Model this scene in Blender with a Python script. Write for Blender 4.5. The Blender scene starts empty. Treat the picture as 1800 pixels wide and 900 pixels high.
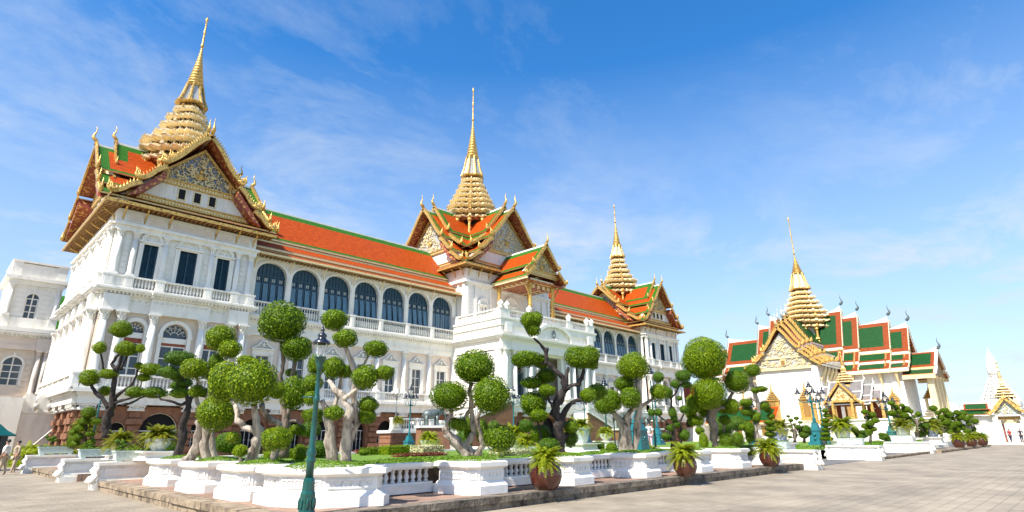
import bpy, math, random
from math import sin, cos, pi, radians, sqrt, atan2, hypot
from mathutils import Vector, Matrix

S = bpy.context.scene
COL = S.collection
# ------------------------------------------------------------------ camera
EYE = Vector((0, 0, 1.6)); FPX = 1005.0
_yaw, _pit, _rol = radians(44.6), radians(17.45), radians(0.49)
FW = Vector((cos(_yaw)*cos(_pit), sin(_yaw)*cos(_pit), sin(_pit)))
_r0 = Vector((sin(_yaw), -cos(_yaw), 0)); _u0 = _r0.cross(FW)
RT = _r0*cos(_rol) - _u0*sin(_rol); UP = _r0*sin(_rol) + _u0*cos(_rol)
cam_d = bpy.data.cameras.new('camera'); cam = bpy.data.objects.new('camera', cam_d); COL.objects.link(cam)
cam_d.sensor_width = 36; cam_d.lens = 36*FPX/1800; cam_d.clip_end = 5000; cam_d.clip_start = 0.05
m = Matrix((RT, UP, -FW)).transposed().to_4x4(); m.translation = EYE
cam.matrix_world = m; S.camera = cam
# ------------------------------------------------------------------ sky and sun
SUN_EL, SUN_AZ = radians(50), radians(180+9)       # azimuth of the sun, measured from +X
sd = Vector((cos(SUN_EL)*cos(SUN_AZ), cos(SUN_EL)*sin(SUN_AZ), sin(SUN_EL)))
sun_d = bpy.data.lights.new('sun', 'SUN'); sun = bpy.data.objects.new('sun', sun_d); COL.objects.link(sun)
sun_d.energy = 5.0; sun_d.angle = radians(0.5); sun_d.color = (1, 0.945, 0.86)
sun.rotation_euler = (-sd).to_track_quat('-Z', 'Y').to_euler()
W = bpy.data.worlds.new('World'); S.world = W; W.use_nodes = True
nt = W.node_tree; nt.nodes.clear()
def N(t, tree=None, **kw):
    n = (tree or nt).nodes.new(t)
    for k, v in kw.items(): setattr(n, k, v)
    return n
L = nt.links.new
sky = N('ShaderNodeTexSky', sky_type='NISHITA'); sky.sun_disc = False
sky.sun_elevation = SUN_EL; sky.sun_rotation = pi/2 - SUN_AZ
sky.air_density = 1.0; sky.dust_density = 0.6; sky.ozone_density = 2.2
hs = N('ShaderNodeHueSaturation'); hs.inputs['Saturation'].default_value = 1.36; hs.inputs['Value'].default_value = 1.82
L(sky.outputs[0], hs.inputs['Color'])
gn = N('ShaderNodeMix', data_type='RGBA', blend_type='MULTIPLY'); gn.inputs[0].default_value = 1; gn.inputs[7].default_value = (.92, 1.0, 1.06, 1); L(hs.outputs[0], gn.inputs[6])
# thin cirrus, laid out on a plane high above the ground
tc = N('ShaderNodeTexCoord'); sp = N('ShaderNodeSeparateXYZ'); L(tc.outputs['Generated'], sp.inputs[0])
za = N('ShaderNodeMath', operation='ADD'); L(sp.outputs['Z'], za.inputs[0]); za.inputs[1].default_value = 0.12
dx = N('ShaderNodeMath', operation='DIVIDE'); L(sp.outputs['X'], dx.inputs[0]); L(za.outputs[0], dx.inputs[1])
dy = N('ShaderNodeMath', operation='DIVIDE'); L(sp.outputs['Y'], dy.inputs[0]); L(za.outputs[0], dy.inputs[1])
cb = N('ShaderNodeCombineXYZ'); L(dx.outputs[0], cb.inputs[0]); L(dy.outputs[0], cb.inputs[1])
mp = N('ShaderNodeMapping'); mp.inputs['Rotation'].default_value = (0, 0, radians(20)); mp.inputs['Scale'].default_value = (0.9, 1.15, 1)
L(cb.outputs[0], mp.inputs[0])
n1 = N('ShaderNodeTexNoise'); n1.inputs['Scale'].default_value = 1.7; n1.inputs['Detail'].default_value = 9; n1.inputs['Roughness'].default_value = 0.66; n1.inputs['Distortion'].default_value = .35
L(mp.outputs[0], n1.inputs['Vector'])
n2 = N('ShaderNodeTexNoise'); n2.inputs['Scale'].default_value = 0.55; n2.inputs['Detail'].default_value = 4; n2.inputs['Roughness'].default_value = 0.5
L(cb.outputs[0], n2.inputs['Vector'])
r1 = N('ShaderNodeMapRange'); r1.inputs[1].default_value = 0.46; r1.inputs[2].default_value = 0.76; L(n1.outputs[0], r1.inputs[0])
r2 = N('ShaderNodeMapRange'); r2.inputs[1].default_value = 0.36; r2.inputs[2].default_value = 0.62; L(n2.outputs[0], r2.inputs[0])
mm = N('ShaderNodeMath', operation='MULTIPLY'); L(r1.outputs[0], mm.inputs[0]); L(r2.outputs[0], mm.inputs[1])
hz = N('ShaderNodeMapRange'); hz.inputs[1].default_value = 0.0; hz.inputs[2].default_value = 0.58; hz.inputs[3].default_value = 0.95; hz.inputs[4].default_value = 0.0
L(sp.outputs['Z'], hz.inputs[0])
ma = N('ShaderNodeMath', operation='ADD', use_clamp=True); L(mm.outputs[0], ma.inputs[0]); L(hz.outputs[0], ma.inputs[1])
mc = N('ShaderNodeMath', operation='MULTIPLY'); L(ma.outputs[0], mc.inputs[0]); mc.inputs[1].default_value = 0.85
mx = N('ShaderNodeMix', data_type='RGBA'); L(mc.outputs[0], mx.inputs[0]); L(gn.outputs[2], mx.inputs[6]); mx.inputs[7].default_value = (5.5, 6.2, 7.0, 1)
bg = N('ShaderNodeBackground'); bg.inputs['Strength'].default_value = 0.08; L(mx.outputs[2], bg.inputs[0])
wo = N('ShaderNodeOutputWorld'); L(bg.outputs[0], wo.inputs[0])
vs = S.view_settings; vs.view_transform = 'Standard'; vs.look = 'None'; vs.gamma = 1; vs.exposure = 0.76; vs.use_curve_mapping = False
S.render.engine = 'CYCLES'; S.cycles.max_bounces = 6; S.cycles.diffuse_bounces = 3; S.cycles.transparent_max_bounces = 12
# ------------------------------------------------------------------ pixel -> world helpers (pixels of the 1800x900 photo)
def ray(px, py): return FW + RT*((px-900)/FPX) + UP*((450-py)/FPX)
def at(px, py, d): return EYE + ray(px, py)*d                 # d = depth along the view axis
def atz(px, py, z): r = ray(px, py); return EYE + r*((z-EYE.z)/r.z)
def atX(px, py, X): r = ray(px, py); return EYE + r*(X/r.x)
def atY(px, py, Y): r = ray(px, py); return EYE + r*(Y/r.y)
def D(x, y, z=1.0): return (Vector((x, y, z))-EYE).dot(FW)
# ------------------------------------------------------------------ materials
MATS = {}
def mat(name, col, rough=0.6, metal=0.0, col2=None, scale=3.0, bump=0.0, bscale=20.0, detail=6, lo=0.35, hi=0.65, trans=0.0, spec=0.5, coord='Object', stretch=(1,1,1), coat=0):
    M = bpy.data.materials.new(name); M.use_nodes = True; t = M.node_tree; b = t.nodes['Principled BSDF']
    b.inputs['Base Color'].default_value = (*col, 1); b.inputs['Roughness'].default_value = rough; b.inputs['Metallic'].default_value = metal
    b.inputs['Specular IOR Level'].default_value = spec
    if coat: b.inputs['Coat Weight'].default_value = coat; b.inputs['Coat Roughness'].default_value = 0.12
    l = t.links.new
    if col2 or bump:
        c = N('ShaderNodeTexCoord', t)
        if coord == 'World':
            g = N('ShaderNodeNewGeometry', t); src = g.outputs['Position']
        else: src = c.outputs[coord]
        mpn = N('ShaderNodeMapping', t); mpn.inputs['Scale'].default_value = stretch; l(src, mpn.inputs[0]); src = mpn.outputs[0]
    if col2:
        n = N('ShaderNodeTexNoise', t); n.inputs['Scale'].default_value = scale; n.inputs['Detail'].default_value = detail; n.inputs['Roughness'].default_value = 0.6
        l(src, n.inputs['Vector']); r = N('ShaderNodeMapRange', t); r.inputs[1].default_value = lo; r.inputs[2].default_value = hi; l(n.outputs[0], r.inputs[0])
        x = N('ShaderNodeMix', t, data_type='RGBA'); l(r.outputs[0], x.inputs[0]); x.inputs[6].default_value = (*col, 1); x.inputs[7].default_value = (*col2, 1)
        l(x.outputs[2], b.inputs['Base Color']); M['cnode'] = x.name
    if bump:
        n = N('ShaderNodeTexNoise', t); n.inputs['Scale'].default_value = bscale; n.inputs['Detail'].default_value = 5; l(src, n.inputs['Vector'])
        bp = N('ShaderNodeBump', t); bp.inputs['Strength'].default_value = bump; bp.inputs['Distance'].default_value = 0.05; l(n.outputs[0], bp.inputs['Height']); l(bp.outputs[0], b.inputs['Normal'])
    if trans:
        tr = N('ShaderNodeBsdfTranslucent', t); ms = N('ShaderNodeMixShader', t); ms.inputs[0].default_value = trans
        if col2: l(x.outputs[2], tr.inputs[0])
        else: tr.inputs[0].default_value = (*col, 1)
        l(b.outputs[0], ms.inputs[1]); l(tr.outputs[0], ms.inputs[2]); l(ms.outputs[0], t.nodes['Material Output'].inputs[0])
    MATS[name] = M; return M
mat('white', (.84,.80,.71), .55, col2=(.60,.56,.46), scale=1.6, bump=.15, bscale=9, coord='World', stretch=(1,1,.28), lo=.5, hi=.86)
mat('white_panel', (.83,.80,.74), .5, col2=(.58,.54,.45), scale=3.2, lo=.5, hi=.85, bump=.15, bscale=25, coord='World')
mat('cream', (.70,.57,.46), .6, col2=(.77,.66,.55), scale=.8, bump=.1, bscale=8, coord='World')
mat('sand_wall', (.66,.55,.42), .7, col2=(.74,.64,.52), scale=.8, bump=.1, bscale=8, coord='World')
mat('gold', (.72,.45,.12), .36, .5, col2=(.26,.12,.025), scale=5.5, bump=.9, bscale=12, coord='World', lo=.50, hi=.66, detail=3)  # dark blotches put the shade of carved crevices into the colour
mat('gold_pale', (.84,.68,.38), .42, .3, col2=(.46,.29,.10), scale=6.5, bump=.8, bscale=13, coord='World', lo=.54, hi=.72, detail=3)  # crevice shade worked into the colour of the paler gilt as well
mat('gold_dark', (.24,.12,.03), .5, .3, col2=(.45,.26,.07), scale=6, bump=.4, bscale=18, coord='World')
mat('mosaic_blue', (.13,.16,.22), .3, .2, col2=(.42,.36,.22), scale=5, coord='World', lo=.48, hi=.56)
mat('mirror_grey', (.34,.38,.42), .35, .2, col2=(.62,.56,.42), scale=6, coord='World', bump=.4, bscale=14)
mat('red_soffit', (.26,.055,.03), .5, col2=(.55,.30,.07), scale=3.2, detail=1, lo=.56, hi=.6, coord='World')
mat('maroon', (.16,.02,.03), .5, col2=(.24,.04,.05), scale=2)
mat('brownstone', (.29,.135,.07), .8, col2=(.21,.09,.045), scale=2.2, bump=.5, bscale=14, coord='World')
mat('brown_dark', (.05,.022,.014), .85, col2=(.08,.035,.02), scale=2)
mat('void', (.008,.008,.01), .9)
mat('glass', (.015,.03,.05), .12, spec=.7, col2=(.03,.06,.09), scale=.6, coord='World')
mat('shutter_teal', (.010,.042,.066), .45, col2=(.018,.065,.10), scale=3, coord='World')
mat('shutter_leaf_sunlit', (.085,.17,.23), .4, col2=(.12,.22,.29), scale=3, coord='World')  # paler shutter teal; sun caught on the leaves is put into the colour
mat('red_wood', (.30,.07,.03), .5, col2=(.22,.05,.02), scale=4)
mat('green_metal', (.002,.055,.043), .28, col2=(.004,.08,.062), scale=6, bump=.15, bscale=30, coat=.5)
mat('teal_metal', (.004,.11,.125), .35, col2=(.008,.15,.16), scale=5, bump=.2, bscale=25, coat=.3)
mat('black_metal', (.008,.010,.016), .3, spec=.7, coat=.4)
mat('lamp_glass', (.9,.92,.9), .05)
b = MATS['lamp_glass'].node_tree.nodes['Principled BSDF']; b.inputs['Transmission Weight'].default_value = .96; b.inputs['IOR'].default_value = 1.03; b.inputs['Alpha'].default_value = .45
mat('bulb', (.85,.82,.75), .3)
mat('bronze', (.16,.19,.18), .45, .4, col2=(.09,.11,.10), scale=8, bump=.3, bscale=20)
mat('pot_brown', (.07,.016,.008), .22, col2=(.12,.03,.016), scale=5, lo=.45, hi=.8, bump=.1, bscale=8, coat=.5)
mat('pot_grey', (.42,.47,.44), .5, col2=(.62,.64,.58), scale=9, bump=.3, bscale=30, lo=.45, hi=.55)
mat('pot_blue', (.45,.50,.58), .4, col2=(.12,.18,.32), scale=8, lo=.5, hi=.54)
mat('tray_green', (.36,.46,.42), .5, col2=(.55,.62,.57), scale=12, bump=.2, bscale=20)
mat('bark_pale', (.48,.41,.33), .85, col2=(.13,.10,.075), scale=6, bump=1.0, bscale=12, stretch=(1,1,.22), lo=.42, hi=.64)
mat('bark_dark', (.03,.022,.02), .9, col2=(.10,.08,.068), scale=9, bump=1.0, bscale=18, stretch=(1,1,.3), lo=.5, hi=.75)
mat('bark_mid', (.24,.19,.15), .85, col2=(.11,.085,.07), scale=8, bump=1.0, bscale=16, stretch=(1,1,.25), lo=.42, hi=.72)
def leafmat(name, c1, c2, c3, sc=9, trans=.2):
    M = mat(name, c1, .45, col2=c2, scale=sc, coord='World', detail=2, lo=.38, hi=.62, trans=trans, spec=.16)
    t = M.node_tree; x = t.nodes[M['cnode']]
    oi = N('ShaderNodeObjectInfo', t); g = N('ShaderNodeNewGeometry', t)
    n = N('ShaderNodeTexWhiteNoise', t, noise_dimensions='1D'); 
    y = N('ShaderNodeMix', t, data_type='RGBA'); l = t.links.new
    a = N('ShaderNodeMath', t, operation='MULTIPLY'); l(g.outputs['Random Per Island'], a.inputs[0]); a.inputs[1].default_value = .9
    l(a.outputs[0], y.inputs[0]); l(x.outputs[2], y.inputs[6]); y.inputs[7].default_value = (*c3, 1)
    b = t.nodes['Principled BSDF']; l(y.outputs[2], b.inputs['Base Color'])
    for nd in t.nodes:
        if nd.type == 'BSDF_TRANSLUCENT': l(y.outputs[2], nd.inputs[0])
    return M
leafmat('leaf_bright', (.20,.29,.004), (.30,.37,.006), (.05,.11,.003))
leafmat('leaf_mid', (.145,.235,.004), (.22,.31,.006), (.035,.085,.003))
mat('twigs', (.075,.06,.038), .9)
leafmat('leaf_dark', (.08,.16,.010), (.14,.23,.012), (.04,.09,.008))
leafmat('leaf_fern', (.17,.28,.010), (.28,.36,.012), (.34,.34,.02), sc=2, trans=.35)
leafmat('leaf_fern_dry', (.26,.28,.02), (.36,.30,.02), (.14,.20,.02), sc=2, trans=.35)
leafmat('leaf_cover', (.13,.24,.018), (.19,.31,.02), (.08,.16,.012), sc=5)
leafmat('leaf_red', (.20,.03,.02), (.26,.07,.03), (.12,.02,.02), sc=5)
leafmat('leaf_cream', (.55,.48,.28), (.65,.58,.38), (.35,.38,.16), sc=5)
mat('lawn', (.10,.19,.012), .9, col2=(.15,.25,.015), scale=3, bump=.6, bscale=60, coord='World')
mat('soil', (.10,.065,.04), .95, col2=(.06,.04,.025), scale=6)
def tiles(name, c1, c2, sx=3.0, sz=5.0):
    """glazed tile courses: brick pattern in the plane across the roof"""
    M = mat(name, c1, .5, col2=c2, scale=2.5, coord='World', spec=.1, lo=.3, hi=.7)
    t = M.node_tree; l = t.links.new; b = t.nodes['Principled BSDF']; x = t.nodes[M['cnode']]
    uv = N('ShaderNodeTexCoord', t); br = N('ShaderNodeTexBrick', t); br.inputs['Scale'].default_value = 1
    br.inputs['Brick Width'].default_value = .34; br.inputs['Row Height'].default_value = .30; br.inputs['Mortar Size'].default_value = .03
    br.inputs['Color1'].default_value = (1,1,1,1); br.inputs['Color2'].default_value = (.78,.78,.78,1); br.inputs['Mortar'].default_value = (.5,.5,.5,1)
    l(uv.outputs['UV'], br.inputs['Vector'])
    y = N('ShaderNodeMix', t, data_type='RGBA', blend_type='MULTIPLY'); y.inputs[0].default_value = 1
    l(x.outputs[2], y.inputs[6]); l(br.outputs[0], y.inputs[7]); l(y.outputs[2], b.inputs['Base Color'])
    bp = N('ShaderNodeBump', t); bp.inputs['Strength'].default_value = .6; bp.inputs['Distance'].default_value = .05; l(br.outputs['Fac'], bp.inputs['Height']); bp.invert = True
    l(bp.outputs[0], b.inputs['Normal'])
    return M
tiles('tile_orange', (.56,.088,.005), (.40,.055,.005))
tiles('tile_green', (.05,.19,.015), (.03,.13,.012))
tiles('tile_deepgreen', (.016,.095,.022), (.012,.07,.017))
tiles('tile_red', (.36,.075,.018), (.28,.055,.014))
tiles('tile_brown', (.34,.12,.05), (.25,.09,.04))
tiles('tile_grey', (.30,.27,.25), (.22,.2,.19))
def paving(name, c1, c2, cm, bw, rh, rot=0.0, mort=.018, stain=.5, rough=.8):
    M = bpy.data.materials.new(name); M.use_nodes = True; t = M.node_tree; l = t.links.new; b = t.nodes['Principled BSDF']; b.inputs['Roughness'].default_value = rough
    g = N('ShaderNodeNewGeometry', t); mpn = N('ShaderNodeMapping', t); mpn.inputs['Rotation'].default_value = (0,0,rot); l(g.outputs['Position'], mpn.inputs[0])
    br = N('ShaderNodeTexBrick', t); br.inputs['Scale'].default_value = 1; br.inputs['Brick Width'].default_value = bw; br.inputs['Row Height'].default_value = rh
    br.inputs['Mortar Size'].default_value = mort; br.inputs['Mortar Smooth'].default_value = .3; br.inputs['Color1'].default_value = (*c1,1); br.inputs['Color2'].default_value = (*c2,1); br.inputs['Mortar'].default_value = (*cm,1)
    l(mpn.outputs[0], br.inputs['Vector'])
    n = N('ShaderNodeTexNoise', t); n.inputs['Scale'].default_value = .55; n.inputs['Detail'].default_value = 8; n.inputs['Roughness'].default_value = .65; l(g.outputs['Position'], n.inputs['Vector'])
    r = N('ShaderNodeMapRange', t); r.inputs[1].default_value = .35; r.inputs[2].default_value = .65; r.inputs[3].default_value = 1-stain; r.inputs[4].default_value = 1.12; l(n.outputs[0], r.inputs[0])
    y = N('ShaderNodeMix', t, data_type='RGBA', blend_type='MULTIPLY'); y.inputs[0].default_value = 1; l(br.outputs[0], y.inputs[6]); l(r.outputs[0], y.inputs[7]); l(y.outputs[2], b.inputs['Base Color'])
    n3 = N('ShaderNodeTexNoise', t); n3.inputs['Scale'].default_value = 14; n3.inputs['Detail'].default_value = 6; l(g.outputs['Position'], n3.inputs['Vector'])
    ad = N('ShaderNodeMath', t, operation='MULTIPLY_ADD'); l(br.outputs['Fac'], ad.inputs[0]); ad.inputs[1].default_value = -.7; l(n3.outputs[0], ad.inputs[2])
    bp = N('ShaderNodeBump', t); bp.inputs['Strength'].default_value = .7; bp.inputs['Distance'].default_value = .03; l(ad.outputs[0], bp.inputs['Height']); l(bp.outputs[0], b.inputs['Normal'])
    MATS[name] = M; return M
paving('plaza', (.345,.285,.205), (.315,.257,.182), (.275,.225,.16), .46, .30, 0, .013, .34)
paving('terrace_paving', (.36,.22,.15), (.30,.19,.13), (.12,.08,.06), .5, .5, 0, .012, .35)
paving('asphalt', (.16,.15,.14), (.14,.135,.13), (.13,.12,.11), 3, 3, 0, .004, .3)
mat('kerb_stone', (.34,.26,.17), .9, col2=(.09,.065,.045), scale=2.6, bump=1.0, bscale=8, coord='World', lo=.42, hi=.66)
mat('kerb_shaded', (.25,.205,.15), .9, col2=(.055,.042,.032), scale=3, bump=1.0, bscale=9, coord='World', lo=.36, hi=.66)  # darker kerb stone; the front's lack of direct sun is put into the colour
mat('skin', (.36,.2,.13), .5); mat('hair', (.012,.01,.009), .6)
mat('cloth_white', (.72,.68,.6), .8, bump=.3, bscale=12); mat('cloth_beige', (.42,.33,.22), .8, bump=.3, bscale=12)
mat('cloth_navy', (.02,.025,.06), .8); mat('cloth_red', (.35,.03,.03), .8); mat('cloth_pink', (.6,.45,.5), .8)
mat('pale_blue_wall', (.55,.66,.72), .7, col2=(.62,.72,.76), scale=1)
mat('roof_white', (.72,.76,.80), .5, col2=(.66,.72,.78), scale=.5)
mat('roof_slate', (.16,.20,.24), .5, col2=(.2,.25,.3), scale=1)
# ------------------------------------------------------------------ mesh builder
class MB:
    def __init__(s, T=None): s.v = []; s.f = []; s.mi = []; s.mats = []; s.k = 0; s.T = T; s.uv = []; s.sm = False; s.smf = []
    def m(s, name):
        if name not in s.mats: s.mats.append(name)
        s.k = s.mats.index(name); return s
    def add(s, vs, fs, uvs=None):
        o = len(s.v)
        if s.T is not None: vs = [s.T @ Vector(p) for p in vs]
        s.v.extend([tuple(p) for p in vs])
        for i, f in enumerate(fs):
            s.f.append([o+j for j in f]); s.mi.append(s.k); s.smf.append(s.sm)
            s.uv.append(uvs[i] if uvs else None)
    def box(s, x0, x1, y0, y1, z0, z1):
        if x0 > x1: x0, x1 = x1, x0
        if y0 > y1: y0, y1 = y1, y0
        s.add([(x0,y0,z0),(x1,y0,z0),(x1,y1,z0),(x0,y1,z0),(x0,y0,z1),(x1,y0,z1),(x1,y1,z1),(x0,y1,z1)],
              [(0,3,2,1),(4,5,6,7),(0,1,5,4),(1,2,6,5),(2,3,7,6),(3,0,4,7)])
    def frustum(s, cx, cy, z0, z1, a0, b0, a1, b1):
        s.add([(cx-a0,cy-b0,z0),(cx+a0,cy-b0,z0),(cx+a0,cy+b0,z0),(cx-a0,cy+b0,z0),(cx-a1,cy-b1,z1),(cx+a1,cy-b1,z1),(cx+a1,cy+b1,z1),(cx-a1,cy+b1,z1)],
              [(0,3,2,1),(4,5,6,7),(0,1,5,4),(1,2,6,5),(2,3,7,6),(3,0,4,7)])
    def ext(s, poly, vec):
        n = len(poly); vec = Vector(vec); a = [Vector(p) for p in poly]; b = [p+vec for p in a]
        nn = Vector((0,0,0))
        for i in range(n): nn += a[i].cross(a[(i+1) % n])
        fl = nn.dot(vec) > 0
        F = [tuple(range(n)), tuple(range(2*n-1, n-1, -1))] + [(i, i+n, (i+1) % n+n, (i+1) % n) for i in range(n)]
        if fl: F = [tuple(reversed(f)) for f in F]
        s.add(a+b, F)
    def rings(s, rs, cap=True):
        """rs: list of closed rings (same count) joined by quads"""
        n = len(rs[0]); V = [p for r in rs for p in r]; F = []
        for i in range(len(rs)-1):
            for j in range(n):
                F.append((i*n+j, i*n+(j+1) % n, (i+1)*n+(j+1) % n, (i+1)*n+j))
        if cap: F.append(tuple(range(n-1, -1, -1))); F.append(tuple(range((len(rs)-1)*n, len(rs)*n)))
        s.add(V, F)
    def lathe(s, cx, cy, prof, n=12, sq=None):
        """prof [(r,z)], optional unit outline sq"""
        out = sq or [(cos(2*pi*i/n), sin(2*pi*i/n)) for i in range(n)]
        s.rings([[(cx+r*x, cy+r*y, z) for x, y in out] for r, z in prof])
    def tube(s, pts, rad, n=8, jit=0.0, rnd=None):
        P = [Vector(p) for p in pts]; rs = []
        ref = Vector((0.3, 0.2, 1)).normalized()
        for i, p in enumerate(P):
            t = (P[min(i+1, len(P)-1)]-P[max(i-1, 0)])
            if t.length < 1e-9: t = Vector((0,0,1))
            t.normalize(); 
            if abs(t.dot(ref)) > .97: ref = Vector((1, .1, 0))
            u = t.cross(ref).normalized(); w = t.cross(u).normalized(); ref = w.cross(t) if False else ref
            r = rad[i] if isinstance(rad, (list, tuple)) else rad
            ring = []
            for j in range(n):
                a = 2*pi*j/n; k = r*(1+(rnd.uniform(-jit, jit) if rnd else 0)); ring.append(p+u*cos(a)*k+w*sin(a)*k)
            rs.append(ring)
        # unify orientation of successive rings
        for i in range(1, len(rs)):
            best = min(range(n), key=lambda k: (rs[i][k]-P[i]-(rs[i-1][0]-P[i-1])).length)
            rs[i] = rs[i][best:]+rs[i][:best]
        s.rings([[tuple(q) for q in reversed(r)] for r in rs])
    def ell(s, c, rx, ry, rz, nu=10, nv=6):
        V = [(c[0], c[1], c[2]+rz)]; F = []
        for i in range(1, nv):
            a = pi*i/nv
            for j in range(nu):
                b = 2*pi*j/nu; V.append((c[0]+rx*sin(a)*cos(b), c[1]+ry*sin(a)*sin(b), c[2]+rz*cos(a)))
        V.append((c[0], c[1], c[2]-rz)); e = len(V)-1
        for j in range(nu): F.append((0, 1+j, 1+(j+1) % nu)); F.append((e, 1+(nv-2)*nu+(j+1) % nu, 1+(nv-2)*nu+j))
        for i in range(nv-2):
            for j in range(nu): F.append((1+i*nu+j, 1+(i+1)*nu+j, 1+(i+1)*nu+(j+1) % nu, 1+i*nu+(j+1) % nu))
        s.add(V, F)
    def build(s, name, parent=None, loc=None, link=True):
        me = bpy.data.meshes.new(name); off = Vector(loc) if loc is not None else None
        vs = s.v if off is None else [(a-off.x, b-off.y, c-off.z) for a, b, c in s.v]
        me.from_pydata(vs, [], s.f)
        for mn in s.mats: me.materials.append(MATS[mn])
        if s.f:
            me.polygons.foreach_set('material_index', s.mi); me.polygons.foreach_set('use_smooth', s.smf)
        if any(u is not None for u in s.uv):
            ul = me.uv_layers.new(name='UVMap'); i = 0
            for f, u in zip(s.f, s.uv):
                for j in range(len(f)):
                    if u is not None: ul.data[i].uv = u[j]
                    i += 1
        me.update()
        o = bpy.data.objects.new(name, me)
        if link: COL.objects.link(o)
        if parent is not None:
            o.parent = parent
            if off is None: 
                o.location = -root_loc(parent)
            else: o.location = off - root_loc(parent)
        elif off is not None: o.location = off
        return o
def root_loc(o):
    p = Vector((0,0,0))
    while o is not None: p = p + Vector(o.location); o = o.parent
    return p
def tag(o, label=None, cat=None, group=None, kind=None):
    if label: o['label'] = label
    if cat: o['category'] = cat
    if group: o['group'] = group
    if kind: o['kind'] = kind
    return o
def thing(name, label, cat, loc=(0,0,0), group=None):
    o = bpy.data.objects.new(name, None); COL.objects.link(o); o.location = loc; o.empty_display_size = .3
    return tag(o, label, cat, group)
def copy_tree(o, parent=None):
    c = o.copy(); COL.objects.link(c); c.parent = parent
    for ch in list(o.children): copy_tree(ch, c)
    return c
def frame(x, y, face):
    """local frame: x along the wall to the right seen from outside, y into the wall, z up"""
    a = {'S': 0, 'W': -pi/2, 'N': pi, 'E': pi/2}[face]
    return Matrix.Translation((x, y, 0)) @ Matrix.Rotation(a, 4, 'Z')
# ================================================================== architecture kit
def arch_pts(cx, w, zs, n=10, rise=None):
    """points of an arch from left springing to right springing (x,z)"""
    r = w/2; h = rise if rise else r
    return [(cx-r*cos(pi*i/n), zs+h*sin(pi*i/n)) for i in range(n+1)]
def wall(mb, x0, x1, y0, y1, z0, z1, ops=()):
    """wall slab with openings; ops = (cx, w, zb, zt, rise) rise=0 for a square head, zt = springing height"""
    x = x0
    for cx, w, zb, zt, rise in sorted(ops):
        a, b = cx-w/2, cx+w/2
        if a > x: mb.box(x, a, y0, y1, z0, z1)
        if zb > z0: mb.box(a, b, y0, y1, z0, zb)
        if rise:
            P = arch_pts(cx, w, zt, 12, rise)
            for i in range(len(P)-1):
                (xa, za), (xb, zb2) = P[i], P[i+1]
                mb.add([(xa,y0,za),(xb,y0,zb2),(xb,y0,z1),(xa,y0,z1),(xa,y1,za),(xb,y1,zb2),(xb,y1,z1),(xa,y1,z1)],
                       [(0,1,2,3),(7,6,5,4),(0,4,5,1)])
            mb.add([(a,y0,z1),(b,y0,z1),(b,y1,z1),(a,y1,z1)], [(0,1,2,3)])
        else:
            if zt < z1: mb.box(a, b, y0, y1, zt, z1)
        x = b
    if x < x1: mb.box(x, x1, y0, y1, z0, z1)
def archivolt(mb, cx, w, zs, y0, y1, t, rise=None):
    A = arch_pts(cx, w, zs, 14, rise); B = arch_pts(cx, w+2*t, zs, 14, (rise or w/2)+t)
    for i in range(len(A)-1):
        mb.add([(A[i][0],y0,A[i][1]),(A[i+1][0],y0,A[i+1][1]),(B[i+1][0],y0,B[i+1][1]),(B[i][0],y0,B[i][1]),
                (A[i][0],y1,A[i][1]),(A[i+1][0],y1,A[i+1][1]),(B[i+1][0],y1,B[i+1][1]),(B[i][0],y1,B[i][1])],
               [(0,1,2,3),(2,6,7,3),(0,4,5,1)])
def column(T, x, y, z0, z1, r, parent, name='column', m='white', sq=False, pale=None):
    b = MB(T); b.m(m)
    h = z1-z0
    b.box(x-r*1.35, x+r*1.35, y-r*1.35, y+r*1.35, z0, z0+.12*r/.3+.1)
    if sq:
        b.box(x-r, x+r, y-r*.9, y+r*.9, z0+.1, z1-.3)
    b.sm = True
    if not sq: b.lathe(x, y, [(r*1.25, z0+.2), (r*1.25, z0+.3), (r, z0+.42), (r*1.02, z0+h*.35), (r*.86, z1-r*2.3)], 14)
    b.sm = False
    # corinthian capital: bell with two rows of leaves and an abacus
    zc = z1-r*2.3
    b.lathe(x, y, [(r*.98, zc-.06), (r*.98, zc), (r*.85, zc+.02), (r*.95, zc+r*1.2), (r*1.35, z1-.14)], 12)
    for row, (zz, rr) in enumerate(((zc+.02, r*.92), (zc+r*.95, r*1.05))):
        for k in range(8):
            a = 2*pi*(k+row*.5)/8; c, s_ = cos(a), sin(a)
            p = (x+c*rr, y+s_*rr)
            q = (x+c*rr*1.3, y+s_*rr*1.3); wv = (-s_*r*.28, c*r*.28)
            b.add([(p[0]-wv[0],p[1]-wv[1],zz),(p[0]+wv[0],p[1]+wv[1],zz),(q[0]+wv[0],q[1]+wv[1],zz+r*.95),(q[0]-wv[0],q[1]-wv[1],zz+r*.95),(q[0],q[1],zz+r*.6)], [(0,1,2,3),(3,2,4)])
    b.box(x-r*1.4, x+r*1.4, y-r*1.4, y+r*1.4, z1-.14, z1)
    return b.build(name, parent)
def baluster_run(mb, xa, xb, y, z0, z1, step=.3, r=.085, n=6):
    k = max(1, int(round((xb-xa)/step))); h = z1-z0
    for i in range(k):
        x = xa+(i+.5)*(xb-xa)/k
        mb.lathe(x, y, [(r*.9, z0), (r*.55, z0+h*.12), (r*1.15, z0+h*.38), (r*.5, z0+h*.72), (r*.9, z1)], n)
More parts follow.
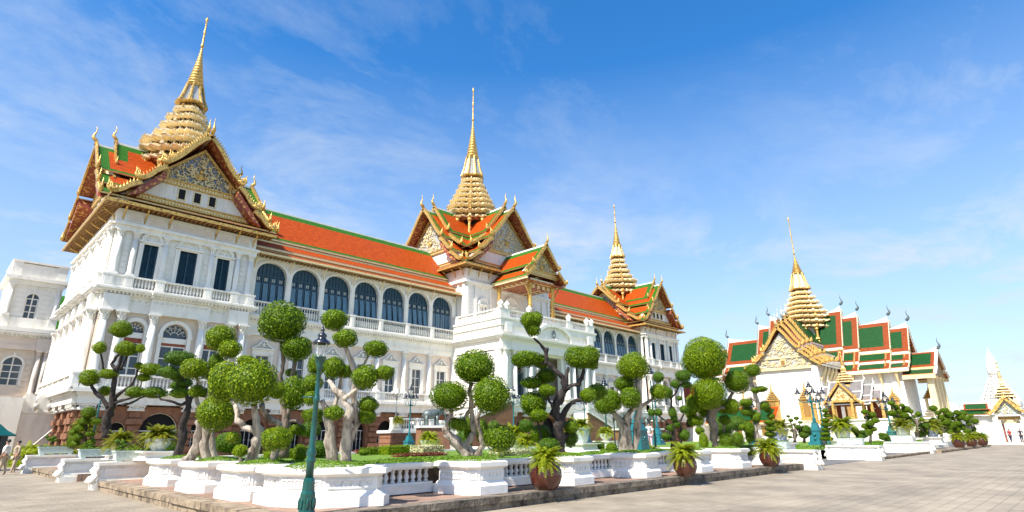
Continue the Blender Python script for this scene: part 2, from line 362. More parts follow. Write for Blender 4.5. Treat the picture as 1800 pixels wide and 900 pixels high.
def balustrade(T, segs, y, z0, z1, parent, name='balustrade', m='white', depth=.34, solid=False):
    """segs: list of (xa, xb, kind) kind 'b' balusters, 'p' pedestal, 's' solid panel"""
    b = MB(T); b.m(m); h = z1-z0
    for xa, xb, k in segs:
        if k == 'p':
            b.box(xa, xb, y-depth*.72, y+depth*.72, z0, z1-.14); b.box(xa-.06, xb+.06, y-depth*.85, y+depth*.85, z1-.14, z1+.02)
            b.box(xa-.05, xb+.05, y-depth*.8, y+depth*.8, z0, z0+.16)
            b.box(xa+.14, xb-.14, y-depth*.72-.03, y-depth*.72, z0+.3, z1-.3)
        else:
            b.box(xa, xb, y-depth/2, y+depth/2, z0, z0+.2); b.box(xa, xb, y-depth/2-.03, y+depth/2+.03, z1-.15, z1)
            if k == 's': b.box(xa, xb, y-depth*.3, y+depth*.3, z0+.2, z1-.15); b.box(xa+.2, xb-.2, y-depth*.3-.03, y-depth*.3, z0+.32, z1-.27)
            else:
                b.sm = True; baluster_run(b, xa+.06, xb-.06, y, z0+.2, z1-.15, r=.095); b.sm = False
    return b.build(name, parent)
def cornice(T, x0, x1, y, z0, z1, proj, parent, name='cornice', m='white', ends=(0,0), dent=.32, dsz=.16):
    """stepped moulding along the top of a wall face at local y, with a row of dentils"""
    b = MB(T); b.m(m); h = z1-z0
    e0, e1 = ends
    b.box(x0-e0*.25, x1+e1*.25, y-.22, y+.1, z0, z0+h*.42)
    b.box(x0-e0*proj*.8, x1+e1*proj*.8, y-proj*.8, y+.1, z0+h*.42, z0+h*.72)
    b.box(x0-e0*proj, x1+e1*proj, y-proj, y+.1, z0+h*.72, z1)
    n = int((x1-x0)/dent)
    for i in range(n):
        x = x0+(i+.5)*(x1-x0)/n; b.box(x-dsz/2, x+dsz/2, y-proj*.62, y-.2, z0+h*.14, z0+h*.42)
    return b.build(name, parent)
def shutter_window(T, cx, w, z0, z1, y, parent, louvre=True, m='shutter_teal', name='window', hood=None, frame_m='white', glass=False, bars=(2,3)):
    """rectangular window: moulded frame + recessed leaf; hood: 'arch' | 'pediment' | None"""
    b = MB(T); b.m(frame_m); t = .2
    b.box(cx-w/2-t, cx-w/2, y-.12, y+.3, z0, z1); b.box(cx+w/2, cx+w/2+t, y-.12, y+.3, z0, z1)
    b.box(cx-w/2-t, cx+w/2+t, y-.12, y+.3, z1, z1+.18)
    if hood == 'arch':
        b.box(cx-w/2-.42, cx-w/2-t, y-.2, y+.05, z0, z1+.05); b.box(cx+w/2+t, cx+w/2+.42, y-.2, y+.05, z0, z1+.05)
        b.box(cx-w/2-.5, cx+w/2+.5, y-.28, y+.05, z1+.14, z1+.32)
        archivolt(b, cx, w+.1, z1+.32, y-.24, y+.02, .28, (w+.1)*.5)
        P = arch_pts(cx, w+.1, z1+.32, 10, (w+.1)*.5)
        b.add([(cx, y-.06, z1+.32)]+[(p[0], y-.06, p[1]) for p in P], [(0, i+2, i+1) for i in range(len(P)-1)])
        b.sm = True
        for k in range(7):
            a = pi*(k+.5)/7; b.ell((cx+cos(a)*w*.3, y-.07, z1+.4+sin(a)*w*.3), .1, .05, .1, 6, 4)
        b.ell((cx, y-.08, z1+.42), .16, .07, .16, 8, 5); b.sm = False
    if hood == 'pediment':
        b.box(cx-w/2-.45, cx-w/2-t, y-.2, y+.05, z0, z1+.05); b.box(cx+w/2+t, cx+w/2+.45, y-.2, y+.05, z0, z1+.05)
        b.box(cx-w/2-.5, cx+w/2+.5, y-.16, y+.05, z1+.1, z1+.65); b.box(cx-w/2-.62, cx+w/2+.62, y-.34, y+.05, z1+.65, z1+.8)
        W2 = w+1.1; P = [(cx-W2/2+W2*i/12, z1+.8+(.42*sin(pi*i/12)**1.2 + .42*max(0, cos((i/12-.5)*pi*1.9)))) for i in range(13)]
        b.ext([(P[i][0], y-.2, P[i][1]) for i in range(13)]+[], (0, .2, 0)) if False else None
        b.m('mirror_grey'); b.add([(p[0], y-.08, p[1]) for p in P], [tuple(range(12, -1, -1))][::1]); b.m(frame_m)
        b.sm = True; b.tube([(p[0], y-.18, p[1]) for p in P], .09, 6)
        for sx in (-1, 1):
            sp = [(cx+sx*(w*.16+.26*cos(a)*(1-a/9)), y-.16, z1+1.12+.2*sin(a)*(1-a/9)) for a in [k*.7 for k in range(9)]]; b.tube(sp, .05, 5)
            sp = [(cx+sx*(w*.42+.2*cos(a)*(1-a/9)), y-.16, z1+.98+.12*sin(a)*(1-a/9)) for a in [k*.7 for k in range(9)]]; b.tube(sp, .04, 5)
        b.ell((cx, y-.18, z1+1.2), .15, .09, .26, 8, 6); b.sm = False
    fr = b.build(name, parent)
    s = MB(T)
    if glass:
        s.m('glass'); s.box(cx-w/2, cx+w/2, y+.2, y+.24, z0, z1)
        s.m(frame_m)
        nx, nz = bars
        for i in range(nx+1):
            x = cx-w/2+w*i/nx; s.box(x-.05, x+.05, y+.13, y+.2, z0, z1)
        for i in range(nz+1):
            z = z0+(z1-z0)*i/nz; s.box(cx-w/2, cx+w/2, y+.14, y+.21, z-.04, z+.04)
        s.build('glazing', fr)
    else:
        s.m(m); s.box(cx-w/2, cx+w/2, y+.22, y+.27, z0, z1)
        k = int((z1-z0)/.16)
        if louvre:
            for i in range(k):
                z = z0+(i+.5)*(z1-z0)/k; s.add([(cx-w/2,y+.13,z-.06),(cx-.05,y+.13,z-.06),(cx-.05,y+.22,z+.07),(cx-w/2,y+.22,z+.07)], [(0,1,2,3)]); s.add([(cx+.05,y+.13,z-.06),(cx+w/2,y+.13,z-.06),(cx+w/2,y+.22,z+.07),(cx+.05,y+.22,z+.07)], [(0,1,2,3)])
        for x in (cx-w/2, cx-.06, cx+w/2-.12): s.box(x, x+.12, y+.1, y+.22, z0, z1)
        s.build('shutter', fr)
    return fr
def arch_window(T, cx, w, z0, zs, rise, y, parent, lit=False, openk=0):
    """big arched gallery window: teal louvred infill, lower leaves pushed out at the bottom"""
    b = MB(T); b.m('white'); archivolt(b, cx, w, zs, y-.12, y+.1, .26, rise)
    b.box(cx-w/2-.22, cx-w/2, y-.08, y+.1, z0, zs); b.box(cx+w/2, cx+w/2+.22, y-.08, y+.1, z0, zs)
    fr = b.build('window', parent)
    s = MB(T); s.m('shutter_teal')
    P = arch_pts(cx, w, zs, 14, rise)
    s.add([(cx-w/2, y+.45, z0), (cx+w/2, y+.45, z0)]+[(p[0], y+.45, p[1]) for p in reversed(P)], [tuple(range(len(P)+2))])
    for i in range(9):
        x = cx-w/2+w*i/8; zt = zs+rise*sqrt(max(0, 1-((x-cx)/(w/2))**2)); s.box(x-.035, x+.035, y+.36, y+.45, z0, zt-.02)
    s.box(cx-w/2, cx+w/2, y+.34, y+.45, zs-.15, zs+.02); s.box(cx-w/2, cx+w/2, y+.34, y+.45, zs-1.0, zs-.88)
    s.m('mirror_grey')
    for i in range(4): x = cx-w/2+w*(i+.5)/4; s.box(x-.16, x+.16, y+.40, y+.44, zs-.72, zs-.32)
    s.build('lattice', fr)
    q = MB(T); q.m('shutter_leaf_sunlit')
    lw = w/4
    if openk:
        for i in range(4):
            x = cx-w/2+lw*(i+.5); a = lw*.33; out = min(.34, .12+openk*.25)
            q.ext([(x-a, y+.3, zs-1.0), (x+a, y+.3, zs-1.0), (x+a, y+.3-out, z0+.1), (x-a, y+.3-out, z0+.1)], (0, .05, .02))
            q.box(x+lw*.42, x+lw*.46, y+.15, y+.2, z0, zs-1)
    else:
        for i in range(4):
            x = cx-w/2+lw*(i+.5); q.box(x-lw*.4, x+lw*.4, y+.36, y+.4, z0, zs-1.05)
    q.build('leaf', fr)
    return fr
def panel(mb, P, green, orange, bw=(.5, .5, .4, .3), t=.16, uvs=True):
    """one roof slope: P = (lower-left, lower-right, upper-right, upper-left); border widths left,right,bottom,top; slab of thickness t"""
    A, B, C, Dd = [Vector(p) for p in P]
    lu = ((B-A).length+(C-Dd).length)/2; lv = ((Dd-A).length+(C-B).length)/2
    us = [0, bw[0]/lu, 1-bw[1]/lu, 1]; vs_ = [0, bw[2]/lv, 1-bw[3]/lv, 1]
    n = (B-A).cross(Dd-A).normalized()
    def pt(u, v): return (A*(1-u)+B*u)*(1-v)+(Dd*(1-u)+C*u)*v
    for i in range(3):
        for j in range(3):
            if us[i+1]-us[i] < 1e-6 or vs_[j+1]-vs_[j] < 1e-6: continue
            mb.m(orange if (i == 1 and j == 1) else green)
            q = [(us[i], vs_[j]), (us[i+1], vs_[j]), (us[i+1], vs_[j+1]), (us[i], vs_[j+1])]
            mb.add([pt(u, v)+n*t for u, v in q], [(0,1,2,3)], [[(u*lu, v*lv) for u, v in q]])
    mb.m('red_soffit'); mb.add([A, B, C, Dd], [(3,2,1,0)])
    mb.m('gold_pale'); mb.add([A, B, B+n*t, A+n*t], [(0,1,2,3)]); mb.add([B, C, C+n*t, B+n*t], [(0,1,2,3)]); mb.add([Dd, A, A+n*t, Dd+n*t], [(0,1,2,3)])
    mb.m('white'); mb.add([C, Dd, Dd+n*t, C+n*t], [(0,1,2,3)])
def flame(mb, p, d, up, h, w, n=4):
    """curling flame-like tooth"""
    p, d, up = Vector(p), Vector(d).normalized(), Vector(up).normalized(); s = d.cross(up).normalized()
    pts = [p, p+up*h*.35+d*h*.10, p+up*h*.7-d*h*.02, p+up*h-d*h*.14*1.2]
    mb.tube(pts, [w, w*.95, w*.55, w*.08], n)
def chofa(mb, p, out, h, m='gold'):
    """slender hooked roof finial; out = direction it leans"""
    p, out = Vector(p), Vector(out).normalized(); u = Vector((0,0,1)); mb.m(m)
    pr = [(0,0,.13),(.10,.12,.17),(.22,.26,.13),(.20,.42,.085),(.12,.6,.055),(.10,.8,.035),(.17,1.0,.01)]
    mb.sm = True; mb.tube([p+out*a*h+u*b*h for a, b, r in pr], [r*h*.8 for a, b, r in pr], 6); mb.sm = False
def bargeboard(prof, T, y, z_off, parent, m='gold', teeth=True, h=.42, chofa_h=1.7, tail=1.1, thick=.28, name='bargeboard', chofa_m=None, finial=True, wave=.0, step=.3):
    """prof: tiers of (half-x, z) segments from the ridge outwards, one list for each roof tier. Both sides. In local frame x across, y out = -"""
    for sx in (-1, 1):
        b = MB(T); b.m(m)
        for ti, (a, c) in enumerate(prof):
            (xa, za), (xb, zb) = a, c
            n = max(2, int(hypot(xb-xa, zb-za)/step)); pts = []
            dx, dz = (xb-xa)*sx, zb-za; ln = hypot(dx, dz); nx, nz = -dz/ln*sx*1.0, dx/ln*sx
            if nz < 0: nx, nz = -nx, -nz
            for i in range(n+1):
                t = i/n; wv = sin(t*pi*2.0)*wave
                pts.append((xa*sx+dx*t+nx*wv, y, za+dz*t+nz*wv+z_off))
            w = thick
            for i in range(n):
                p, q = pts[i], pts[i+1]
                b.ext([(p[0]-nx*w, y-.09, p[2]-nz*w), (q[0]-nx*w, y-.09, q[2]-nz*w), (q[0]+nx*.12, y-.09, q[2]+nz*.12), (p[0]+nx*.12, y-.09, p[2]+nz*.12)], (0, .18, 0))
                if teeth and i > 0:
                    flame(b, (p[0]+nx*.1, y, p[2]+nz*.1), (-dx/ln, 0, -dz/ln) if True else 0, (nx*.6-dx/ln*.35, 0, nz*.6-dz/ln*.35+.4), h, .075)
            # naga tail flaring up at the lower end
            e = pts[-1]; b.sm = True
            for k, (sc, off) in enumerate(((1, 0), (.75, -.28), (.55, -.5))):
                ex = e[0]+off*sx*.6; ez = e[2]-off*.35
                b.tube([(ex-.1*sx, y, ez-.12), (ex+.22*sx, y, ez-.02), (ex+.42*sx, y, ez+.25*sc), (ex+.36*sx, y, ez+.6*tail*sc), (ex+.46*sx, y, ez+.98*tail*sc)], [.16*tail, .17*tail, .12*tail, .07*tail, .015], 5)
            b.sm = False
        o = b.build(name, parent)
    if finial:
        b = MB(T); (xa, za) = prof[0][0]
        b.m(m); b.frustum(0, y, za+z_off-.1, za+z_off+.35, .22, .2, .12, .12)
        chofa(b, (0, y, za+z_off+.25), (0, -1, 0), chofa_h, chofa_m or m)
        b.build('finial', parent)
def relief(mb, poly_fn, x0, x1, z0, z1, y, n, rnd, r0=.05, s0=.35, m='gold'):
    """scatter of carved scrolls inside a region; poly_fn(x,z) -> inside"""
    mb.m(m); mb.sm = True; c = 0; tries = 0
    while c < n and tries < n*12:
        tries += 1; x, z = rnd.uniform(x0, x1), rnd.uniform(z0, z1)
        if not poly_fn(x, z): continue
        a0 = rnd.uniform(0, 6.28); s = s0*rnd.uniform(.5, 1); d = rnd.choice((-1, 1))
        pts = [(x+s*(1-k/6)*cos(a0+d*k*.75), y-.05-.05*sin(k*.5), z+s*(1-k/6)*sin(a0+d*k*.75)) for k in range(6)]
        mb.tube(pts, [r0*.7, r0, r0, r0*.9, r0*.8, r0*.9], 4); c += 1
    mb.sm = False
def redent(k=.78):
    """square outline with stepped corners, unit half-width"""
    q = [(1, -k*.62), (1, k*.62), (k*1.06, k*.62), (k*1.06, k*.84), (k*.84, k*.84), (k*.84, k*1.06), (k*.62, k*1.06), (k*.62, 1)]
    q = [(1, -.27), (1, .27), (.84, .27), (.84, .45), (.64, .45), (.64, .64), (.45, .64), (.45, .84), (.27, .84), (.27, 1)]
    out = []
    for i in range(4):
        a = i*pi/2; 
        for x, y in q[1:]: out.append((x*cos(a)-y*sin(a), x*sin(a)+y*cos(a)))
        x, y = (-k*.62, 1); out.append((x*cos(a)-y*sin(a), x*sin(a)+y*cos(a))) if False else None
    # q ends on the top side; next quadrant starts on the top side too, so the run closes itself
    return out
RD = redent()
def spire(cx, cy, z0, zt0, zt1, zb, zc, ztip, h0, h1, parent, rnd, ntier=7, m='gold', bell='gold_pale', cols=True, drum='void', col_r=.24, hd=3.2):
    """tiered palace spire: z0 drum foot, zt0..zt1 receding tiers, zb top of bell, zc top of ringed cone, ztip"""
    b = MB(); b.m(drum); b.lathe(cx, cy, [(h0*.62, z0-2.5), (h0*.62, zt0+.1)], sq=RD)
    b.m(m); b.lathe(cx, cy, [(h0*.98, z0-3.0), (h0*.98, z0-.6), (h0*.94, z0-.3), (h0*.9, z0-.05)], sq=RD); b.m('red_soffit'); b.lathe(cx, cy, [(h0*.9, zt0-.02), (h0*.9, zt0+.02)], sq=RD)
    b.build('spire_drum', parent)
    if cols:
        for f in range(4):
            a = f*pi/2
            for kx, ky in ((-.22, -.84), (.22, -.84), (.56, -.58), (.42, -.70)):
                if (kx, ky) == (.42, -.70): continue
                x, y = kx*h0, ky*h0; X, Y = cx+x*cos(a)-y*sin(a), cy+x*sin(a)+y*cos(a)
                c = MB(); c.m(m); c.frustum(X, Y, z0-.1, z0+.3, col_r*1.5, col_r*1.5, col_r, col_r)
                c.lathe(X, Y, [(col_r, z0+.2), (col_r*.9, zt0-.9), (col_r*1.5, zt0-.5), (col_r*1.3, zt0-.3), (col_r*1.8, zt0)], 8); c.build('spire_column', parent)
    s = MB(); H = (zt1-zt0)/ntier
    prof = [(.94, 1.0, .97, .86, .74, .63, .53, .44), ][0]; hs_ = [h0*(prof[min(7, int(round(i*7/(ntier-1))))]) for i in range(ntier)]
    hs_[-1] = h1
    for i in range(ntier):
        h = hs_[i]; hn = hs_[min(i+1, ntier-1)]*(.9 if i < ntier-1 else .8); z = zt0+H*i
        s.m('gold_pale' if m == 'gold' else m); s.lathe(cx, cy, [(h*.80, z-H*.06), (h*.96, z+H*.08), (h*1.0, z+H*.16)], sq=RD)
        s.m('white' if m == 'gold' else 'gold_pale'); s.lathe(cx, cy, [(h*1.0, z+H*.16), (h*1.01, z+H*.20)], sq=RD)
        s.m('gold_pale' if m == 'gold' else m); s.lathe(cx, cy, [(h*1.0, z+H*.20), (h*.93, z+H*.34), (h*.93, z+H*.40), (min(hn, h)*.88, z+H*.60)], sq=RD)
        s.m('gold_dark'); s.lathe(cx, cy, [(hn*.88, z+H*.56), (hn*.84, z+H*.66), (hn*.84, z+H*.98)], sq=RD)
        for f in range(4):
            a = f*pi/2; n = max(4, int(h*2.6)); ca, sa = cos(a), sin(a)
            W_ = lambda x, y: (cx+x*ca-y*sa, cy+x*sa+y*ca)
            ys = lambda u: 1.0 if abs(u) < .27 else .84 if abs(u) < .45 else .64
            for k in range(-n, n+1):
                u = k/n*.66; X, Y = W_(u*h, -h*ys(u)*.98); big = 1.5 if abs(k) == n or k == 0 else 1; w = .09*(h/4)**.5*big
                s.m('gold_pale' if k % 2 else m); s.add([(X-w,Y-w,z+H*.2),(X+w,Y-w,z+H*.2),(X+w,Y+w,z+H*.2),(X-w,Y+w,z+H*.2),(X,Y,z+H*(.2+.30*big))], [(0,1,4),(1,2,4),(2,3,4),(3,0,4)])
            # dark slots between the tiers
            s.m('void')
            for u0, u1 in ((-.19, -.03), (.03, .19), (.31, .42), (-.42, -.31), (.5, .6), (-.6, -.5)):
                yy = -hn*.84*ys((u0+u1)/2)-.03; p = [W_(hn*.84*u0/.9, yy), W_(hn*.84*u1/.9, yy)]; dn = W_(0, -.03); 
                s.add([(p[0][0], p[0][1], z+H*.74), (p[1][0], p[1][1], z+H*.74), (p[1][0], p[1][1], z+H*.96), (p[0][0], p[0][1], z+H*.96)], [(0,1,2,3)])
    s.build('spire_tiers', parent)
    c = MB(); c.m('mirror_grey' if m == 'gold' and bell == 'gold_pale' else bell); c.lathe(cx, cy, [(h1*.82, zt1-.05), (h1*.84, zt1+.1), (h1*.66, zt1+(zb-zt1)*.4), (h1*.44, zb-.3), (h1*.46, zb)], sq=RD)
    c.m(m); c.lathe(cx, cy, [(h1*.95, zt1-.1), (h1*1.0, zt1+.12), (h1*.86, zt1+.3)], sq=RD)
    for k in range(8):
        a = k*pi/4+pi/8; 
        c.tube([(cx+cos(a)*h1*.92, cy+sin(a)*h1*.92, zt1), (cx+cos(a)*h1*.70, cy+sin(a)*h1*.70, zt1*.6+zb*.4), (cx+cos(a)*h1*.50, cy+sin(a)*h1*.50, zb)], [.13*h1, .09*h1, .07*h1], 5)
    c.lathe(cx, cy, [(h1*.5, zb-.25), (h1*.56, zb), (h1*.5, zb+.15)], sq=RD)
    c.build('spire_bell', parent)
    d = MB(); d.m(m); d.sm = True; rr = h1*.46; n = 13; pr = []
    for k in range(n):
        t = k/n; z = zb+(zc-zb)*t; r = rr*(1-t)**1.25+.10
        pr += [(r*.82, z), (r*1.05, z+(zc-zb)/n*.3), (r*1.05, z+(zc-zb)/n*.55), (r*.80, z+(zc-zb)/n*.8)]
    d.lathe(cx, cy, pr, 10)
    zl = zc; T_ = ztip-zc
    d.lathe(cx, cy, [(.16, zl), (.22, zl+T_*.05), (.13, zl+T_*.1), (.12, zl+T_*.45), (.19, zl+T_*.5), (.11, zl+T_*.55), (.09, zl+T_*.84), (.20, zl+T_*.88), (.16, zl+T_*.93), (.02, ztip)], 8)
    d.sm = False; d.build('spire_finial', parent)
# ================================================================== the long palace hall
rnd = random.Random(7)
CX, CY = 62.3, 71.4; PL, PR = 16.25, 107.2; YP, YW = 62.0, 63.7
palace = thing('palace_hall', 'long white palace with orange and green tiled roofs and three gold spires', 'palace', (CX, CY, 0))
I4 = Matrix.Identity(4)
def rustic(T, xs, w, y, z0, z1, parent, proj=.35):
    for x in xs:
        b = MB(T); b.m('brownstone'); n = 6; h = (z1-z0)/n
        b.box(x-w/2+.12, x+w/2-.12, y-proj*.35, y+.2, z0, z1)
        for i in range(n):
            k = -.1 if i % 2 else .14
            b.box(x-w/2-k, x+w/2+k, y-proj-k*.6, y+.1, z0+i*h+.07, z0+(i+1)*h-.07)
        b.m('white'); b.sm = True
        b.box(x-w/2-.12, x+w/2+.12, y-proj-.12, y+.1, z1, z1+.22); b.box(x-w/2-.2, x+w/2+.2, y-proj-.22, y+.1, z1+.42, z1+.55)
        for sx in (-1, 1):
            c = Vector((x+sx*w*.42, y-proj-.16, z1+.28)); 
            b.tube([(c.x+.17*cos(a)*(1-a/12), c.y, c.z+.17*sin(a)*(1-a/12)) for a in [k*.8 for k in range(9)]], .07, 5)
        b.box(x-w*.35, x+w*.35, y-proj-.1, y, z1+.2, z1+.42); b.sm = False
        b.build('pier', parent)
def ground_floor(T, x0, x1, piers, doors, parent, y=0.0, rail=True):
    b = MB(T); b.m('brownstone'); wall(b, x0, x1, y, y+.7, 0, 4.4, [(c, w, 0.35, 2.3, w/2) for c, w in doors])
    b.box(x0, x1, y-.25, y, 0, .35)
    b.m('brown_dark')
    for c, w in doors: b.box(c-w/2, c+w/2, y+1.2, y+1.3, 0, 4.2)
    b.build('ground_floor_wall', parent)
    for c, w in doors:
        g = MB(T); g.m('void'); g.box(c-w/2, c+w/2, y+.62, y+.66, .35, 3.5+w*.1)
        g.m('white')
        for k in range(5): xx = c-w/2+w*k/4; g.box(xx-.03, xx+.03, y+.5, y+.56, .35, 2.3)
        g.box(c-w/2, c+w/2, y+.5, y+.56, 2.25, 2.34)
        g.sm = True
        for k in range(6):
            xx = c-w*.42+w*.84*k/5; g.tube([(xx+.09*cos(a), y+.5, 1.3+.09*sin(a)) for a in [j*pi/4 for j in range(9)]], .02, 4)
        A = arch_pts(c, w*.98, 2.3, 10); g.tube([(p[0], y+.5, p[1]) for p in A], .04, 5); g.sm = False
        g.build('grille_door', parent)
    rustic(T, piers, 1.05, y, .35, 4.0, parent)
    e = MB(T); e.m('white'); e.box(x0-.3, x1+.3, y-.62, y+.6, 4.55, 5.25); e.box(x0-.45, x1+.45, y-.78, y+.5, 5.25, 5.5); e.box(x0-.8, x1+.8, y-1.1, y+.4, 5.5, 5.85)
    e.build('entablature', parent)
def roof_arm(T, L0, tiers, parent, sc=1.0, green='tile_green', orange='tile_orange', L1=0.0, zo=0.0, step=None, sides=(-1, 1), bwo=1.1):
    """gable roof arm in a local frame: ridge along local y from L1 (inside) out to L0 (negative = outside), x across"""
    for ti, ((xa, za), (xb, zb)) in enumerate(tiers):
        for sx in sides:
            b = MB(T)
            if sx > 0: P = [(xb*sc, L0, zb+zo), (xb*sc, L1, zb+zo), (xa*sc, L1, za+zo), (xa*sc, L0, za+zo)]
            else: P = [(-xb*sc, L1, zb+zo), (-xb*sc, L0, zb+zo), (-xa*sc, L0, za+zo), (-xa*sc, L1, za+zo)]
            bw = (bwo, 0, .5, 1.0 if ti == 0 else .15) if sx > 0 else (0, bwo, .5, 1.0 if ti == 0 else .15)
            panel(b, P, green, orange, bw); b.build('roof', parent)
    b = MB(T); b.m('white'); (xa, za) = tiers[0][0]; b.box(-.16, .16, L0, L1, za+zo-.05, za+zo+.3); b.build('ridge', parent)
def gable_wall(T, half, z0, z1, zw, y, parent, rnd, n=70, windows=True, ins=.62, mos='mosaic_blue', low='white'):
    """triangular gable: white storey with three small windows, gold bands, carved tympanum"""
    sl = half/(z1-z0)
    W = lambda z: max(0.02, half*(z1-z)/(z1-z0))
    b = MB(T); b.m(low)
    zt = zw
    b.ext([(-W(z0)*1.0, y, z0), (W(z0)*1.0, y, z0), (W(zt), y, zt), (-W(zt), y, zt)], (0, .4, 0))
    b.m(mos); b.ext([(-W(zt), y+.05, zt), (W(zt), y+.05, zt), (0, y+.05, z1)], (0, .4, 0))
    b.m('gold'); b.box(-W(z0+.45), W(z0+.45), y-.22, y, z0, z0+.5); b.box(-W(z0+.6), W(z0+.6), y-.3, y, z0+.5, z0+.62)
    b.box(-W(zt), W(zt), y-.2, y+.05, zt-.35, zt+.12); b.box(-W(zt+.3), W(zt+.3), y-.28, y+.05, zt+.12, zt+.26)
    k = int(W(z0)*2/.3); b.m('gold_pale')
    for i in range(k): x = -W(z0+.4)+2*W(z0+.4)*(i+.5)/k; b.box(x-.07, x+.07, y-.26, y-.2, z0+.15, z0+.38)
    k = int(W(zt)*2/.3)
    for i in range(k): x = -W(zt)+2*W(zt)*(i+.5)/k; b.box(x-.06, x+.06, y-.24, y-.18, zt-.25, zt)
    b.build('gable', parent)
    if windows:
        for k in (-1, 0, 1):
            w = MB(T); x = k*half*.22; zc = (z0+zt)/2+.2; h = (zt-z0)*.2
            w.m('gold_pale'); w.box(x-.42, x+.42, y-.1, y, zc-h-.12, zc+h+.12); w.m('void'); w.box(x-.3, x+.3, y-.13, y-.1, zc-h, zc+h)
            w.m('white'); w.box(x-.70, x-.60, y-.06, y, z0+.62, zt-.35); w.box(x+.60, x+.70, y-.06, y, z0+.62, zt-.35)
            w.build('gable_window', parent)
    r = MB(T)
    ww = W(zt)*.72; hh = (z1-zt)*.7
    inside = lambda x, z: z < zt+.35+(z1-zt-.8)*(1-abs(x)/W(zt))*.92 and z > zt+.35
    relief(r, inside, -W(zt), W(zt), zt+.3, z1, y, int(n*1.7), rnd, .065, .34, 'gold_pale')
    r.m('gold'); r.sm = True
    cz = zt+hh*.42
    r.ell((0, y-.08, cz), .34, .16, .42, 8, 6); r.ell((0, y-.08, cz+.6), .2, .12, .25, 8, 5)
    for sx in (-1, 1): r.tube([(sx*.25, y-.1, cz-.3), (sx*.55, y-.12, cz+.1), (sx*.62, y-.1, cz+.55)], [.1, .08, .03], 5)
    r.sm = False
    for sx in (-1, 1):
        r.ext([(sx*W(zt), y-.22, zt+.26), (sx*(W(zt)-.3), y-.22, zt+.26), (0, y-.22, z1-.45), (0, y-.22, z1-.05)], (0, .22, 0))
        r.box(sx*ww-.1, sx*ww+.1, y-.24, y, zt+.2, zt+(z1-zt)*.30)
    r.build('tympanum', parent)
def eave_skirt(T, x0, x1, z, proj, parent, y=0.0, rise=.75, back=1.2, brackets=(), m2='tile_brown'):
    """low tiled skirt roof with gold fascia, rafters and drop brackets"""
    b = MB(T); A = [(x0-proj, y-proj, z), (x1+proj, y-proj, z), (x1+proj*.0+.0, y+back, z+rise), (x0, y+back, z+rise)]
    panel(b, A, 'tile_green', 'tile_orange', (.3, .3, .35, .1), t=.1)
    b.m('gold'); b.box(x0-proj-.05, x1+proj+.05, y-proj-.07, y-proj+.05, z-.2, z+.1)
    b.m('gold_dark'); n = int((x1-x0+2*proj)/.42)
    for i in range(n):
        x = x0-proj+(i+.5)*(x1-x0+2*proj)/n; b.box(x-.07, x+.07, y-proj+.05, y+.1, z-.16, z-.02)
    b.m('red_soffit'); b.box(x0-proj+.02, x1+proj-.02, y-proj+.05, y+.1, z-.02, z+.0)
    b.build('eave', parent)
    for x in brackets:
        c = MB(T); c.m('gold'); c.sm = True
        c.tube([(x, y-proj+.35, z-.12), (x, y-proj*.62, z-.35), (x, y-.28, z-.7), (x, y-.12, z-1.25), (x, y-.05, z-1.5)], [.07, .09, .08, .07, .03], 5); c.sm = False
        c.build('eave_bracket', parent)
def storey1(T, x0, x1, bays, cols, parent, y=0.0, colr=.36, m='cream'):
    ops = [(c, w, 7.0, zt, r) for c, w, zt, r in bays]
    b = MB(T); b.m(m); wall(b, x0, x1, y, y+.6, 5.85, 12.8, ops)
    # horizontal joints: raised courses beside the openings
    b.box(x0, x1, y-.05, y, 5.85, 7.25)
    b.build('first_floor_wall', parent)
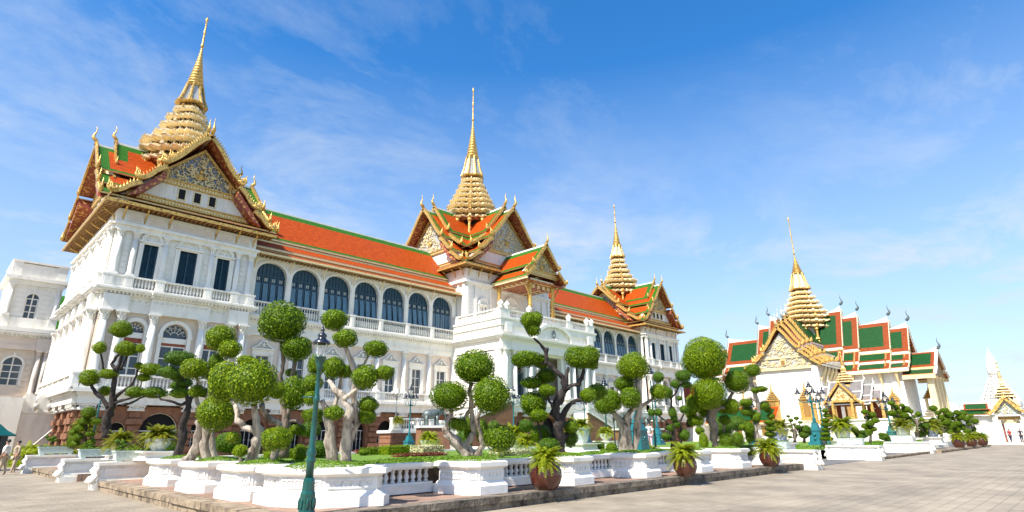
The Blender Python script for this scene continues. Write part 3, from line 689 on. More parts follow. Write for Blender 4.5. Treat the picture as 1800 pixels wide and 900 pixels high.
def pavilion(X, side_vis, far=False):
    Ts = frame(X, YP, 'S'); hw = 6.45
    # core
    b = MB(); b.m('cream'); b.box(X-hw+.7, X+hw-.7, YP+.7, 80.6, 4.5, 22.4)
    b.m('brown_dark'); b.box(X-hw+1.2, X+hw, YP+1.35, 80.8, 0, 4.5); b.m('white'); b.box(X+hw-.7, X+hw, YP+.6, 80.7, 5, 22.4); b.box(X-hw+.6, X+hw-.1, 80.6, 80.8, 5, 22.4)
    b.build('wall', palace)
    ground_floor(Ts, -hw, hw, (-5.9, -4.5, -2.2, 2.2, 4.5, 5.9), ((-3.35, 1.5), (0, 3.2), (3.35, 1.5)), palace)
    balustrade(Ts, [(-hw-.4, -hw+.9, 'p'), (-5.5, -4.6, 's'), (-4.6, -2.2, 'b'), (-2.2, -1.6, 'p'), (-1.6, 1.6, 'b'), (1.6, 2.2, 'p'), (2.2, 4.6, 'b'), (4.6, 5.5, 's'), (hw-.9, hw+.4, 'p')], -.75, 5.85, 7.1, palace)
    # first floor
    b = MB(Ts); b.m('cream'); wall(b, -hw, hw, 0, .7, 5.85, 12.8, [(-3.4, 1.5, 7, 11.3, .75), (0, 2.2, 7, 11.1, 1.1), (3.4, 1.5, 7, 11.3, .75)])
    for z in [7.4+.5*k for k in range(11)]:
        for xa, xb in ((-hw, -4.9), (4.9, hw)): b.box(xa, xb, -.04, 0, z+.04, z+.46)
    b.build('first_floor_wall', palace)
    for c, w in ((-3.4, 1.5), (0, 2.2), (3.4, 1.5)):
        f = MB(Ts); f.m('white'); archivolt(f, c, w, 11.3 if w < 2 else 11.1, -.22, .05, .34); zs = 11.3 if w < 2 else 11.1
        f.box(c-w/2-.34, c-w/2, -.16, .05, 7, zs); f.box(c+w/2, c+w/2+.34, -.16, .05, 7, zs); f.box(c-w/2-.42, c-w/2+.02, -.24, .05, zs-.28, zs)
        f.box(c+w/2-.02, c+w/2+.42, -.24, .05, zs-.28, zs); f.box(c-w/2, c+w/2, .1, .35, zs-.75, zs-.25)
        f.m('glass'); f.box(c-w/2, c+w/2, .36, .4, zs-.3, zs+w/2+.02); f.m('red_wood'); f.box(c-w/2, c+w/2, .3, .36, 10.1, zs-.75)
        f.m('white'); f.sm = True; R = w/2
        for k in range(1, 6):
            a = pi*k/6; f.tube([(c+cos(a)*R*.32, .3, zs+sin(a)*R*.32), (c+cos(a)*R, .3, zs+sin(a)*R)], .03, 4)
            a2 = pi*(k-.5)/6; f.tube([(c+R*.82*cos(a2)+R*.17*cos(j), .3, zs+R*.82*sin(a2)*.98+R*.17*sin(j)) for j in [q*pi/3 for q in range(7)]], .025, 4)
        f.tube([(c+cos(a)*R*.32, .3, zs+sin(a)*R*.32) for a in [pi*k/8 for k in range(9)]], .035, 4); f.sm = False
        o = f.build('window', palace)
        s = MB(Ts); s.m('glass'); s.box(c-w/2, c+w/2, .4, .44, 7, 10.1); s.m('white')
        for k in range(3): xx = c-w/2+w*k/2; s.box(xx-.07, xx+.07, .28, .4, 7, 10.1)
        for z in (7.8, 8.9, 10.05): s.box(c-w/2, c+w/2, .3, .4, z-.05, z+.05)
        s.build('glazing', o)
    for x in (-6.05, -4.75, -2.15, 2.15, 4.75, 6.05): column(Ts, x, -.42, 7.1, 12.8, .36, palace)
    b = MB(Ts); b.m('white'); b.box(-hw-.2, hw+.2, -.3, .7, 12.8, 13.5); b.box(-hw-.15, hw+.15, -.24, .7, 13.5, 14.25)
    for xa, xb in ((-6.4, -4.4), (-2.6, 2.6), (4.4, 6.4)): b.box(xa, xb, -.72, -.24, 12.8, 14.25)
    b.m('white_panel'); b.sm = True
    for xa, xb in ((-4.3, -2.7), (-2.4, 2.4), (2.7, 4.3)):
        yy = -.74 if xa == -2.4 else -.26
        k = int((xb-xa)/.42)
        for i in range(k): x = xa+(i+.5)*(xb-xa)/k; b.tube([(x+.14*cos(j)*(1-j/12), yy, 13.88+.14*sin(j)*(1-j/12)) for j in [q*.9 for q in range(7)]], .03, 4)
    b.sm = False; b.build('frieze', palace)
    cornice(Ts, -hw, hw, -.25, 14.25, 14.85, .75, palace, ends=(1, 1))
    cornice(Ts, -2.75, 2.75, -.7, 14.27, 14.83, .62, palace)
    # second floor
    balustrade(Ts, [(-hw-.35, -hw+.55, 'p'), (-5.9, -5.15, 's'), (-5.15, -4.35, 'p'), (-4.35, -2.55, 'b'), (-2.55, -1.75, 'p'), (-1.75, 1.75, 'b'), (1.75, 2.55, 'p'), (2.55, 4.35, 'b'), (4.35, 5.15, 'p'), (5.15, 5.9, 's'), (hw-.55, hw+.35, 'p')], -.45, 14.85, 16.1, palace)
    b = MB(Ts); b.m('white'); wall(b, -hw, hw, 0, .7, 14.85, 22.5, [(-3.35, 1.25, 16, 19.55, 0), (0, 1.6, 16, 19.6, 0), (3.35, 1.25, 16, 19.55, 0)])
    for z in [16.4+.55*k for k in range(7)]:
        for xa, xb in ((-5.6, -5.1), (5.1, 5.6), (-2.0, -1.5), (1.5, 2.0)): b.box(xa, xb, -.05, 0, z+.04, z+.5)
    b.build('second_floor_wall', palace)
    for c, w, zt in ((-3.35, 1.25, 19.55), (0, 1.6, 19.6), (3.35, 1.25, 19.55)): shutter_window(Ts, c, w, 16, zt, 0, palace, hood='arch')
    for x in (-6.05, -4.75, -2.15, 2.15, 4.75, 6.05): column(Ts, x, -.22, 16.1, 20.5, .26, palace)
    b = MB(Ts); b.m('white'); b.box(-hw-.1, hw+.1, -.35, .1, 20.5, 20.95); b.box(-hw-.3, hw+.3, -.62, .1, 20.95, 21.2); b.box(-hw, hw, -.12, .1, 21.2, 22.6)
    for xa, xb in ((-5.7, -4.5), (-4.1, -2.4), (-2, 2), (2.4, 4.1), (4.5, 5.7)): b.box(xa, xb, -.2, -.12, 21.45, 22.2)
    b.m('cream')
    for xa, xb in ((-5.6, -4.6), (-4.0, -2.5), (-1.9, 1.9), (2.5, 4.0), (4.6, 5.6)): b.box(xa, xb, -.22, -.2, 21.55, 22.1)
    b.build('cornice', palace)
    eave_skirt(Ts, -hw, hw, 22.85, 1.5, palace, brackets=(-6.1, -4.3, -2.2, 2.2, 4.3, 6.1), rise=.8, back=.9)
    # west side
    Tw = frame(X-hw, 80.8, 'W'); SL = 18.8
    if side_vis:
        xs = [SL-.5-1.3*0, SL-1.9, SL-5.2, SL-8.5, SL-11.8, SL-15.1, .5]
        doors = [(SL-3.5, 1.6), (SL-6.85, 1.6), (SL-10.1, 1.6), (SL-13.4, 1.6), (SL-16.6, 1.6)]
        ground_floor(Tw, 0, SL, xs, doors, palace)
        balustrade(Tw, [(SL-.5, SL+1.0, 'p')]+[seg for k in range(6) for seg in ((SL-.5-3.1*(k+1), SL-.5-3.1*k-.7, 'b'), (SL-.5-3.1*k-.7, SL-.5-3.1*k, 's'))], -.75, 5.85, 7.1, palace)
        b = MB(Tw); b.m('cream'); wall(b, 0, SL, 0, .7, 5.85, 12.8, [(c, 1.3, 7, 10.4, 0) for c, w in doors])
        b.box(0, SL, -.05, 0, 5.85, 7.2); b.build('first_floor_wall', palace)
        for c, w in doors: shutter_window(Tw, c, 1.3, 7, 10.4, 0, palace, hood='pediment', glass=True)
        for x in [SL-.5, SL-1.9]+[SL-5.2-3.3*k for k in range(4)]+[.6]: column(Tw, x, -.42, 7.1, 12.8, .36, palace)
        b = MB(Tw); b.m('white'); b.box(-.1, SL-.3, -.3, .7, 12.8, 14.25)
        for x in [SL-1.2]+[SL-5.2-3.3*k for k in range(4)]: b.box(x-.75, x+.75, -.74, -.3, 12.8, 14.25)
        b.build('frieze', palace)
        cornice(Tw, 0, SL-.02, -.25, 14.27, 14.83, .72, palace)
        for x in [SL-5.2-3.3*k for k in range(4)]: cornice(Tw, x-.8, x+.8, -.72, 14.29, 14.81, .6, palace, ends=(1, 1))
        balustrade(Tw, [(SL-.5, SL+.35, 'p')]+[seg for k in range(6) for seg in ((SL-.5-3.1*(k+1), SL-.5-3.1*k-.7, 's'), (SL-.5-3.1*k-.7, SL-.5-3.1*k, 'p'))], -.45, 14.85, 16.1, palace)
        b = MB(Tw); b.m('white'); wall(b, 0, SL-.02, 0, .7, 14.85, 22.5, [(c, 1.2, 16, 19.5, 0) for c, w in doors]); b.build('second_floor_wall', palace)
        for c, w in doors: shutter_window(Tw, c, 1.2, 16, 19.5, 0, palace, hood='arch')
        for x in [SL-.5, SL-1.9]+[SL-5.2-3.3*k for k in range(4)]+[.6]: column(Tw, x, -.22, 16.1, 20.5, .26, palace)
    else:
        b = MB(Tw); b.m('brownstone'); b.box(16.2, SL-.02, 0, .7, 0, 4.4); b.m('cream'); b.box(0, SL-.02, 0, .7, 4.4, 12.8); b.m('white'); b.box(0, SL-.02, 0, .7, 12.8, 22.5)
        b.box(15.5, SL, -.6, 0, 4.6, 5.85); b.box(15.5, SL, -.3, 0, 12.8, 14.25); b.box(15.5, SL, -.5, 0, 14.85, 16.05); b.build('wall', palace)
        cornice(Tw, 15.6, SL-.02, -.25, 14.27, 14.83, .72, palace)
        column(Tw, SL-.5, -.22, 16.1, 20.5, .26, palace); column(Tw, SL-.5, -.42, 7.1, 12.8, .36, palace)
    b = MB(Tw); b.m('white'); b.box(0, SL+.1, -.35, .1, 20.5, 20.93); b.box(-.3, SL+.28, -.62, .1, 20.97, 21.18); b.box(0, SL, -.12, .1, 21.2, 22.6); b.build('cornice', palace)
    eave_skirt(Tw, 0, SL, 22.83, 1.5, palace, brackets=[1+2.8*k for k in range(7)] if side_vis else (18.0,), rise=.8, back=.9)
    # roofs: four arms
    t_out = [((0, 32.1), (3.7, 27.75)), ((3.5, 27.35), (5.6, 25.45)), ((5.4, 25.05), (7.55, 23.55))]
    for face in ('S', 'W', 'E', 'N'):
        if face in ('S', 'N'): half, out, sc = hw, 10.6, 1.0
        else: half, out, sc = 9.4, 8.35, 1.30
        T = frame(X, CY, face)
        roof_arm(T, -out, t_out, palace, sc=sc)
        tin = [((0, 32.95), (2.75, 29.1))]
        roof_arm(T, -out+1.75, tin, palace, sc=1.0+(sc-1)*.2)
        pr = [((a[0]*sc, a[1]+.28), (c[0]*sc, c[1]+.28)) for a, c in t_out]
        vis = face in ('S', 'W') or (face == 'E')
        if vis:
            bargeboard(pr, T, -out, 0, palace, h=.5, chofa_h=1.75, wave=.12 if face == 'S' else .06)
            bargeboard([((0, 33.25), (2.75*(1.0+(sc-1)*.2), 29.4))], T, -out+1.7, 0, palace, h=.45, chofa_h=1.6, tail=.9)
            gable_wall(T, 6.7*sc, 24.1, 31.3, 26.75, -out+1.6, palace, rnd, n=110 if face == 'S' else 60, windows=True, low='white')
            # corner brackets under the gable
            for sx in (-1, 1): g = MB(T); g.m('red_soffit'); g.ext([(sx*6.3*sc, -out+.15, 23.7), (sx*5.6*sc, -out+.15, 24.6), (sx*3.5*sc, -out+.15, 27.1), (sx*3.4*sc, -out+.15, 26.4), (sx*5.4*sc, -out+.15, 24.1)], (0, 1.4, 0)); g.build('gable_soffit', palace)
    spire(X, CY, 28.6, 31.85, 40.7, 43.6, 49.3, 54.0, 4.55 if X < 50 else 4.3, 1.8, palace, rnd, 7, hd=2.9)
pavilion(PL, True); pavilion(PR, False)
# ------------------------------------------------ wings
def wing(xa, xb, bays, mirror, name_off=0):
    Tw = frame(0, YW, 'S')
    b = MB(); b.m('cream'); b.box(xa, xb, YW+.7, 79, 4.4, 21.3); b.m('brown_dark'); b.box(xa, xb, YW+2.2, 79, 0, 4.4); b.build('wall', palace)
    ps = [c-2.06 for c in bays]+[bays[-1]+2.06]
    # arcade on the ground floor
    b = MB(Tw); b.m('brownstone'); wall(b, xa, xb, 0, .7, 0, 4.4, [(c, 2.5, .0, 2.3, 1.25) for c in bays]); b.build('ground_floor_wall', palace)
    for c in bays:
        g = MB(Tw); g.m('void'); g.box(c-1.3, c+1.3, 1.0, 1.05, 0, 3.9); g.m('white')
        for k in range(5): x = c-1.0+.5*k; g.box(x-.03, x+.03, .85, .9, 0, 2.4)
        g.box(c-1.25, c+1.25, .84, .9, 2.3, 2.4); g.sm = True
        for k in range(5): g.tube([(c-1+.5*k+.1*cos(j), .83, 1.4+.1*sin(j)) for j in [q*pi/4 for q in range(9)]], .02, 4)
        g.sm = False; g.build('grille_door', palace)
    rustic(Tw, ps, 1.15, 0, .35, 4.0, palace, proj=.4)
    e = MB(Tw); e.m('white'); e.box(xa, xb, -.62, .6, 4.55, 5.25); e.box(xa, xb, -.78, .5, 5.25, 5.5); e.box(xa, xb, -1.05, .4, 5.5, 5.8); e.build('entablature', palace)
    segs = []
    for c in bays: segs += [(c-2.06-.35, c-2.06+.35, 'p'), (c-2.06+.35, c-.95, 's'), (c-.95, c+.95, 'b'), (c+.95, c+2.06-.35, 's')]
    segs.append((ps[-1]-.35, ps[-1]+.35, 'p'))
    balustrade(Tw, segs, -.72, 5.8, 6.95, palace)
    b = MB(Tw); b.m('cream'); wall(b, xa, xb, 0, .7, 5.8, 12.9, [(c, 1.35, 6.8, 10.15, 0) for c in bays]); b.build('first_floor_wall', palace)
    for c in bays: shutter_window(Tw, c, 1.35, 6.8, 10.15, 0, palace, hood='pediment', glass=True, bars=(2, 3))
    for x in ps: column(Tw, x, -.14, 6.95, 12.3, .3, palace)
    b = MB(Tw); b.m('white'); b.box(xa, xb, -.3, .1, 12.3, 12.8); b.box(xa, xb, -.36, .1, 12.8, 12.95); b.box(xa, xb, -.24, .1, 12.95, 13.75); b.build('frieze', palace)
    cornice(Tw, xa, xb, -.2, 13.75, 14.4, .7, palace, dent=.36, dsz=.18)
    segs = []
    for c in bays: segs += [(c-2.06-.3, c-2.06+.3, 'p'), (c-2.06+.3, c+2.06-.3, 'b')]
    segs.append((ps[-1]-.3, ps[-1]+.3, 'p'))
    balustrade(Tw, segs, -.42, 14.4, 16.05, palace)
    b = MB(Tw); b.m('white'); wall(b, xa, xb, 0, .5, 14.4, 21.4, [(c, 3.45, 15.6, 19.3, 1.45) for c in bays]); b.box(xa, xb, -.1, 0, 21.0, 21.4)
    for x in ps: b.box(x-.2, x+.2, -.14, 0, 16, 20.3)
    b.build('gallery_wall', palace)
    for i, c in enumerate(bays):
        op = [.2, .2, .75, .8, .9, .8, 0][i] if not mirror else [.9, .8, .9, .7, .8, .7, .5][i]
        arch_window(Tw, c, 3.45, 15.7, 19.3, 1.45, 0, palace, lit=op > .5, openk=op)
    for x in ps:
        c = MB(Tw); c.m('gold_pale'); c.sm = True; c.tube([(x, -.95, 21.15), (x, -.55, 20.95), (x, -.25, 20.4), (x, -.12, 19.7)], [.06, .08, .07, .03], 5); c.sm = False; c.build('eave_bracket', palace)
    # roof tiers
    for ti, (ya, za, yb, zb) in enumerate(((CY, 29.85, 66.0, 24.3), (66.3, 23.85, 64.3, 22.55), (64.6, 22.2, 62.45, 21.35))):
        b = MB(); panel(b, [(xa, yb, zb), (xb, yb, zb), (xb, ya, za), (xa, ya, za)], 'tile_green' if ti == 0 else 'tile_brown', 'tile_orange', (0, 0, .45, 1.25 if ti == 0 else .0))
        b.m('gold_pale'); b.box(xa, xb, yb-.1, yb+.06, zb-.12, zb+.04); b.m('gold_dark'); b.box(xa, xb, yb-.04, yb+.04, zb-.26, zb-.12)
        n = int((xb-xa)/.45)
        for i in range(n): x = xa+(i+.5)*.45; b.box(x-.08, x+.08, yb, yb+1.1, zb-.24, zb-.08)
        if ti: b.m('gold_pale'); b.box(xa, xb, ya-.3, ya+.1, za, za+.3); b.m('white'); b.box(xa, xb, ya-.26, ya-.1, za+.3, za+.42)
        b.build('roof', palace)
    b = MB(); panel(b, [(xb, 80.5, 21.3), (xa, 80.5, 21.3), (xa, CY, 29.85), (xb, CY, 29.85)], 'tile_green', 'tile_orange', (0, 0, .3, .75)); b.m('white'); b.box(xa, xb, CY-.15, CY+.15, 29.9, 30.12); b.build('roof', palace)
wing(PL+6.3, 53.0, [25.5+4.12*k for k in range(7)], False)
wing(71.4, PR-6.3, [74.5+4.08*k for k in range(7)][:6]+[98.9], True)
# ------------------------------------------------ central pavilion
def central():
    x0, x1, y0 = 53.1, 71.5, 61.9; xc = CX; hw = 9.2
    T = frame(xc, y0, 'S')
    b = MB(); b.m('white'); b.box(x0, x1, y0, 80.8, 0, 25.4); b.m('red_wood'); b.box(xc-1, xc+1, y0-.05, y0, 16, 20); b.build('wall', palace)
    b = MB(T); b.m('white'); b.box(-hw-.12, hw+.12, -.2, .1, 22.9, 23.2); b.box(-hw-.35, hw+.35, -.5, .1, 23.2, 23.5); b.box(-hw, hw, -.08, 0, 14.5, 16); 
    for x in (-8.9, -7.4, -4.4, 4.4, 7.4, 8.9): b.box(x-.22, x+.22, -.24, 0, 16.1, 22.9)
    for xa, xb in ((-8.5, -7.7), (-7.1, -4.7), (4.7, 7.1), (7.7, 8.5)): b.box(xa, xb, -.08, 0, 23.8, 25.0)
    for z in [16.4+.6*k for k in range(10)]: b.box(-8.65, -7.65, -.05, 0, z+.04, z+.54)
    b.build('cornice', palace)
    for c in (-5.9, 5.9): shutter_window(T, c, 1.3, 16.3, 20.0, -.1, palace, hood='arch', m='red_wood')
    shutter_window(T, 0, 2.2, 16.3, 20.6, -.1, palace, m='red_wood', hood='arch')
    eave_skirt(T, -hw, hw, 25.75, 1.35, palace, brackets=(-8.8, -6.8, -4.8, 4.8, 6.8, 8.8), rise=.7, back=.9)
    Tw = frame(x0, 80.8, 'W')
    b = MB(Tw); b.m('white'); b.box(16, 19.0, -.2, .1, 22.9, 23.2); b.box(16, 19.2, -.5, .1, 23.2, 23.5); b.box(17.2, 17.6, -.24, 0, 16, 22.9); b.box(18.3, 18.8, -.24, 0, 16, 22.9); b.build('cornice', palace)
    eave_skirt(Tw, 0, 18.9, 25.73, 1.35, palace, brackets=(12.5, 14.5, 16.5, 18.3), rise=.7, back=.9)
    t_out = [((0, 36.9), (4.8, 31.2)), ((4.55, 30.75), (7.3, 28.4)), ((7.0, 27.95), (9.75, 26.25))]
    for face in ('S', 'W', 'E', 'N'):
        Tf = frame(xc, CY, face); out = 10.5
        roof_arm(Tf, -out, t_out, palace); roof_arm(Tf, -out+2.3, [((0, 37.9), (3.7, 32.9))], palace)
        roof_arm(Tf, -out+2.3, [((4.3, 32.3), (7.0, 29.8))], palace)
        if face != 'N':
            pr = [((a[0], a[1]+.28), (c[0], c[1]+.28)) for a, c in t_out]
            bargeboard(pr, Tf, -out, 0, palace, h=.55, chofa_h=2.1, wave=.1)
            bargeboard([((0, 38.2), (3.7, 33.2)), ((4.0, 32.3), (7.0, 30.1))], Tf, -out+2.2, 0, palace, h=.5, chofa_h=2.0)
            gable_wall(Tf, 8.7, 26.7, 35.9, 29.6, -out+1.7, palace, rnd, n=130, windows=False, mos='mirror_grey')
            for sx in (-1, 1): g = MB(Tf); g.m('red_soffit'); g.ext([(sx*8.6, -out+.15, 26.5), (sx*7.4, -out+.15, 27.6), (sx*4.6, -out+.15, 30.6), (sx*4.5, -out+.15, 29.8), (sx*7.2, -out+.15, 27.0)], (0, 1.5, 0)); g.build('gable_soffit', palace)
    spire(xc, CY, 33.2, 37.1, 46.1, 50.2, 57.8, 65.2, 4.9, 2.15, palace, rnd, 8, hd=3.1, col_r=.26)
central()
# ------------------------------------------------ porch block with roof terrace
def porch():
    x0, x1, y0, y1 = 52.3, 72.2, 53.8, 63.6; T = frame(0, y0, 'S'); Tw = frame(x0, y1, 'W'); c = 62.25
    b = MB(T); b.m('brownstone'); wall(b, x0+.2, x1-.2, .5, 1.2, 0, 4.6, [(55.6, 1.9, 0, 2.4, .95), (c, 3.2, 0, 2.4, 1.6), (68.9, 1.9, 0, 2.4, .95)]); b.box(x0+.3, x0+1, .6, 9.7, 0, 4.6); b.box(x1-1, x1-.3, .6, 9.7, 0, 4.6)
    b.m('void'); b.box(x0+1, x1-1, 1.5, 1.6, 0, 4.6); b.build('ground_floor_wall', palace)
    rustic(T, (x0+.9, x0+2.3, 57.2, 58.8, 65.7, 67.3, x1-2.3, x1-.9), 1.0, .5, .2, 4.0, palace, proj=.4)
    rustic(Tw, (1.2, 3.6, 6.0, 8.6), 1.0, .3, .2, 4.0, palace, proj=.35)
    b = MB(); b.m('white'); b.box(x0-.3, x1+.3, y0-.3, y1, 4.55, 5.3); b.box(x0-.5, x1+.5, y0-.5, y1, 5.3, 5.85); b.build('entablature', palace)
    b = MB(T); b.m('white')
    wall(b, x0, x1, 0, .8, 5.85, 12.5, [(56.1, 1.7, 6.2, 12.2, 0), (c, 4.6, 6.2, 12.2, 0), (68.4, 1.7, 6.2, 12.2, 0)])
    b.box(x0, x0+.8, .8, 9.8, 5.85, 12.5); b.box(x1-.8, x1, .8, 9.8, 5.85, 12.5)
    b.m('cream'); b.box(x0+.8, x1-.8, 3.0, 3.3, 5.85, 12.5); b.m('white'); b.box(x0, x1, .8, 9.8, 12.4, 12.5)
    for z in [6.4+.55*k for k in range(11)]: b.box(x0-.03, x0+2.9, -.04, 0, z+.03, z+.5)
    b.build('first_floor_wall', palace)
    for x in (x0+.55, x0+2.3, 57.6, 59.0, 65.5, 66.9, x1-2.3, x1-.55): column(T, x, -.32, 6.4, 12.5, .34, palace)
    b = MB(Tw); b.m('white')
    for x in (.6, 9.3): b.box(x-.35, x+.35, -.25, 0, 6.4, 12.5)
    b.box(1.6, 8.3, -.06, 0, 11.6, 11.9); b.box(1.6, 1.9, -.06, 0, 7, 11.6); b.box(8.0, 8.3, -.06, 0, 7, 11.6); b.build('pilaster', palace)
    for cx_ in (56.1, 68.4):
        g = MB(T); g.m('void'); g.box(cx_-.85, cx_+.85, .9, .95, 6.2, 12.2); g.m('shutter_teal')
        for k in range(9): xx = cx_-.8+.2*k; g.box(xx-.025, xx+.025, .4, .46, 6.2, 9.6)
        g.box(cx_-.85, cx_+.85, .38, .46, 9.5, 9.65); g.m('gold_dark'); g.sm = True
        for k in range(4): g.tube([(cx_-.55+.37*k+.15*cos(j), .42, 9.95+.18*sin(j)) for j in [q*pi/4 for q in range(9)]], .03, 4)
        g.sm = False; g.build('gate', palace)
    g = MB(T); g.m('red_wood'); g.box(c-2.2, c+2.2, 2.8, 2.9, 6.2, 10); g.m('glass'); g.box(c-2.2, c+2.2, 2.8, 2.88, 10.1, 12.1); g.build('entrance_door', palace)
    b = MB(); b.m('white'); b.box(x0-.15, x1+.15, y0-.5, y1, 12.5, 13.1); b.box(x0-.1, x1+.1, y0-.38, y1, 13.1, 13.8); b.build('frieze', palace)
    cornice(T, x0, x1, -.35, 13.8, 14.4, .7, palace, ends=(1, 1), dent=.36, dsz=.18); cornice(Tw, 0, 9.78, -.1, 13.82, 14.38, .68, palace, dent=.36, dsz=.18)
    b = MB(); b.m('white'); b.box(x0-.2, x1+.2, y0-.2, y1, 14.4, 15.6); b.box(x0-.4, x1+.4, y0-.4, y1, 15.6, 16.5); b.box(x0-.55, x1+.55, y0-.55, y1, 16.5, 16.75)
    b.build('parapet', palace)
    b = MB(T); b.m('white')
    for xx in (53.4, 71.1): b.box(xx-.75, xx+.75, -.5, -.4, 14.75, 16.2); b.m('white_panel'); b.box(xx-.5, xx+.5, -.56, -.5, 14.95, 16.0); b.m('white')
    b.build('panel', palace)
    b = MB(Tw); b.m('white_panel'); b.box(1.2, 4.2, -.45, -.4, 15.8, 16.3); b.box(5, 8.4, -.45, -.4, 15.8, 16.3); b.build('panel', palace)
    balustrade(T, [(x0-.4, x0+1.6, 'p'), (x0+1.6, 57.2, 'b'), (57.2, 58.6, 'p'), (58.6, 65.9, 'b'), (65.9, 67.3, 'p'), (67.3, x1-1.6, 'b'), (x1-1.6, x1+.4, 'p')], 0, 16.75, 17.95, palace)
    balustrade(Tw, [(0, 1.2, 'p'), (1.2, 4.6, 'b'), (4.6, 5.2, 'p'), (5.2, 8.4, 'b'), (8.4, 9.8, 's')], 0, 16.75, 17.95, palace)
    for xx in (x0, x0+1.2, 57.9, 66.6, x1-1.2, x1):
        u = MB(T); u.m('white'); u.sm = True; u.lathe(xx, 0, [(.34, 17.95), (.34, 18.05), (.2, 18.12), (.42, 18.35), (.46, 18.55), (.3, 18.8), (.12, 18.95), (.04, 19.1)], 12); u.sm = False; u.build('urn', palace)
    # segmental pediment with medallion
    p = MB(T); p.m('white'); w = 8.2; A = arch_pts(c, w, 14.4, 18, 2.45); B = arch_pts(c, w-1.0, 14.4, 18, 2.0)
    for i in range(18):
        a1, a2, b1, b2 = A[i], A[i+1], B[i], B[i+1]
        p.ext([(b1[0], -1.0, b1[1]), (b2[0], -1.0, b2[1]), (a2[0], -1.0, a2[1]), (a1[0], -1.0, a1[1])], (0, .8, 0))
        mx_, mz = (b1[0]+b2[0])/2, (b1[1]+b2[1])/2; p.box(mx_-.09, mx_+.09, -.85, -.6, mz-.16, mz+.02)
    p.add([(c, -.62, 14.4)]+[(q[0], -.62, q[1]) for q in B], [(0, i+2, i+1) for i in range(18)]); p.build('pediment', palace)
    md = MB(T); md.m('mosaic_blue'); md.m('cloth_navy'); md.lathe(0, 0, [(1, 0)], 4) if False else None
    ring = [(c+.42*cos(a), sin(a)*.62+15.4) for a in [2*pi*k/20 for k in range(20)]]
    md.ext([(x, -.7, z) for x, z in ring], (0, .08, 0)); md.m('white'); md.sm = True
    md.tube([(x, -.72, z) for x, z in ring+ring[:1]], .06, 5); md.ell((c, -.74, 15.62), .1, .04, .13, 8, 5); md.ell((c, -.74, 15.25), .2, .04, .24, 8, 5)
    for sx in (-1, 1): md.tube([(c+sx*.15, -.72, 14.72), (c+sx*.7, -.74, 14.66), (c+sx*1.15, -.72, 14.82)], [.12, .09, .03], 6)
    md.sm = False; md.build('medallion', palace)
    # porch roof on gilt columns
    for X, Y in ((59.75, 55.3), (64.75, 55.3), (58.9, 60.9), (65.6, 60.9)):
        g = MB(); g.m('gold'); g.frustum(X, Y, 16.75, 17.6, .45, .45, .34, .34); g.sm = True
        g.lathe(X, Y, [(.30, 17.6), (.29, 20), (.25, 22.2), (.38, 22.6), (.34, 22.8), (.5, 23.2)], 12); g.sm = False
        for k in range(8): a = 2*pi*k/8; g.add([(X+.27*cos(a-.3), Y+.27*sin(a-.3), 22.1), (X+.27*cos(a+.3), Y+.27*sin(a+.3), 22.1), (X+.5*cos(a), Y+.5*sin(a), 22.75)], [(0, 1, 2)])
        g.build('gilt_column', palace)
    Tc = frame(c, 54.0, 'S'); t = [((0, 29.0), (2.75, 25.55)), ((2.6, 25.1), (4.3, 23.55))]
    roof_arm(Tc, 0, t, palace, L1=8.6)
    b = MB(Tc); b.m('gold_pale')
    for sx in (-1, 1): b.box(sx*2.5-.15, sx*2.5+.15, 1.0, 8, 23.1, 23.6); b.box(sx*4.25-.06, sx*4.25+.06, 0, 8.4, 23.25, 23.5)
    b.box(-2.6, 2.6, 1.1, 1.4, 23.1, 23.8); b.box(-3.2, 3.2, 1.0, 1.1, 24.3, 24.7)
    b.m('red_soffit'); b.box(-4.2, 4.2, .2, 8.2, 23.15, 23.2)
    for k in range(7):
        for j in (-1, 1): b.m('gold'); b.box(j*3.3-.35, j*3.3+.35, .8+k*1.05, 1.4+k*1.05, 23.05, 23.14); b.m('cloth_white'); b.box(j*3.3-.15, j*3.3+.15, 1.0+k*1.05, 1.2+k*1.05, 23.0, 23.05)
    for k in range(4): b.m('red_soffit'); b.box(-2.1+k*1.1, -1.2+k*1.1, 1.4, 1.45, 22.3, 23.1); b.m('gold_pale'); b.box(-1.95+k*1.1, -1.35+k*1.1, 1.34, 1.4, 22.45, 22.95)
    b.build('porch_ceiling', palace)
    bargeboard([((a[0], a[1]+.28), (q[0], q[1]+.28)) for a, q in t], Tc, 0, 0, palace, h=.42, chofa_h=1.5, tail=.85)
    gable_wall(Tc, 3.9, 24.6, 28.4, 24.75, 1.1, palace, rnd, n=60, windows=False, mos='mirror_grey')
    # wide gold braces under the porch eave
    for sx in (-1, 1):
        q = MB(Tc); q.m('gold'); q.sm = True; q.tube([(sx*4.0, 1.2, 23.3), (sx*3.6, 1.2, 22.6), (sx*2.9, 1.25, 21.6), (sx*2.75, 1.3, 20.4)], [.06, .12, .1, .05], 5); q.sm = False; q.build('eave_bracket', palace)
porch()
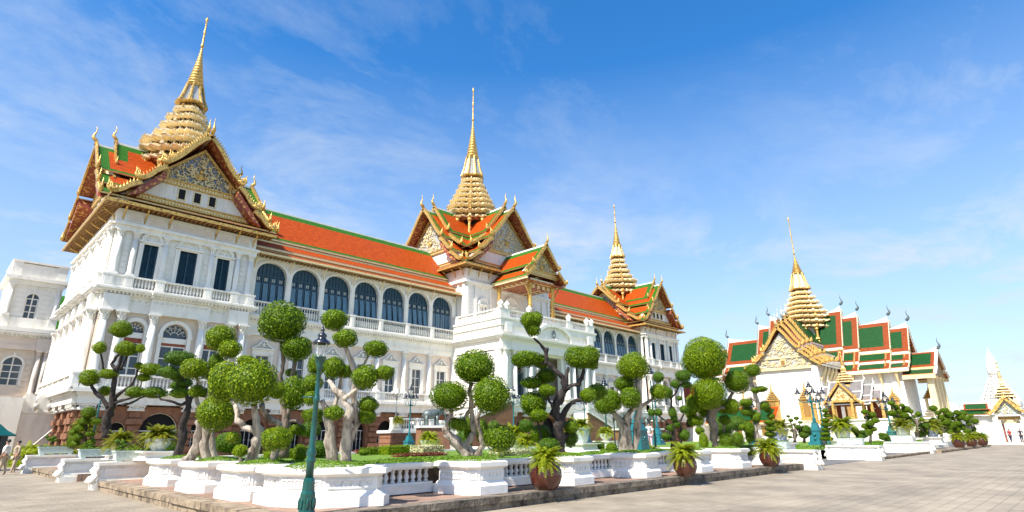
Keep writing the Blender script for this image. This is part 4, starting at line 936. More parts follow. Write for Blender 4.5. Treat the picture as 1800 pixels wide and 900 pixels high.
# ================================================================== white annex behind the left end
def annex():
    a = thing('annex_building', 'white tower block with an arched window rising behind the left end of the palace', 'building', (2, 88, 0))
    y0 = 85; x0, x1 = 4.6, 9.5; T = frame(0, y0, 'S')
    b = MB(T); b.m('white'); wall(b, x0, x1, 0, .5, 13.7, 19.0, [(6.95, 1.15, 14.9, 17.2, .575)]); b.box(x0, x1, .5, 7, 13.7, 19)
    for z in [15.0+.55*k for k in range(7)]:
        for xa, xb in ((5.15, 6.3), (7.65, 8.75)): b.box(xa, xb, -.05, 0, z+.03, z+.5)
    b.box(x0-.1, x1+.1, -.2, 7, 13.7, 14.9); b.box(x0-.1, x0+.7, -.35, .3, 13.7, 15.0); b.box(x1-.7, x1+.1, -.35, .3, 13.7, 15.0); b.build('tower_wall', a)
    column(T, x0+.3, -.15, 15.0, 18.7, .24, a); column(T, x1-.3, -.15, 15.0, 18.7, .24, a)
    b = MB(T); b.m('white'); b.box(x0-.1, x1+.1, -.3, 7.1, 18.7, 19.2); b.box(x0-.5, x1+.4, -.7, 7.4, 19.2, 19.6); b.box(x0, x1, -.1, 7, 19.6, 21.2)
    b.box(x0-.1, x0+.8, -.2, 7, 19.6, 21.3); b.box(x1-.8, x1+.1, -.2, 7, 19.6, 21.3); b.box(x0-.2, x1+.2, -.3, 7.1, 21.3, 21.5); b.build('parapet', a)
    def aw(cx_, w, z0, zs, y=0, n=3):
        f = MB(T); f.m('white'); archivolt(f, cx_, w, zs, y-.12, y+.1, .22); f.box(cx_-w/2-.2, cx_-w/2, y-.08, y+.1, z0, zs); f.box(cx_+w/2, cx_+w/2+.2, y-.08, y+.1, z0, zs); f.box(cx_-.12, cx_+.12, y-.2, y+.1, zs+w/2, zs+w/2+.5)
        o = f.build('window', a); g = MB(T); g.m('glass'); g.box(cx_-w/2, cx_+w/2, y+.3, y+.34, z0, zs); P = arch_pts(cx_, w, zs, 10); g.add([(cx_, y+.3, zs)]+[(p[0], y+.3, p[1]) for p in P], [(0, i+2, i+1) for i in range(10)])
        g.m('white'); 
        for k in (-1, 0, 1): g.box(cx_+k*(w/2-.04)-.06, cx_+k*(w/2-.04)+.06, y+.18, y+.29, z0, zs+(w/2 if k == 0 else 0))
        for k in range(n+1): z = z0+(zs-z0)*k/n; g.box(cx_-w/2, cx_+w/2, y+.2, y+.29, z-.05, z+.05)
        g.build('glazing', o)
    aw(6.95, 1.15, 14.9, 17.2)
    b = MB(T); b.m('sand_wall'); wall(b, -22, 9.7, 0, .6, 0, 12.2, [(c, 1.7, 7.4, 9.6, .85) for c in (-8, -3.4, 1.2, 6.6)]); b.box(-22, 9.7, .6, 8, 0, 12.2)
    for z in [6.6+.62*k for k in range(8)]:
        for xa, xb in ((4.9, 5.6), (7.6, 8.3), (2.3, 3.4)): b.box(xa, xb, -.06, 0, z+.03, z+.56)
    b.box(-22, 9.8, -.25, 0, 5.6, 6.3); b.build('lower_wall', a)
    for c in (-8, -3.4, 1.2, 6.6): aw(c, 1.7, 7.4, 9.6)
    for x in (4.3, 8.7, 9.35, -1, -5.6): column(T, x, -.3, 6.3, 11.3, .26, a, m='cream')
    b = MB(T); b.m('cream'); b.box(-22, 9.9, -.4, .2, 11.3, 11.8); b.box(-22, 9.9, -.2, .1, 11.8, 12.7); b.box(8.2, 10, -.6, .1, 11.3, 12.7); b.m('white'); b.box(-22, 10.2, -.9, .5, 13.2, 13.7); b.build('frieze', a)
    cornice(T, -22, 10.1, -.2, 12.7, 13.25, .7, a, dent=.4, dsz=.2)
    b = MB(); b.m('white'); b.box(-22, 10, 85.5, 93, 12.2, 13.6); b.build('roof_slab', a)
    # green and orange roof peeping between the tower and the hall
    r = MB(); panel(r, [(9.6, 96, 15.5), (20, 96, 15.5), (20, 104, 21.5), (9.6, 104, 21.5)], 'tile_green', 'tile_orange', (2.2, 1.8, 1.2, 2.2)); r.m('white'); r.box(9.7, 20, 97, 104, 5, 15.4)
    r.build('rear_roof', a)
    g = thing('garden_wall', 'white crenellated wall with pointed merlons at the left of the palace', 'wall', (6, 72, 0))
    T = frame(7.6, 72, 'S'); b = MB(T); b.m('white'); b.box(-.6, 3.6, 0, 1, 0, 5.0); b.box(-.6, 3.7, -.12, 0, 4.0, 4.2)
    for k in range(4): x = -.6+1.06*k; b.ext([(x, 0, 5.0), (x+.96, 0, 5.0), (x+.96, 0, 5.5), (x+.48, 0, 5.9), (x, 0, 5.5)], (0, .5, 0))
    b.box(-12, -.6, -.6, 1, 0, 5.4); b.build('wall', g)
    for k in range(3):
        u = MB(T); u.m('mirror_grey'); u.sm = True; u.lathe(.45+1.06*k, -.25, [(.05, 4.2), (.2, 4.5), (.26, 4.8), (.16, 4.85)], 8); u.sm = False; u.build('urn', g)
    h = MB(T); h.m('mirror_grey'); h.tube([(.2, -.5, 0.3), (3.0, -.4, 3.6)], .07, 6); h.tube([(2.3, -.45, 2.6), (2.4, -.45, 3.9), (1.7, -.3, 4.0)], .1, 5); h.build('handrail', g)
    t = thing('terrace_house', 'white balustraded terrace at the far left edge behind the garden wall', 'terrace', (0, 62, 0))
    b = MB(); b.m('white'); b.box(-9, 2.95, 60, 66, 0, 7.2); b.box(-9.2, 3.15, 59.8, 66, 7.2, 7.5); b.build('wall', t)
    balustrade(frame(0, 60, 'S'), [(-9, -4, 'b'), (-4, -3.5, 'p'), (-3.5, 2.3, 'b'), (2.3, 2.95, 'p')], .2, 7.5, 8.8, t)
    b = MB(); b.m('white'); b.box(-9, 2.0, 60.6, 66, 8.8, 9.5)
    b.box(-9, 1.2, 60.2, 66, 9.4, 10.2); b.build('upper_wall', t)
annex()
# ================================================================== throne hall on the right
def dusit():
    R = random.Random(11); ax, ay = 148.0, 46.0
    d = thing('throne_hall', 'white throne hall with green and red tiered roofs and a golden spire beyond the garden', 'hall', (ax, ay, 0))
    b = MB(); b.m('white')
    b.box(132, 164, 24, 68, 0, 1.2); b.box(133.2, 163, 25.2, 67, 1.2, 2.4); b.box(134.4, 162, 26.4, 66, 2.4, 3.6); b.box(126.5, 134, 37, 55, 0, 1.8); b.box(127.5, 134, 38.2, 53.8, 1.8, 3.4); b.build('terrace_base', d)
    b = MB(); b.m('white'); b.box(130, 166, 39.6, 52.4, 3.4, 15.2); b.box(129.4, 131, 39.3, 40.5, 3.4, 15); b.build('wall', d)
    b = MB(); b.m('white'); b.box(142, 154, 27.2, 64.8, 3.4, 14.6); b.build('wall', d)
    # coved tiers of each arm. sections: (inner, outer, ridge z)
    def arm(face, secs, half, zb, drop_t, chofa_c):
        T = frame(ax, ay, face)
        for (l0, l1, zr, sc) in secs:
            H = zr-zb*1.0; t = [((0, zr), (half*.50*sc, zr-H*.60)), ((half*.48*sc, zr-H*.655), (half*.76*sc, zr-H*.84)), ((half*.74*sc, zr-H*.88), (half*1.08*sc, zr-H*1.02))]
            for ti, ((xa, za), (xb, zb_)) in enumerate(t):
                for sx in (-1, 1):
                    r = MB(T)
                    P = [(xb, -l1, zb_), (xb, -l0, zb_), (xa, -l0, za), (xa, -l1, za)] if sx > 0 else [(-xb, -l0, zb_), (-xb, -l1, zb_), (-xa, -l1, za), (-xa, -l0, za)]
                    # white outer edge then the red border round a green field
                    panel(r, P, 'tile_red', 'tile_deepgreen', ((1.1, .9, .45 if ti else .9, .35 if ti else .9) if sx > 0 else (.9, 1.1, .45 if ti else .9, .35 if ti else .9)), t=.2)
                    r.m('white'); n_ = 1 if sx > 0 else -1
                    r.ext([(n_*xa, -l1-.15, za+.1), (n_*xb, -l1-.15, zb_+.1), (n_*xb, -l1-.1, zb_+.24), (n_*xa, -l1-.1, za+.26)], (0, .16, 0))
                    r.box(n_*xb-.1, n_*xb+.1, -l1, -l0, zb_-.35, zb_+.12); r.m('gold_pale'); r.box(n_*xb-.12+.06*n_, n_*xb+.12+.06*n_, -l1, -l0, zb_-.62, zb_-.36)
                    r.build('roof', d)
            # white ridge curving up to the finial
            r = MB(T); r.m('white'); n = 8; L = l1-l0
            for i in range(n):
                f0, f1 = i/n, (i+1)/n; up = lambda f: zr+.12+1.6*max(0, f-.5)**2*3.0
                r.ext([(-.14, -(l0+L*f0), zr-.2), (-.14, -(l0+L*f1), zr-.2), (-.14, -(l0+L*f1), up(f1)), (-.14, -(l0+L*f0), up(f0))], (.28, 0, 0))
            r.build('ridge', d)
            f = MB(T); chofa(f, (0, -l1-.1, zr+1.6), (0, -1, 0), 2.4, chofa_c); f.build('finial', d)
            bb = MB(T); bb.m('gold_pale')
            for sx in (-1, 1):
                for (xa, za), (xb, zb_) in t:
                    k = max(2, int((za-zb_)/.6))
                    for i in range(k):
                        u = (i+.5)/k; flame(bb, (sx*(xa+(xb-xa)*u), -l1-.2, za+(zb_-za)*u+.4), (0, -1, 0), (sx*.5, 0, 1), .6, .12, 4)
                    chofa(bb, (sx*xb, -l1-.2, zb_+.1), (sx, 0, 0), 1.1, 'gold_pale')
            bb.build('bargeboard', d)
            if l1 > 0:
                g = MB(T); g.m('gold_dark'); g.ext([(-half*.45*sc, -l1+.6, zr-H*.58), (half*.45*sc, -l1+.6, zr-H*.58), (0, -l1+.6, zr-.4)], (0, .3, 0)); g.ext([(-half*1.0*sc, -l1+.7, zr-H*.98), (half*1.0*sc, -l1+.7, zr-H*.98), (half*.45*sc, -l1+.7, zr-H*.6), (-half*.45*sc, -l1+.7, zr-H*.6)], (0, .3, 0)); g.build('gable', d)
    arm('S', [(0, 8.1, 28.7, 1.0), (0, 11.2, 26.9, .985), (4, 17.1, 24.9, .97), (10, 20.4, 23.2, .95)], 7.2, 14.3, 0, 'bronze')
    arm('N', [(0, 8.1, 28.7, 1.0), (0, 11.2, 26.9, .985), (4, 19.5, 24.4, .97), (12, 24.5, 22.6, .95)], 7.2, 14.3, 0, 'bronze')
    # lower porch on the right
    T = frame(ax, ay, 'S'); 
    t = [((0, 17.6), (2.8, 14.2)), ((2.7, 13.8), (4.2, 12.6))]
    for ti, ((xa, za), (xb, zb_)) in enumerate(t):
        for sx in (-1, 1):
            r = MB(T); xa2, xb2 = xa*1.7, xb*1.7
            P = [(xb2, -24.6, zb_), (xb2, -19, zb_), (xa2, -19, za), (xa2, -24.6, za)] if sx > 0 else [(-xb2, -19, zb_), (-xb2, -24.6, zb_), (-xa2, -24.6, za), (-xa2, -19, za)]
            panel(r, P, 'tile_red', 'tile_deepgreen', (.9, .9, .8, .6) if ti == 0 else (.5, .5, .3, .2), t=.2)
            n_ = sx; r.m('white'); r.ext([(n_*xa2, -24.9, za+.1), (n_*xb2, -24.9, zb_+.1), (n_*xb2, -24.9, zb_+.5), (n_*xa2, -24.9, za+.55)], (0, .5, 0)); r.m('gold_pale'); r.box(n_*xb2-.15, n_*xb2+.15, -24.6, -19, zb_-.7, zb_)
            r.build('porch_roof', d)
    f = MB(T); chofa(f, (0, -24.8, 18.2), (0, -1, 0), 2.4, 'bronze'); f.m('white'); f.ext([(-.14, -19, 17.5), (-.14, -24.8, 17.5), (-.14, -24.8, 18.7), (-.14, -22.5, 17.8), (-.14, -19, 17.8)], (.28, 0, 0)); f.build('finial', d)
    g = MB(T); g.m('gold_dark'); g.ext([(-6.6, -24.2, 12.6), (6.6, -24.2, 12.6), (0, -24.2, 17.3)], (0, .3, 0)); g.build('gable', d)
    for x, y in ((142.2, 22.6), (153, 22.6), (146, 22.6), (150, 22.6)):
        c = MB(); c.m('gold_pale'); c.frustum(x, y, 3.2, 12.7, .62, .62, .48, .48); c.frustum(x, y, 3.2, 3.9, .8, .8, .65, .65); c.frustum(x, y, 11.9, 12.7, .5, .5, .8, .8); c.build('column', d)
    b = MB(); b.m('white'); b.box(141, 155, 21, 27.5, 0, 3.4); b.build('porch_base', d)
    for yy in (31, 36.3, 55.6, 60.8, 28):
        c = MB(); c.m('gold_pale'); c.sm = True; c.tube([(140.7, yy, 14.2), (141.1, yy, 13.2), (141.8, yy, 11.6), (141.95, yy, 9.9)], [.22, .42, .26, .05], 5); c.sm = False; c.build('eave_bracket', d)
    # west arm: stacked gables facing the camera
    T = frame(ax, ay, 'W')
    secs = [(0, 19.2, 23.6, 7.6, 15.4), (0, 17.2, 24.9, 7.9, 15.9), (0, 14.6, 26.0, 8.1, 16.3), (0, 11.8, 27.0, 8.2, 16.5)]
    for k, (l0, l1, zr, hf, zb) in enumerate(secs):
        H = zr-zb; t = [((0, zr), (hf*.5, zr-H*.60)), ((hf*.48, zr-H*.66), (hf*.78, zr-H*.86)), ((hf*.76, zr-H*.9), (hf*1.04, zr-H*1.05))]
        for (xa, za), (xb, zb_) in t:
            for sx in (-1, 1):
                r = MB(T); P = [(xb, -l1, zb_), (xb, -l0, zb_), (xa, -l0, za), (xa, -l1, za)] if sx > 0 else [(-xb, -l0, zb_), (-xb, -l1, zb_), (-xa, -l1, za), (-xa, -l0, za)]
                panel(r, P, 'maroon' if k < 3 else 'tile_red', 'tile_deepgreen' if k > 1 else 'maroon', (.7, .7, .4, .4), t=.18); r.m('white'); r.box(sx*xb-.14, sx*xb+.14, -l1, -l0, zb_-.15, zb_+.2); r.build('roof', d)
        bargeboard([((a[0], a[1]+.3), (q[0], q[1]+.3)) for a, q in t], T, -l1, 0, d, m='gold', h=.6, chofa_h=2.6, tail=1.1, thick=.42, chofa_m='gold_pale' if k == 0 else 'mirror_grey', step=.5, wave=.1)
    zb, zr, hf = 14.7, 22.6, 7.2; y = -18.3
    b = MB(T); b.m('mirror_grey'); b.ext([(-hf, y, zb), (hf, y, zb), (0, y, zr)], (0, .4, 0)); b.m('gold_pale'); b.box(-hf-.1, hf+.1, y-.25, y, zb-.1, zb+.4); b.box(-4.9, 4.9, y-.25, y, 17.0, 17.35); b.box(-.6, .6, y-.3, y, 15.5, 16.8); b.m('gold_dark'); b.box(-.4, .4, y-.34, y-.28, 15.6, 16.6); b.build('gable', d)
    r = MB(T); relief(r, lambda x, z: z < zb+.4+(zr-zb-.9)*(1-abs(x)/hf), -hf, hf, zb+.4, zr, y-.02, 230, R, .09, .5, 'gold_pale'); r.build('tympanum', d)
    for sx in (-1, 1):
        c = MB(T); c.m('gold_pale'); c.sm = True
        for q in range(4): c.tube([(sx*7.9, -17+q*2.3, 15.2), (sx*7.6, -17+q*2.3, 14.0), (sx*6.8, -17+q*2.3, 12.4), (sx*6.5, -17+q*2.3, 11.0)], [.2, .4, .25, .05], 5)
        c.sm = False; c.build('eave_bracket', d)
    for yy in (49.4, 42.6):
        w = MB(); w.m('gold'); x = 129.4; w.box(x, x+.6, yy-1.0, yy+1.0, 4.6, 8.3); w.m('gold_dark'); w.box(x-.06, x, yy-.6, yy+.6, 4.9, 8.1); w.m('gold'); w.box(x-.1, x+.5, yy-1.3, yy-.8, 4.6, 8.2); w.box(x-.1, x+.5, yy+.8, yy+1.3, 4.6, 8.2)
        for i in range(5): h = 1.5-.27*i; w.box(x-.3+.05*i, x+.5, yy-h, yy+h, 8.3+.42*i, 8.3+.42*i+.22)
        w.tube([(x+.2, yy, 10.3), (x+.2, yy, 11.0), (x+.2, yy, 12.6)], [.3, .12, .02], 6); w.box(x-.2, x+.6, yy-1.5, yy+1.5, 4.2, 4.6); w.build('window', d)
    for yy in (29.5, 33.5, 38, 57, 61):
        w = MB(); w.m('gold'); x = 141.7; w.box(x, x+.4, yy-.8, yy+.8, 4.6, 8.0); w.m('gold_dark'); w.box(x-.06, x, yy-.5, yy+.5, 4.9, 7.8); w.m('gold')
        for i in range(4): h = 1.2-.26*i; w.box(x-.3+.05*i, x+.4, yy-h, yy+h, 8.0+.4*i, 8.0+.4*i+.22)
        w.tube([(x+.1, yy, 9.5), (x+.1, yy, 10.2), (x+.1, yy, 11.6)], [.24, .1, .02], 6); w.build('window', d)
    spire(ax, ay, 22.6, 25.4, 35.4, 39.6, 44.5, 55.0, 5.9, 2.5, d, R, 8, m='gold', bell='gold_pale', hd=3.6, drum='white', col_r=.3)
dusit()
# ================================================================== small gilded pavilion with grey roofs
def small_pavilion():
    R = random.Random(5); X, Y = 122.0, 32.6
    d = thing('robing_pavilion', 'small gilded open pavilion with grey tiered roofs in front of the throne hall', 'pavilion', (X, Y, 0))
    b = MB(); b.m('white')
    for i, (h, z) in enumerate(((0, 0), (.5, .8), (1.0, 1.6), (1.5, 2.4))): b.box(X-5+h*.8, X+6-h, Y-9+h, Y+8-h, z, z+.8)
    b.m('gold'); b.box(X-3.6, X+4, Y-6.4, Y+5.4, 3.2, 3.9); b.build('base', d)
    for yy in (-6.0, -4.4, -3.0, -1.6, 1.6, 3.0, 4.2, 5.0):
        for xx in (-3.3, 3.4) if abs(yy) > 1.7 else (-4.4, -3.3, 3.4):
            c = MB(); c.m('gold'); c.frustum(X+xx, Y+yy, 3.9, 7.0, .22, .22, .17, .17); c.build('column', d)
    b = MB(); b.m('gold_dark'); b.box(X-2.6, X+3, Y-5.6, Y+4.6, 6.8, 7.4); b.m('red_wood'); b.box(X+1.5, X+1.7, Y-5.6, Y-2.4, 3.9, 6.8); b.box(X+1.5, X+1.7, Y+2, Y+4.6, 3.9, 6.8); b.m('gold'); b.box(X-3.6, X+3.8, Y-6.3, Y+5.3, 6.9, 7.15); b.build('frame', d)
    for face, secs in (('S', ((0, 5.6, 8.9), (0, 4.3, 9.9), (0, 2.9, 10.7))), ('N', ((0, 5.0, 8.9), (0, 3.9, 9.9), (0, 2.7, 10.7))), ('E', ((0, 4, 9.2),))):
        T = frame(X, Y, face)
        for l0, l1, zr in secs:
            t = [((0, zr), (1.8, zr-1.9)), ((1.75, zr-2.1), (3.7, 7.0 if zr < 9 else zr-3.4))]
            for (xa, za), (xb, zb_) in t:
                for sx in (-1, 1):
                    r = MB(T); P = [(xb, -l1, zb_), (xb, -l0, zb_), (xa, -l0, za), (xa, -l1, za)] if sx > 0 else [(-xb, -l0, zb_), (-xb, -l1, zb_), (-xa, -l1, za), (-xa, -l0, za)]
                    panel(r, P, 'tile_grey', 'tile_grey', (.1, .1, .1, .1), t=.08); r.m('white'); r.ext([(sx*xa, -l1-.12, za), (sx*xb, -l1-.12, zb_), (sx*xb, -l1-.12, zb_+.2), (sx*xa, -l1-.12, za+.2)], (0, .2, 0)); r.box(sx*xb-.06, sx*xb+.06, -l1, -l0, zb_-.1, zb_+.1); r.build('roof', d)
            r = MB(T); r.m('white'); r.box(-.08, .08, -l1, 0, zr, zr+.2); r.build('ridge', d)
            f = MB(T); chofa(f, (0, -l1-.05, zr+.1), (0, -1, 0), 1.2, 'white'); f.m('gold_dark'); f.ext([(-1.7, -l1+.3, zr-1.9), (1.7, -l1+.3, zr-1.9), (0, -l1+.3, zr)], (0, .1, 0)); f.build('finial', d)
    T = frame(X, Y, 'W'); t = [((0, 10.3), (2.2, 7.6)), ((2.1, 7.5), (3.3, 6.5))]
    for (xa, za), (xb, zb_) in t:
        for sx in (-1, 1):
            r = MB(T); P = [(xb, -4.6, zb_), (xb, 0, zb_), (xa, 0, za), (xa, -4.6, za)] if sx > 0 else [(-xb, 0, zb_), (-xb, -4.6, zb_), (-xa, -4.6, za), (-xa, 0, za)]
            panel(r, P, 'tile_grey', 'tile_grey', (.1, .1, .1, .1), t=.08); r.build('roof', d)
    bargeboard(t, T, -4.6, .1, d, h=.25, chofa_h=.9, tail=.5, thick=.2, step=.25)
    g = MB(T); g.m('gold_pale'); g.ext([(-2.0, -4.2, 7.2), (2.0, -4.2, 7.2), (0, -4.2, 9.9)], (0, .2, 0)); g.m('gold'); g.box(-2.2, 2.2, -4.4, -4.1, 6.9, 7.25)
    relief(g, lambda x, z: z < 7.3+2.2*(1-abs(x)/1.9), -1.8, 1.8, 7.3, 9.6, -4.2, 50, R, .04, .22, 'gold'); g.build('gable', d)
    spire(X, Y, 10.2, 10.6, 13.0, 14.0, 15.2, 17.0, 1.5, .45, d, R, 5, cols=False, hd=1.2)
small_pavilion()
def mini_pavilion():
    R = random.Random(6); X, Y = 151.0, 24.6
    d = thing('throne_kiosk', 'tiny gold spired kiosk on a stepped base by the gold corner column', 'kiosk', (X, Y, 0))
    # stands on the right of the corner column in the picture
    b = MB(); b.m('gold_pale')
    for i in range(5): h = 2.4-.3*i; b.box(X-h, X+h, Y-h, Y+h, 3.4+.55*i, 3.4+.55*(i+1)-.1)
    b.build('base', d)
    for sx in (-1, 1):
        for sy in (-1, 1): c = MB(); c.m('gold_pale'); c.box(X+sx*.9-.14, X+sx*.9+.14, Y+sy*.9-.14, Y+sy*.9+.14, 6.1, 8.4); c.build('column', d)
    s = MB(); s.m('gold'); 
    for i in range(5): h = 1.5-.28*i; s.lathe(X, Y, [(h*.8, 8.4+.42*i), (h, 8.5+.42*i), (h*.8, 8.8+.42*i)], sq=RD)
    s.lathe(X, Y, [(.3, 10.4), (.12, 11.2), (.05, 13.2)], 6); s.build('roof', d)
mini_pavilion()
# ================================================================== gate on the right edge, prang, far buildings
def gate():
    R = random.Random(9); X, Y = 100.0, 8.4
    d = thing('palace_gate', 'white gate with gold gabled roof and open doorway at the right end of the plaza', 'gate', (X, Y, 0))
    T = frame(X, Y, 'W')
    b = MB(T); b.m('white'); wall(b, -3.2, 3.2, 0, .8, 0, 3.6, [(0, 1.9, .25, 3.15, 0)]); b.box(-1.7, -1.15, -.35, 0, 0, 3.5); b.box(1.15, 1.7, -.35, 0, 0, 3.5); b.box(-1.9, -.95, -.45, 0, 0, .35); b.box(.95, 1.9, -.45, 0, 0, .35); b.box(-1.9, 1.9, -.4, 0, 3.5, 3.75)
    b.box(-2.2, 2.2, -.9, .8, 0, .24); b.build('wall', d)
    b = MB(T); b.m('gold_dark'); b.box(-1.15, 1.15, -.1, .0, 3.1, 3.4); b.m('white'); b.box(-1.15, 1.15, .2, .3, 2.85, 3.1); b.m('red_wood'); b.box(-1.0, -.85, .8, 1.7, .25, 3.1); b.box(.85, 1.0, .8, 1.7, .25, 3.1); b.build('doorway', d)
    for sx in (-1, 1):
        b = MB(T); b.m('tray_green'); b.box(sx*2.6-.75, sx*2.6+.75, -.04, 0, 1.2, 2.5); b.m('white')
        for k in range(5): b.tube([(sx*2.6-.6+.3*k+.15*cos(j), -.06, 2.75+.12*sin(j)) for j in [q*pi/3 for q in range(7)]], .03, 4)
        b.build('window', d)
        r = MB(T); 
        panel(r, [(sx*3.4-1.7, -.6, 3.7), (sx*3.4+1.7, -.6, 3.7), (sx*3.4+1.7, .4, 4.5), (sx*3.4-1.7, .4, 4.5)], 'tile_red', 'tile_deepgreen', (.2, .2, .12, .12), t=.08); panel(r, [(sx*3.2-1.3, -.2, 4.35), (sx*3.2+1.3, -.2, 4.35), (sx*3.2+1.3, .5, 5.2), (sx*3.2-1.3, .5, 5.2)], 'tile_red', 'tile_deepgreen', (.2, .2, .12, .12), t=.08)
        r.m('white'); r.box(sx*3.4-1.8, sx*3.4+1.8, .3, .5, 4.5, 4.65); r.box(sx*3.2-1.4, sx*3.2+1.4, .4, .6, 5.2, 5.35); r.box(sx*4.9, sx*5.1, -.6, .5, 3.8, 5.0); r.build('roof', d)
    t = [((0, 5.75), (1.0, 4.5)), ((.95, 4.45), (1.95, 3.75))]
    roof_arm(T, -.7, t, d, L1=1.2, green='tile_deepgreen', orange='tile_deepgreen', bwo=.1); bargeboard(t, T, -.75, .05, d, h=.16, chofa_h=.7, tail=.35, thick=.16, step=.16)
    g = MB(T); g.m('mosaic_blue'); g.m('tray_green'); g.ext([(-1.5, -.4, 3.8), (1.5, -.4, 3.8), (0, -.4, 5.5)], (0, .1, 0)); relief(g, lambda x, z: z < 3.9+1.4*(1-abs(x)/1.4), -1.3, 1.3, 3.85, 5.3, -.42, 60, R, .03, .13, 'gold_pale'); g.build('gable', d)
    tb = [((0, 6.2), (1.3, 4.6))]
    roof_arm(T, .3, tb, d, L1=1.8, green='tile_red', orange='tile_deepgreen', bwo=.1)
    spire(X+1.2, Y, 5.6, 5.9, 7.7, 8.5, 9.3, 10.6, 1.25, .35, d, R, 5, cols=False, hd=.9, m='gold_pale', bell='gold')
    w = thing('boundary_wall', 'low white wall with green and red coping running both sides of the gate', 'wall', (101, 8, 0))
    b = MB(); b.m('white'); b.box(100.5, 101.3, 11.6, 30, 0, 3.4); b.box(100.5, 101.3, -40, 5.2, 0, 3.4); b.box(100.3, 101.5, 11.6, 30, 3.4, 3.6); b.box(100.3, 101.5, -40, 5.2, 3.4, 3.6); b.build('wall', w)
    p = thing('white_prang', 'white tiered prang tower with bullet shaped top behind the gate', 'tower', (135, 11.8, 0))
    b = MB(); b.m('white'); x, y = 135, 11.9
    b.box(x-2.8, x+2.8, y-2.7, y+2.7, 0, 6.4); b.build('base', p)
    for i in range(8):
        s = MB(); s.m('white'); h = 2.9-.31*i; z = 6.4+.62*i; s.lathe(x, y, [(h*.86, z), (h*.9, z+.2), (h, z+.25), (h, z+.42), (h*.82, z+.62)], sq=RD)
        for k in range(12): a = 2*pi*k/12; s.frustum(x+h*.92*cos(a), y+h*.92*sin(a), z+.42, z+.8, .12, .12, .02, .02)
        s.build('tier', p)
    s = MB(); s.m('white'); s.sm = True; s.lathe(x, y, [(.8, 11.3), (.9, 11.8), (.86, 12.8), (.72, 13.8), (.5, 14.6), (.26, 15.2), (.04, 15.7)], 12); s.lathe(x, y, [(.04, 15.4), (.03, 16.2)], 5); s.sm = False; s.build('finial', p)
    f = thing('far_hall', 'pale blue hall with white hipped roof beyond the boundary wall', 'building', (172, 24, 0))
    b = MB(); b.m('pale_blue_wall'); b.box(166, 180, 19.8, 40, 0, 4.9); b.build('wall', f)
    b = MB(); b.m('roof_white'); b.add([(165, 19, 4.9), (181, 19, 4.9), (181, 41, 4.9), (165, 41, 4.9), (173, 26, 9.2), (173, 36, 9.2)], [(0, 1, 4), (1, 2, 5, 4), (2, 3, 5), (3, 0, 4, 5), (3, 2, 1, 0)]); b.m('roof_slate'); b.box(164.9, 165.1, 18.9, 41, 4.6, 5.0); b.box(165, 181, 18.8, 19.0, 4.6, 5.0); b.build('roof', f)
    for k in range(3): w_ = MB(); w_.m('glass'); w_.box(165.9, 165.96, 21.5+2.6*k, 22.7+2.6*k, 1.4, 3.6); w_.build('window', f)
    for i, (x, y, h, l, zz) in enumerate(((150, 88, 9.5, 26, 'low white building with a red roof between the palace and the throne hall'), (205, 70, 22, 18, 'distant grey tower block behind the right end of the palace'))):
        q = thing('far_building', zz, 'building', (x, y, 0)); b = MB(); b.m('white' if i == 0 else 'pale_blue_wall'); b.box(x-l/2, x+l/2, y-9, y+9, 0, h); b.build('wall', q)
        r = MB(); r.m('tile_red' if i == 0 else 'roof_slate'); r.frustum(x, y, h, h+3, l/2+1, 10, l/2-5, .5); r.build('roof', q)
        for k in range(6): w_ = MB(); w_.m('glass'); w_.box(x-l/2-.05, x-l/2, y-8+2.7*k, y-6.8+2.7*k, h*.3, h*.6); w_.build('window', q)
    # white and tiled out-buildings seen under the topiary right of the palace
    q = thing('side_pavilion', 'white side building with a gold pedimented window right of the palace', 'building', (120, 62, 0))
    b = MB(); b.m('white'); b.box(116, 128, 60, 72, 0, 6.5); b.m('roof_slate'); b.box(115.4, 128.5, 59.4, 72, 8.4, 8.8); b.m('white'); b.box(116.4, 127.5, 60.5, 72, 6.5, 8.4); b.build('wall', q)
    b = MB(); panel(b, [(115, 71, 8.8), (115, 59.2, 8.8), (121, 62, 12), (121, 70, 12)], 'tile_red', 'tile_orange', (.4, .4, .3, .3)); b.build('roof', q)
    for k in range(3):
        w_ = MB(); yy = 62+3.4*k; w_.m('gold_dark'); w_.box(115.8, 116, yy-.8, yy+.8, 3.0, 5.4); w_.ext([(115.8, yy-1.1, 5.4), (115.8, yy+1.1, 5.4), (115.8, yy, 7.3)], (.2, 0, 0)); w_.m('void'); w_.box(115.75, 115.8, yy-.5, yy+.5, 3.1, 5.2); w_.build('window', q)
    b = thing('gallery_building', 'long low white gallery with green and orange roof left of the white gable wall', 'building', (122, 52, 0))
    g = MB(); g.m('white'); g.box(119, 124, 46, 59, 0, 3.6); g.box(118.7, 124.3, 45.7, 59, 0, .9); g.build('wall', b)
    g = MB(); panel(g, [(118.2, 59.5, 3.6), (118.2, 45.2, 3.6), (121.5, 45.2, 6.6), (121.5, 59.5, 6.6)], 'tile_orange', 'tile_deepgreen', (.7, .7, .5, .5)); g.m('gold_pale'); g.box(118.1, 118.3, 45.2, 59.5, 3.35, 3.65); g.build('roof', b)
    for k in range(5): g = MB(); g.m('gold_dark'); g.box(118.9, 119, 47+2.6*k, 48.2+2.6*k, 1.2, 3.0); g.build('window', b)
gate()
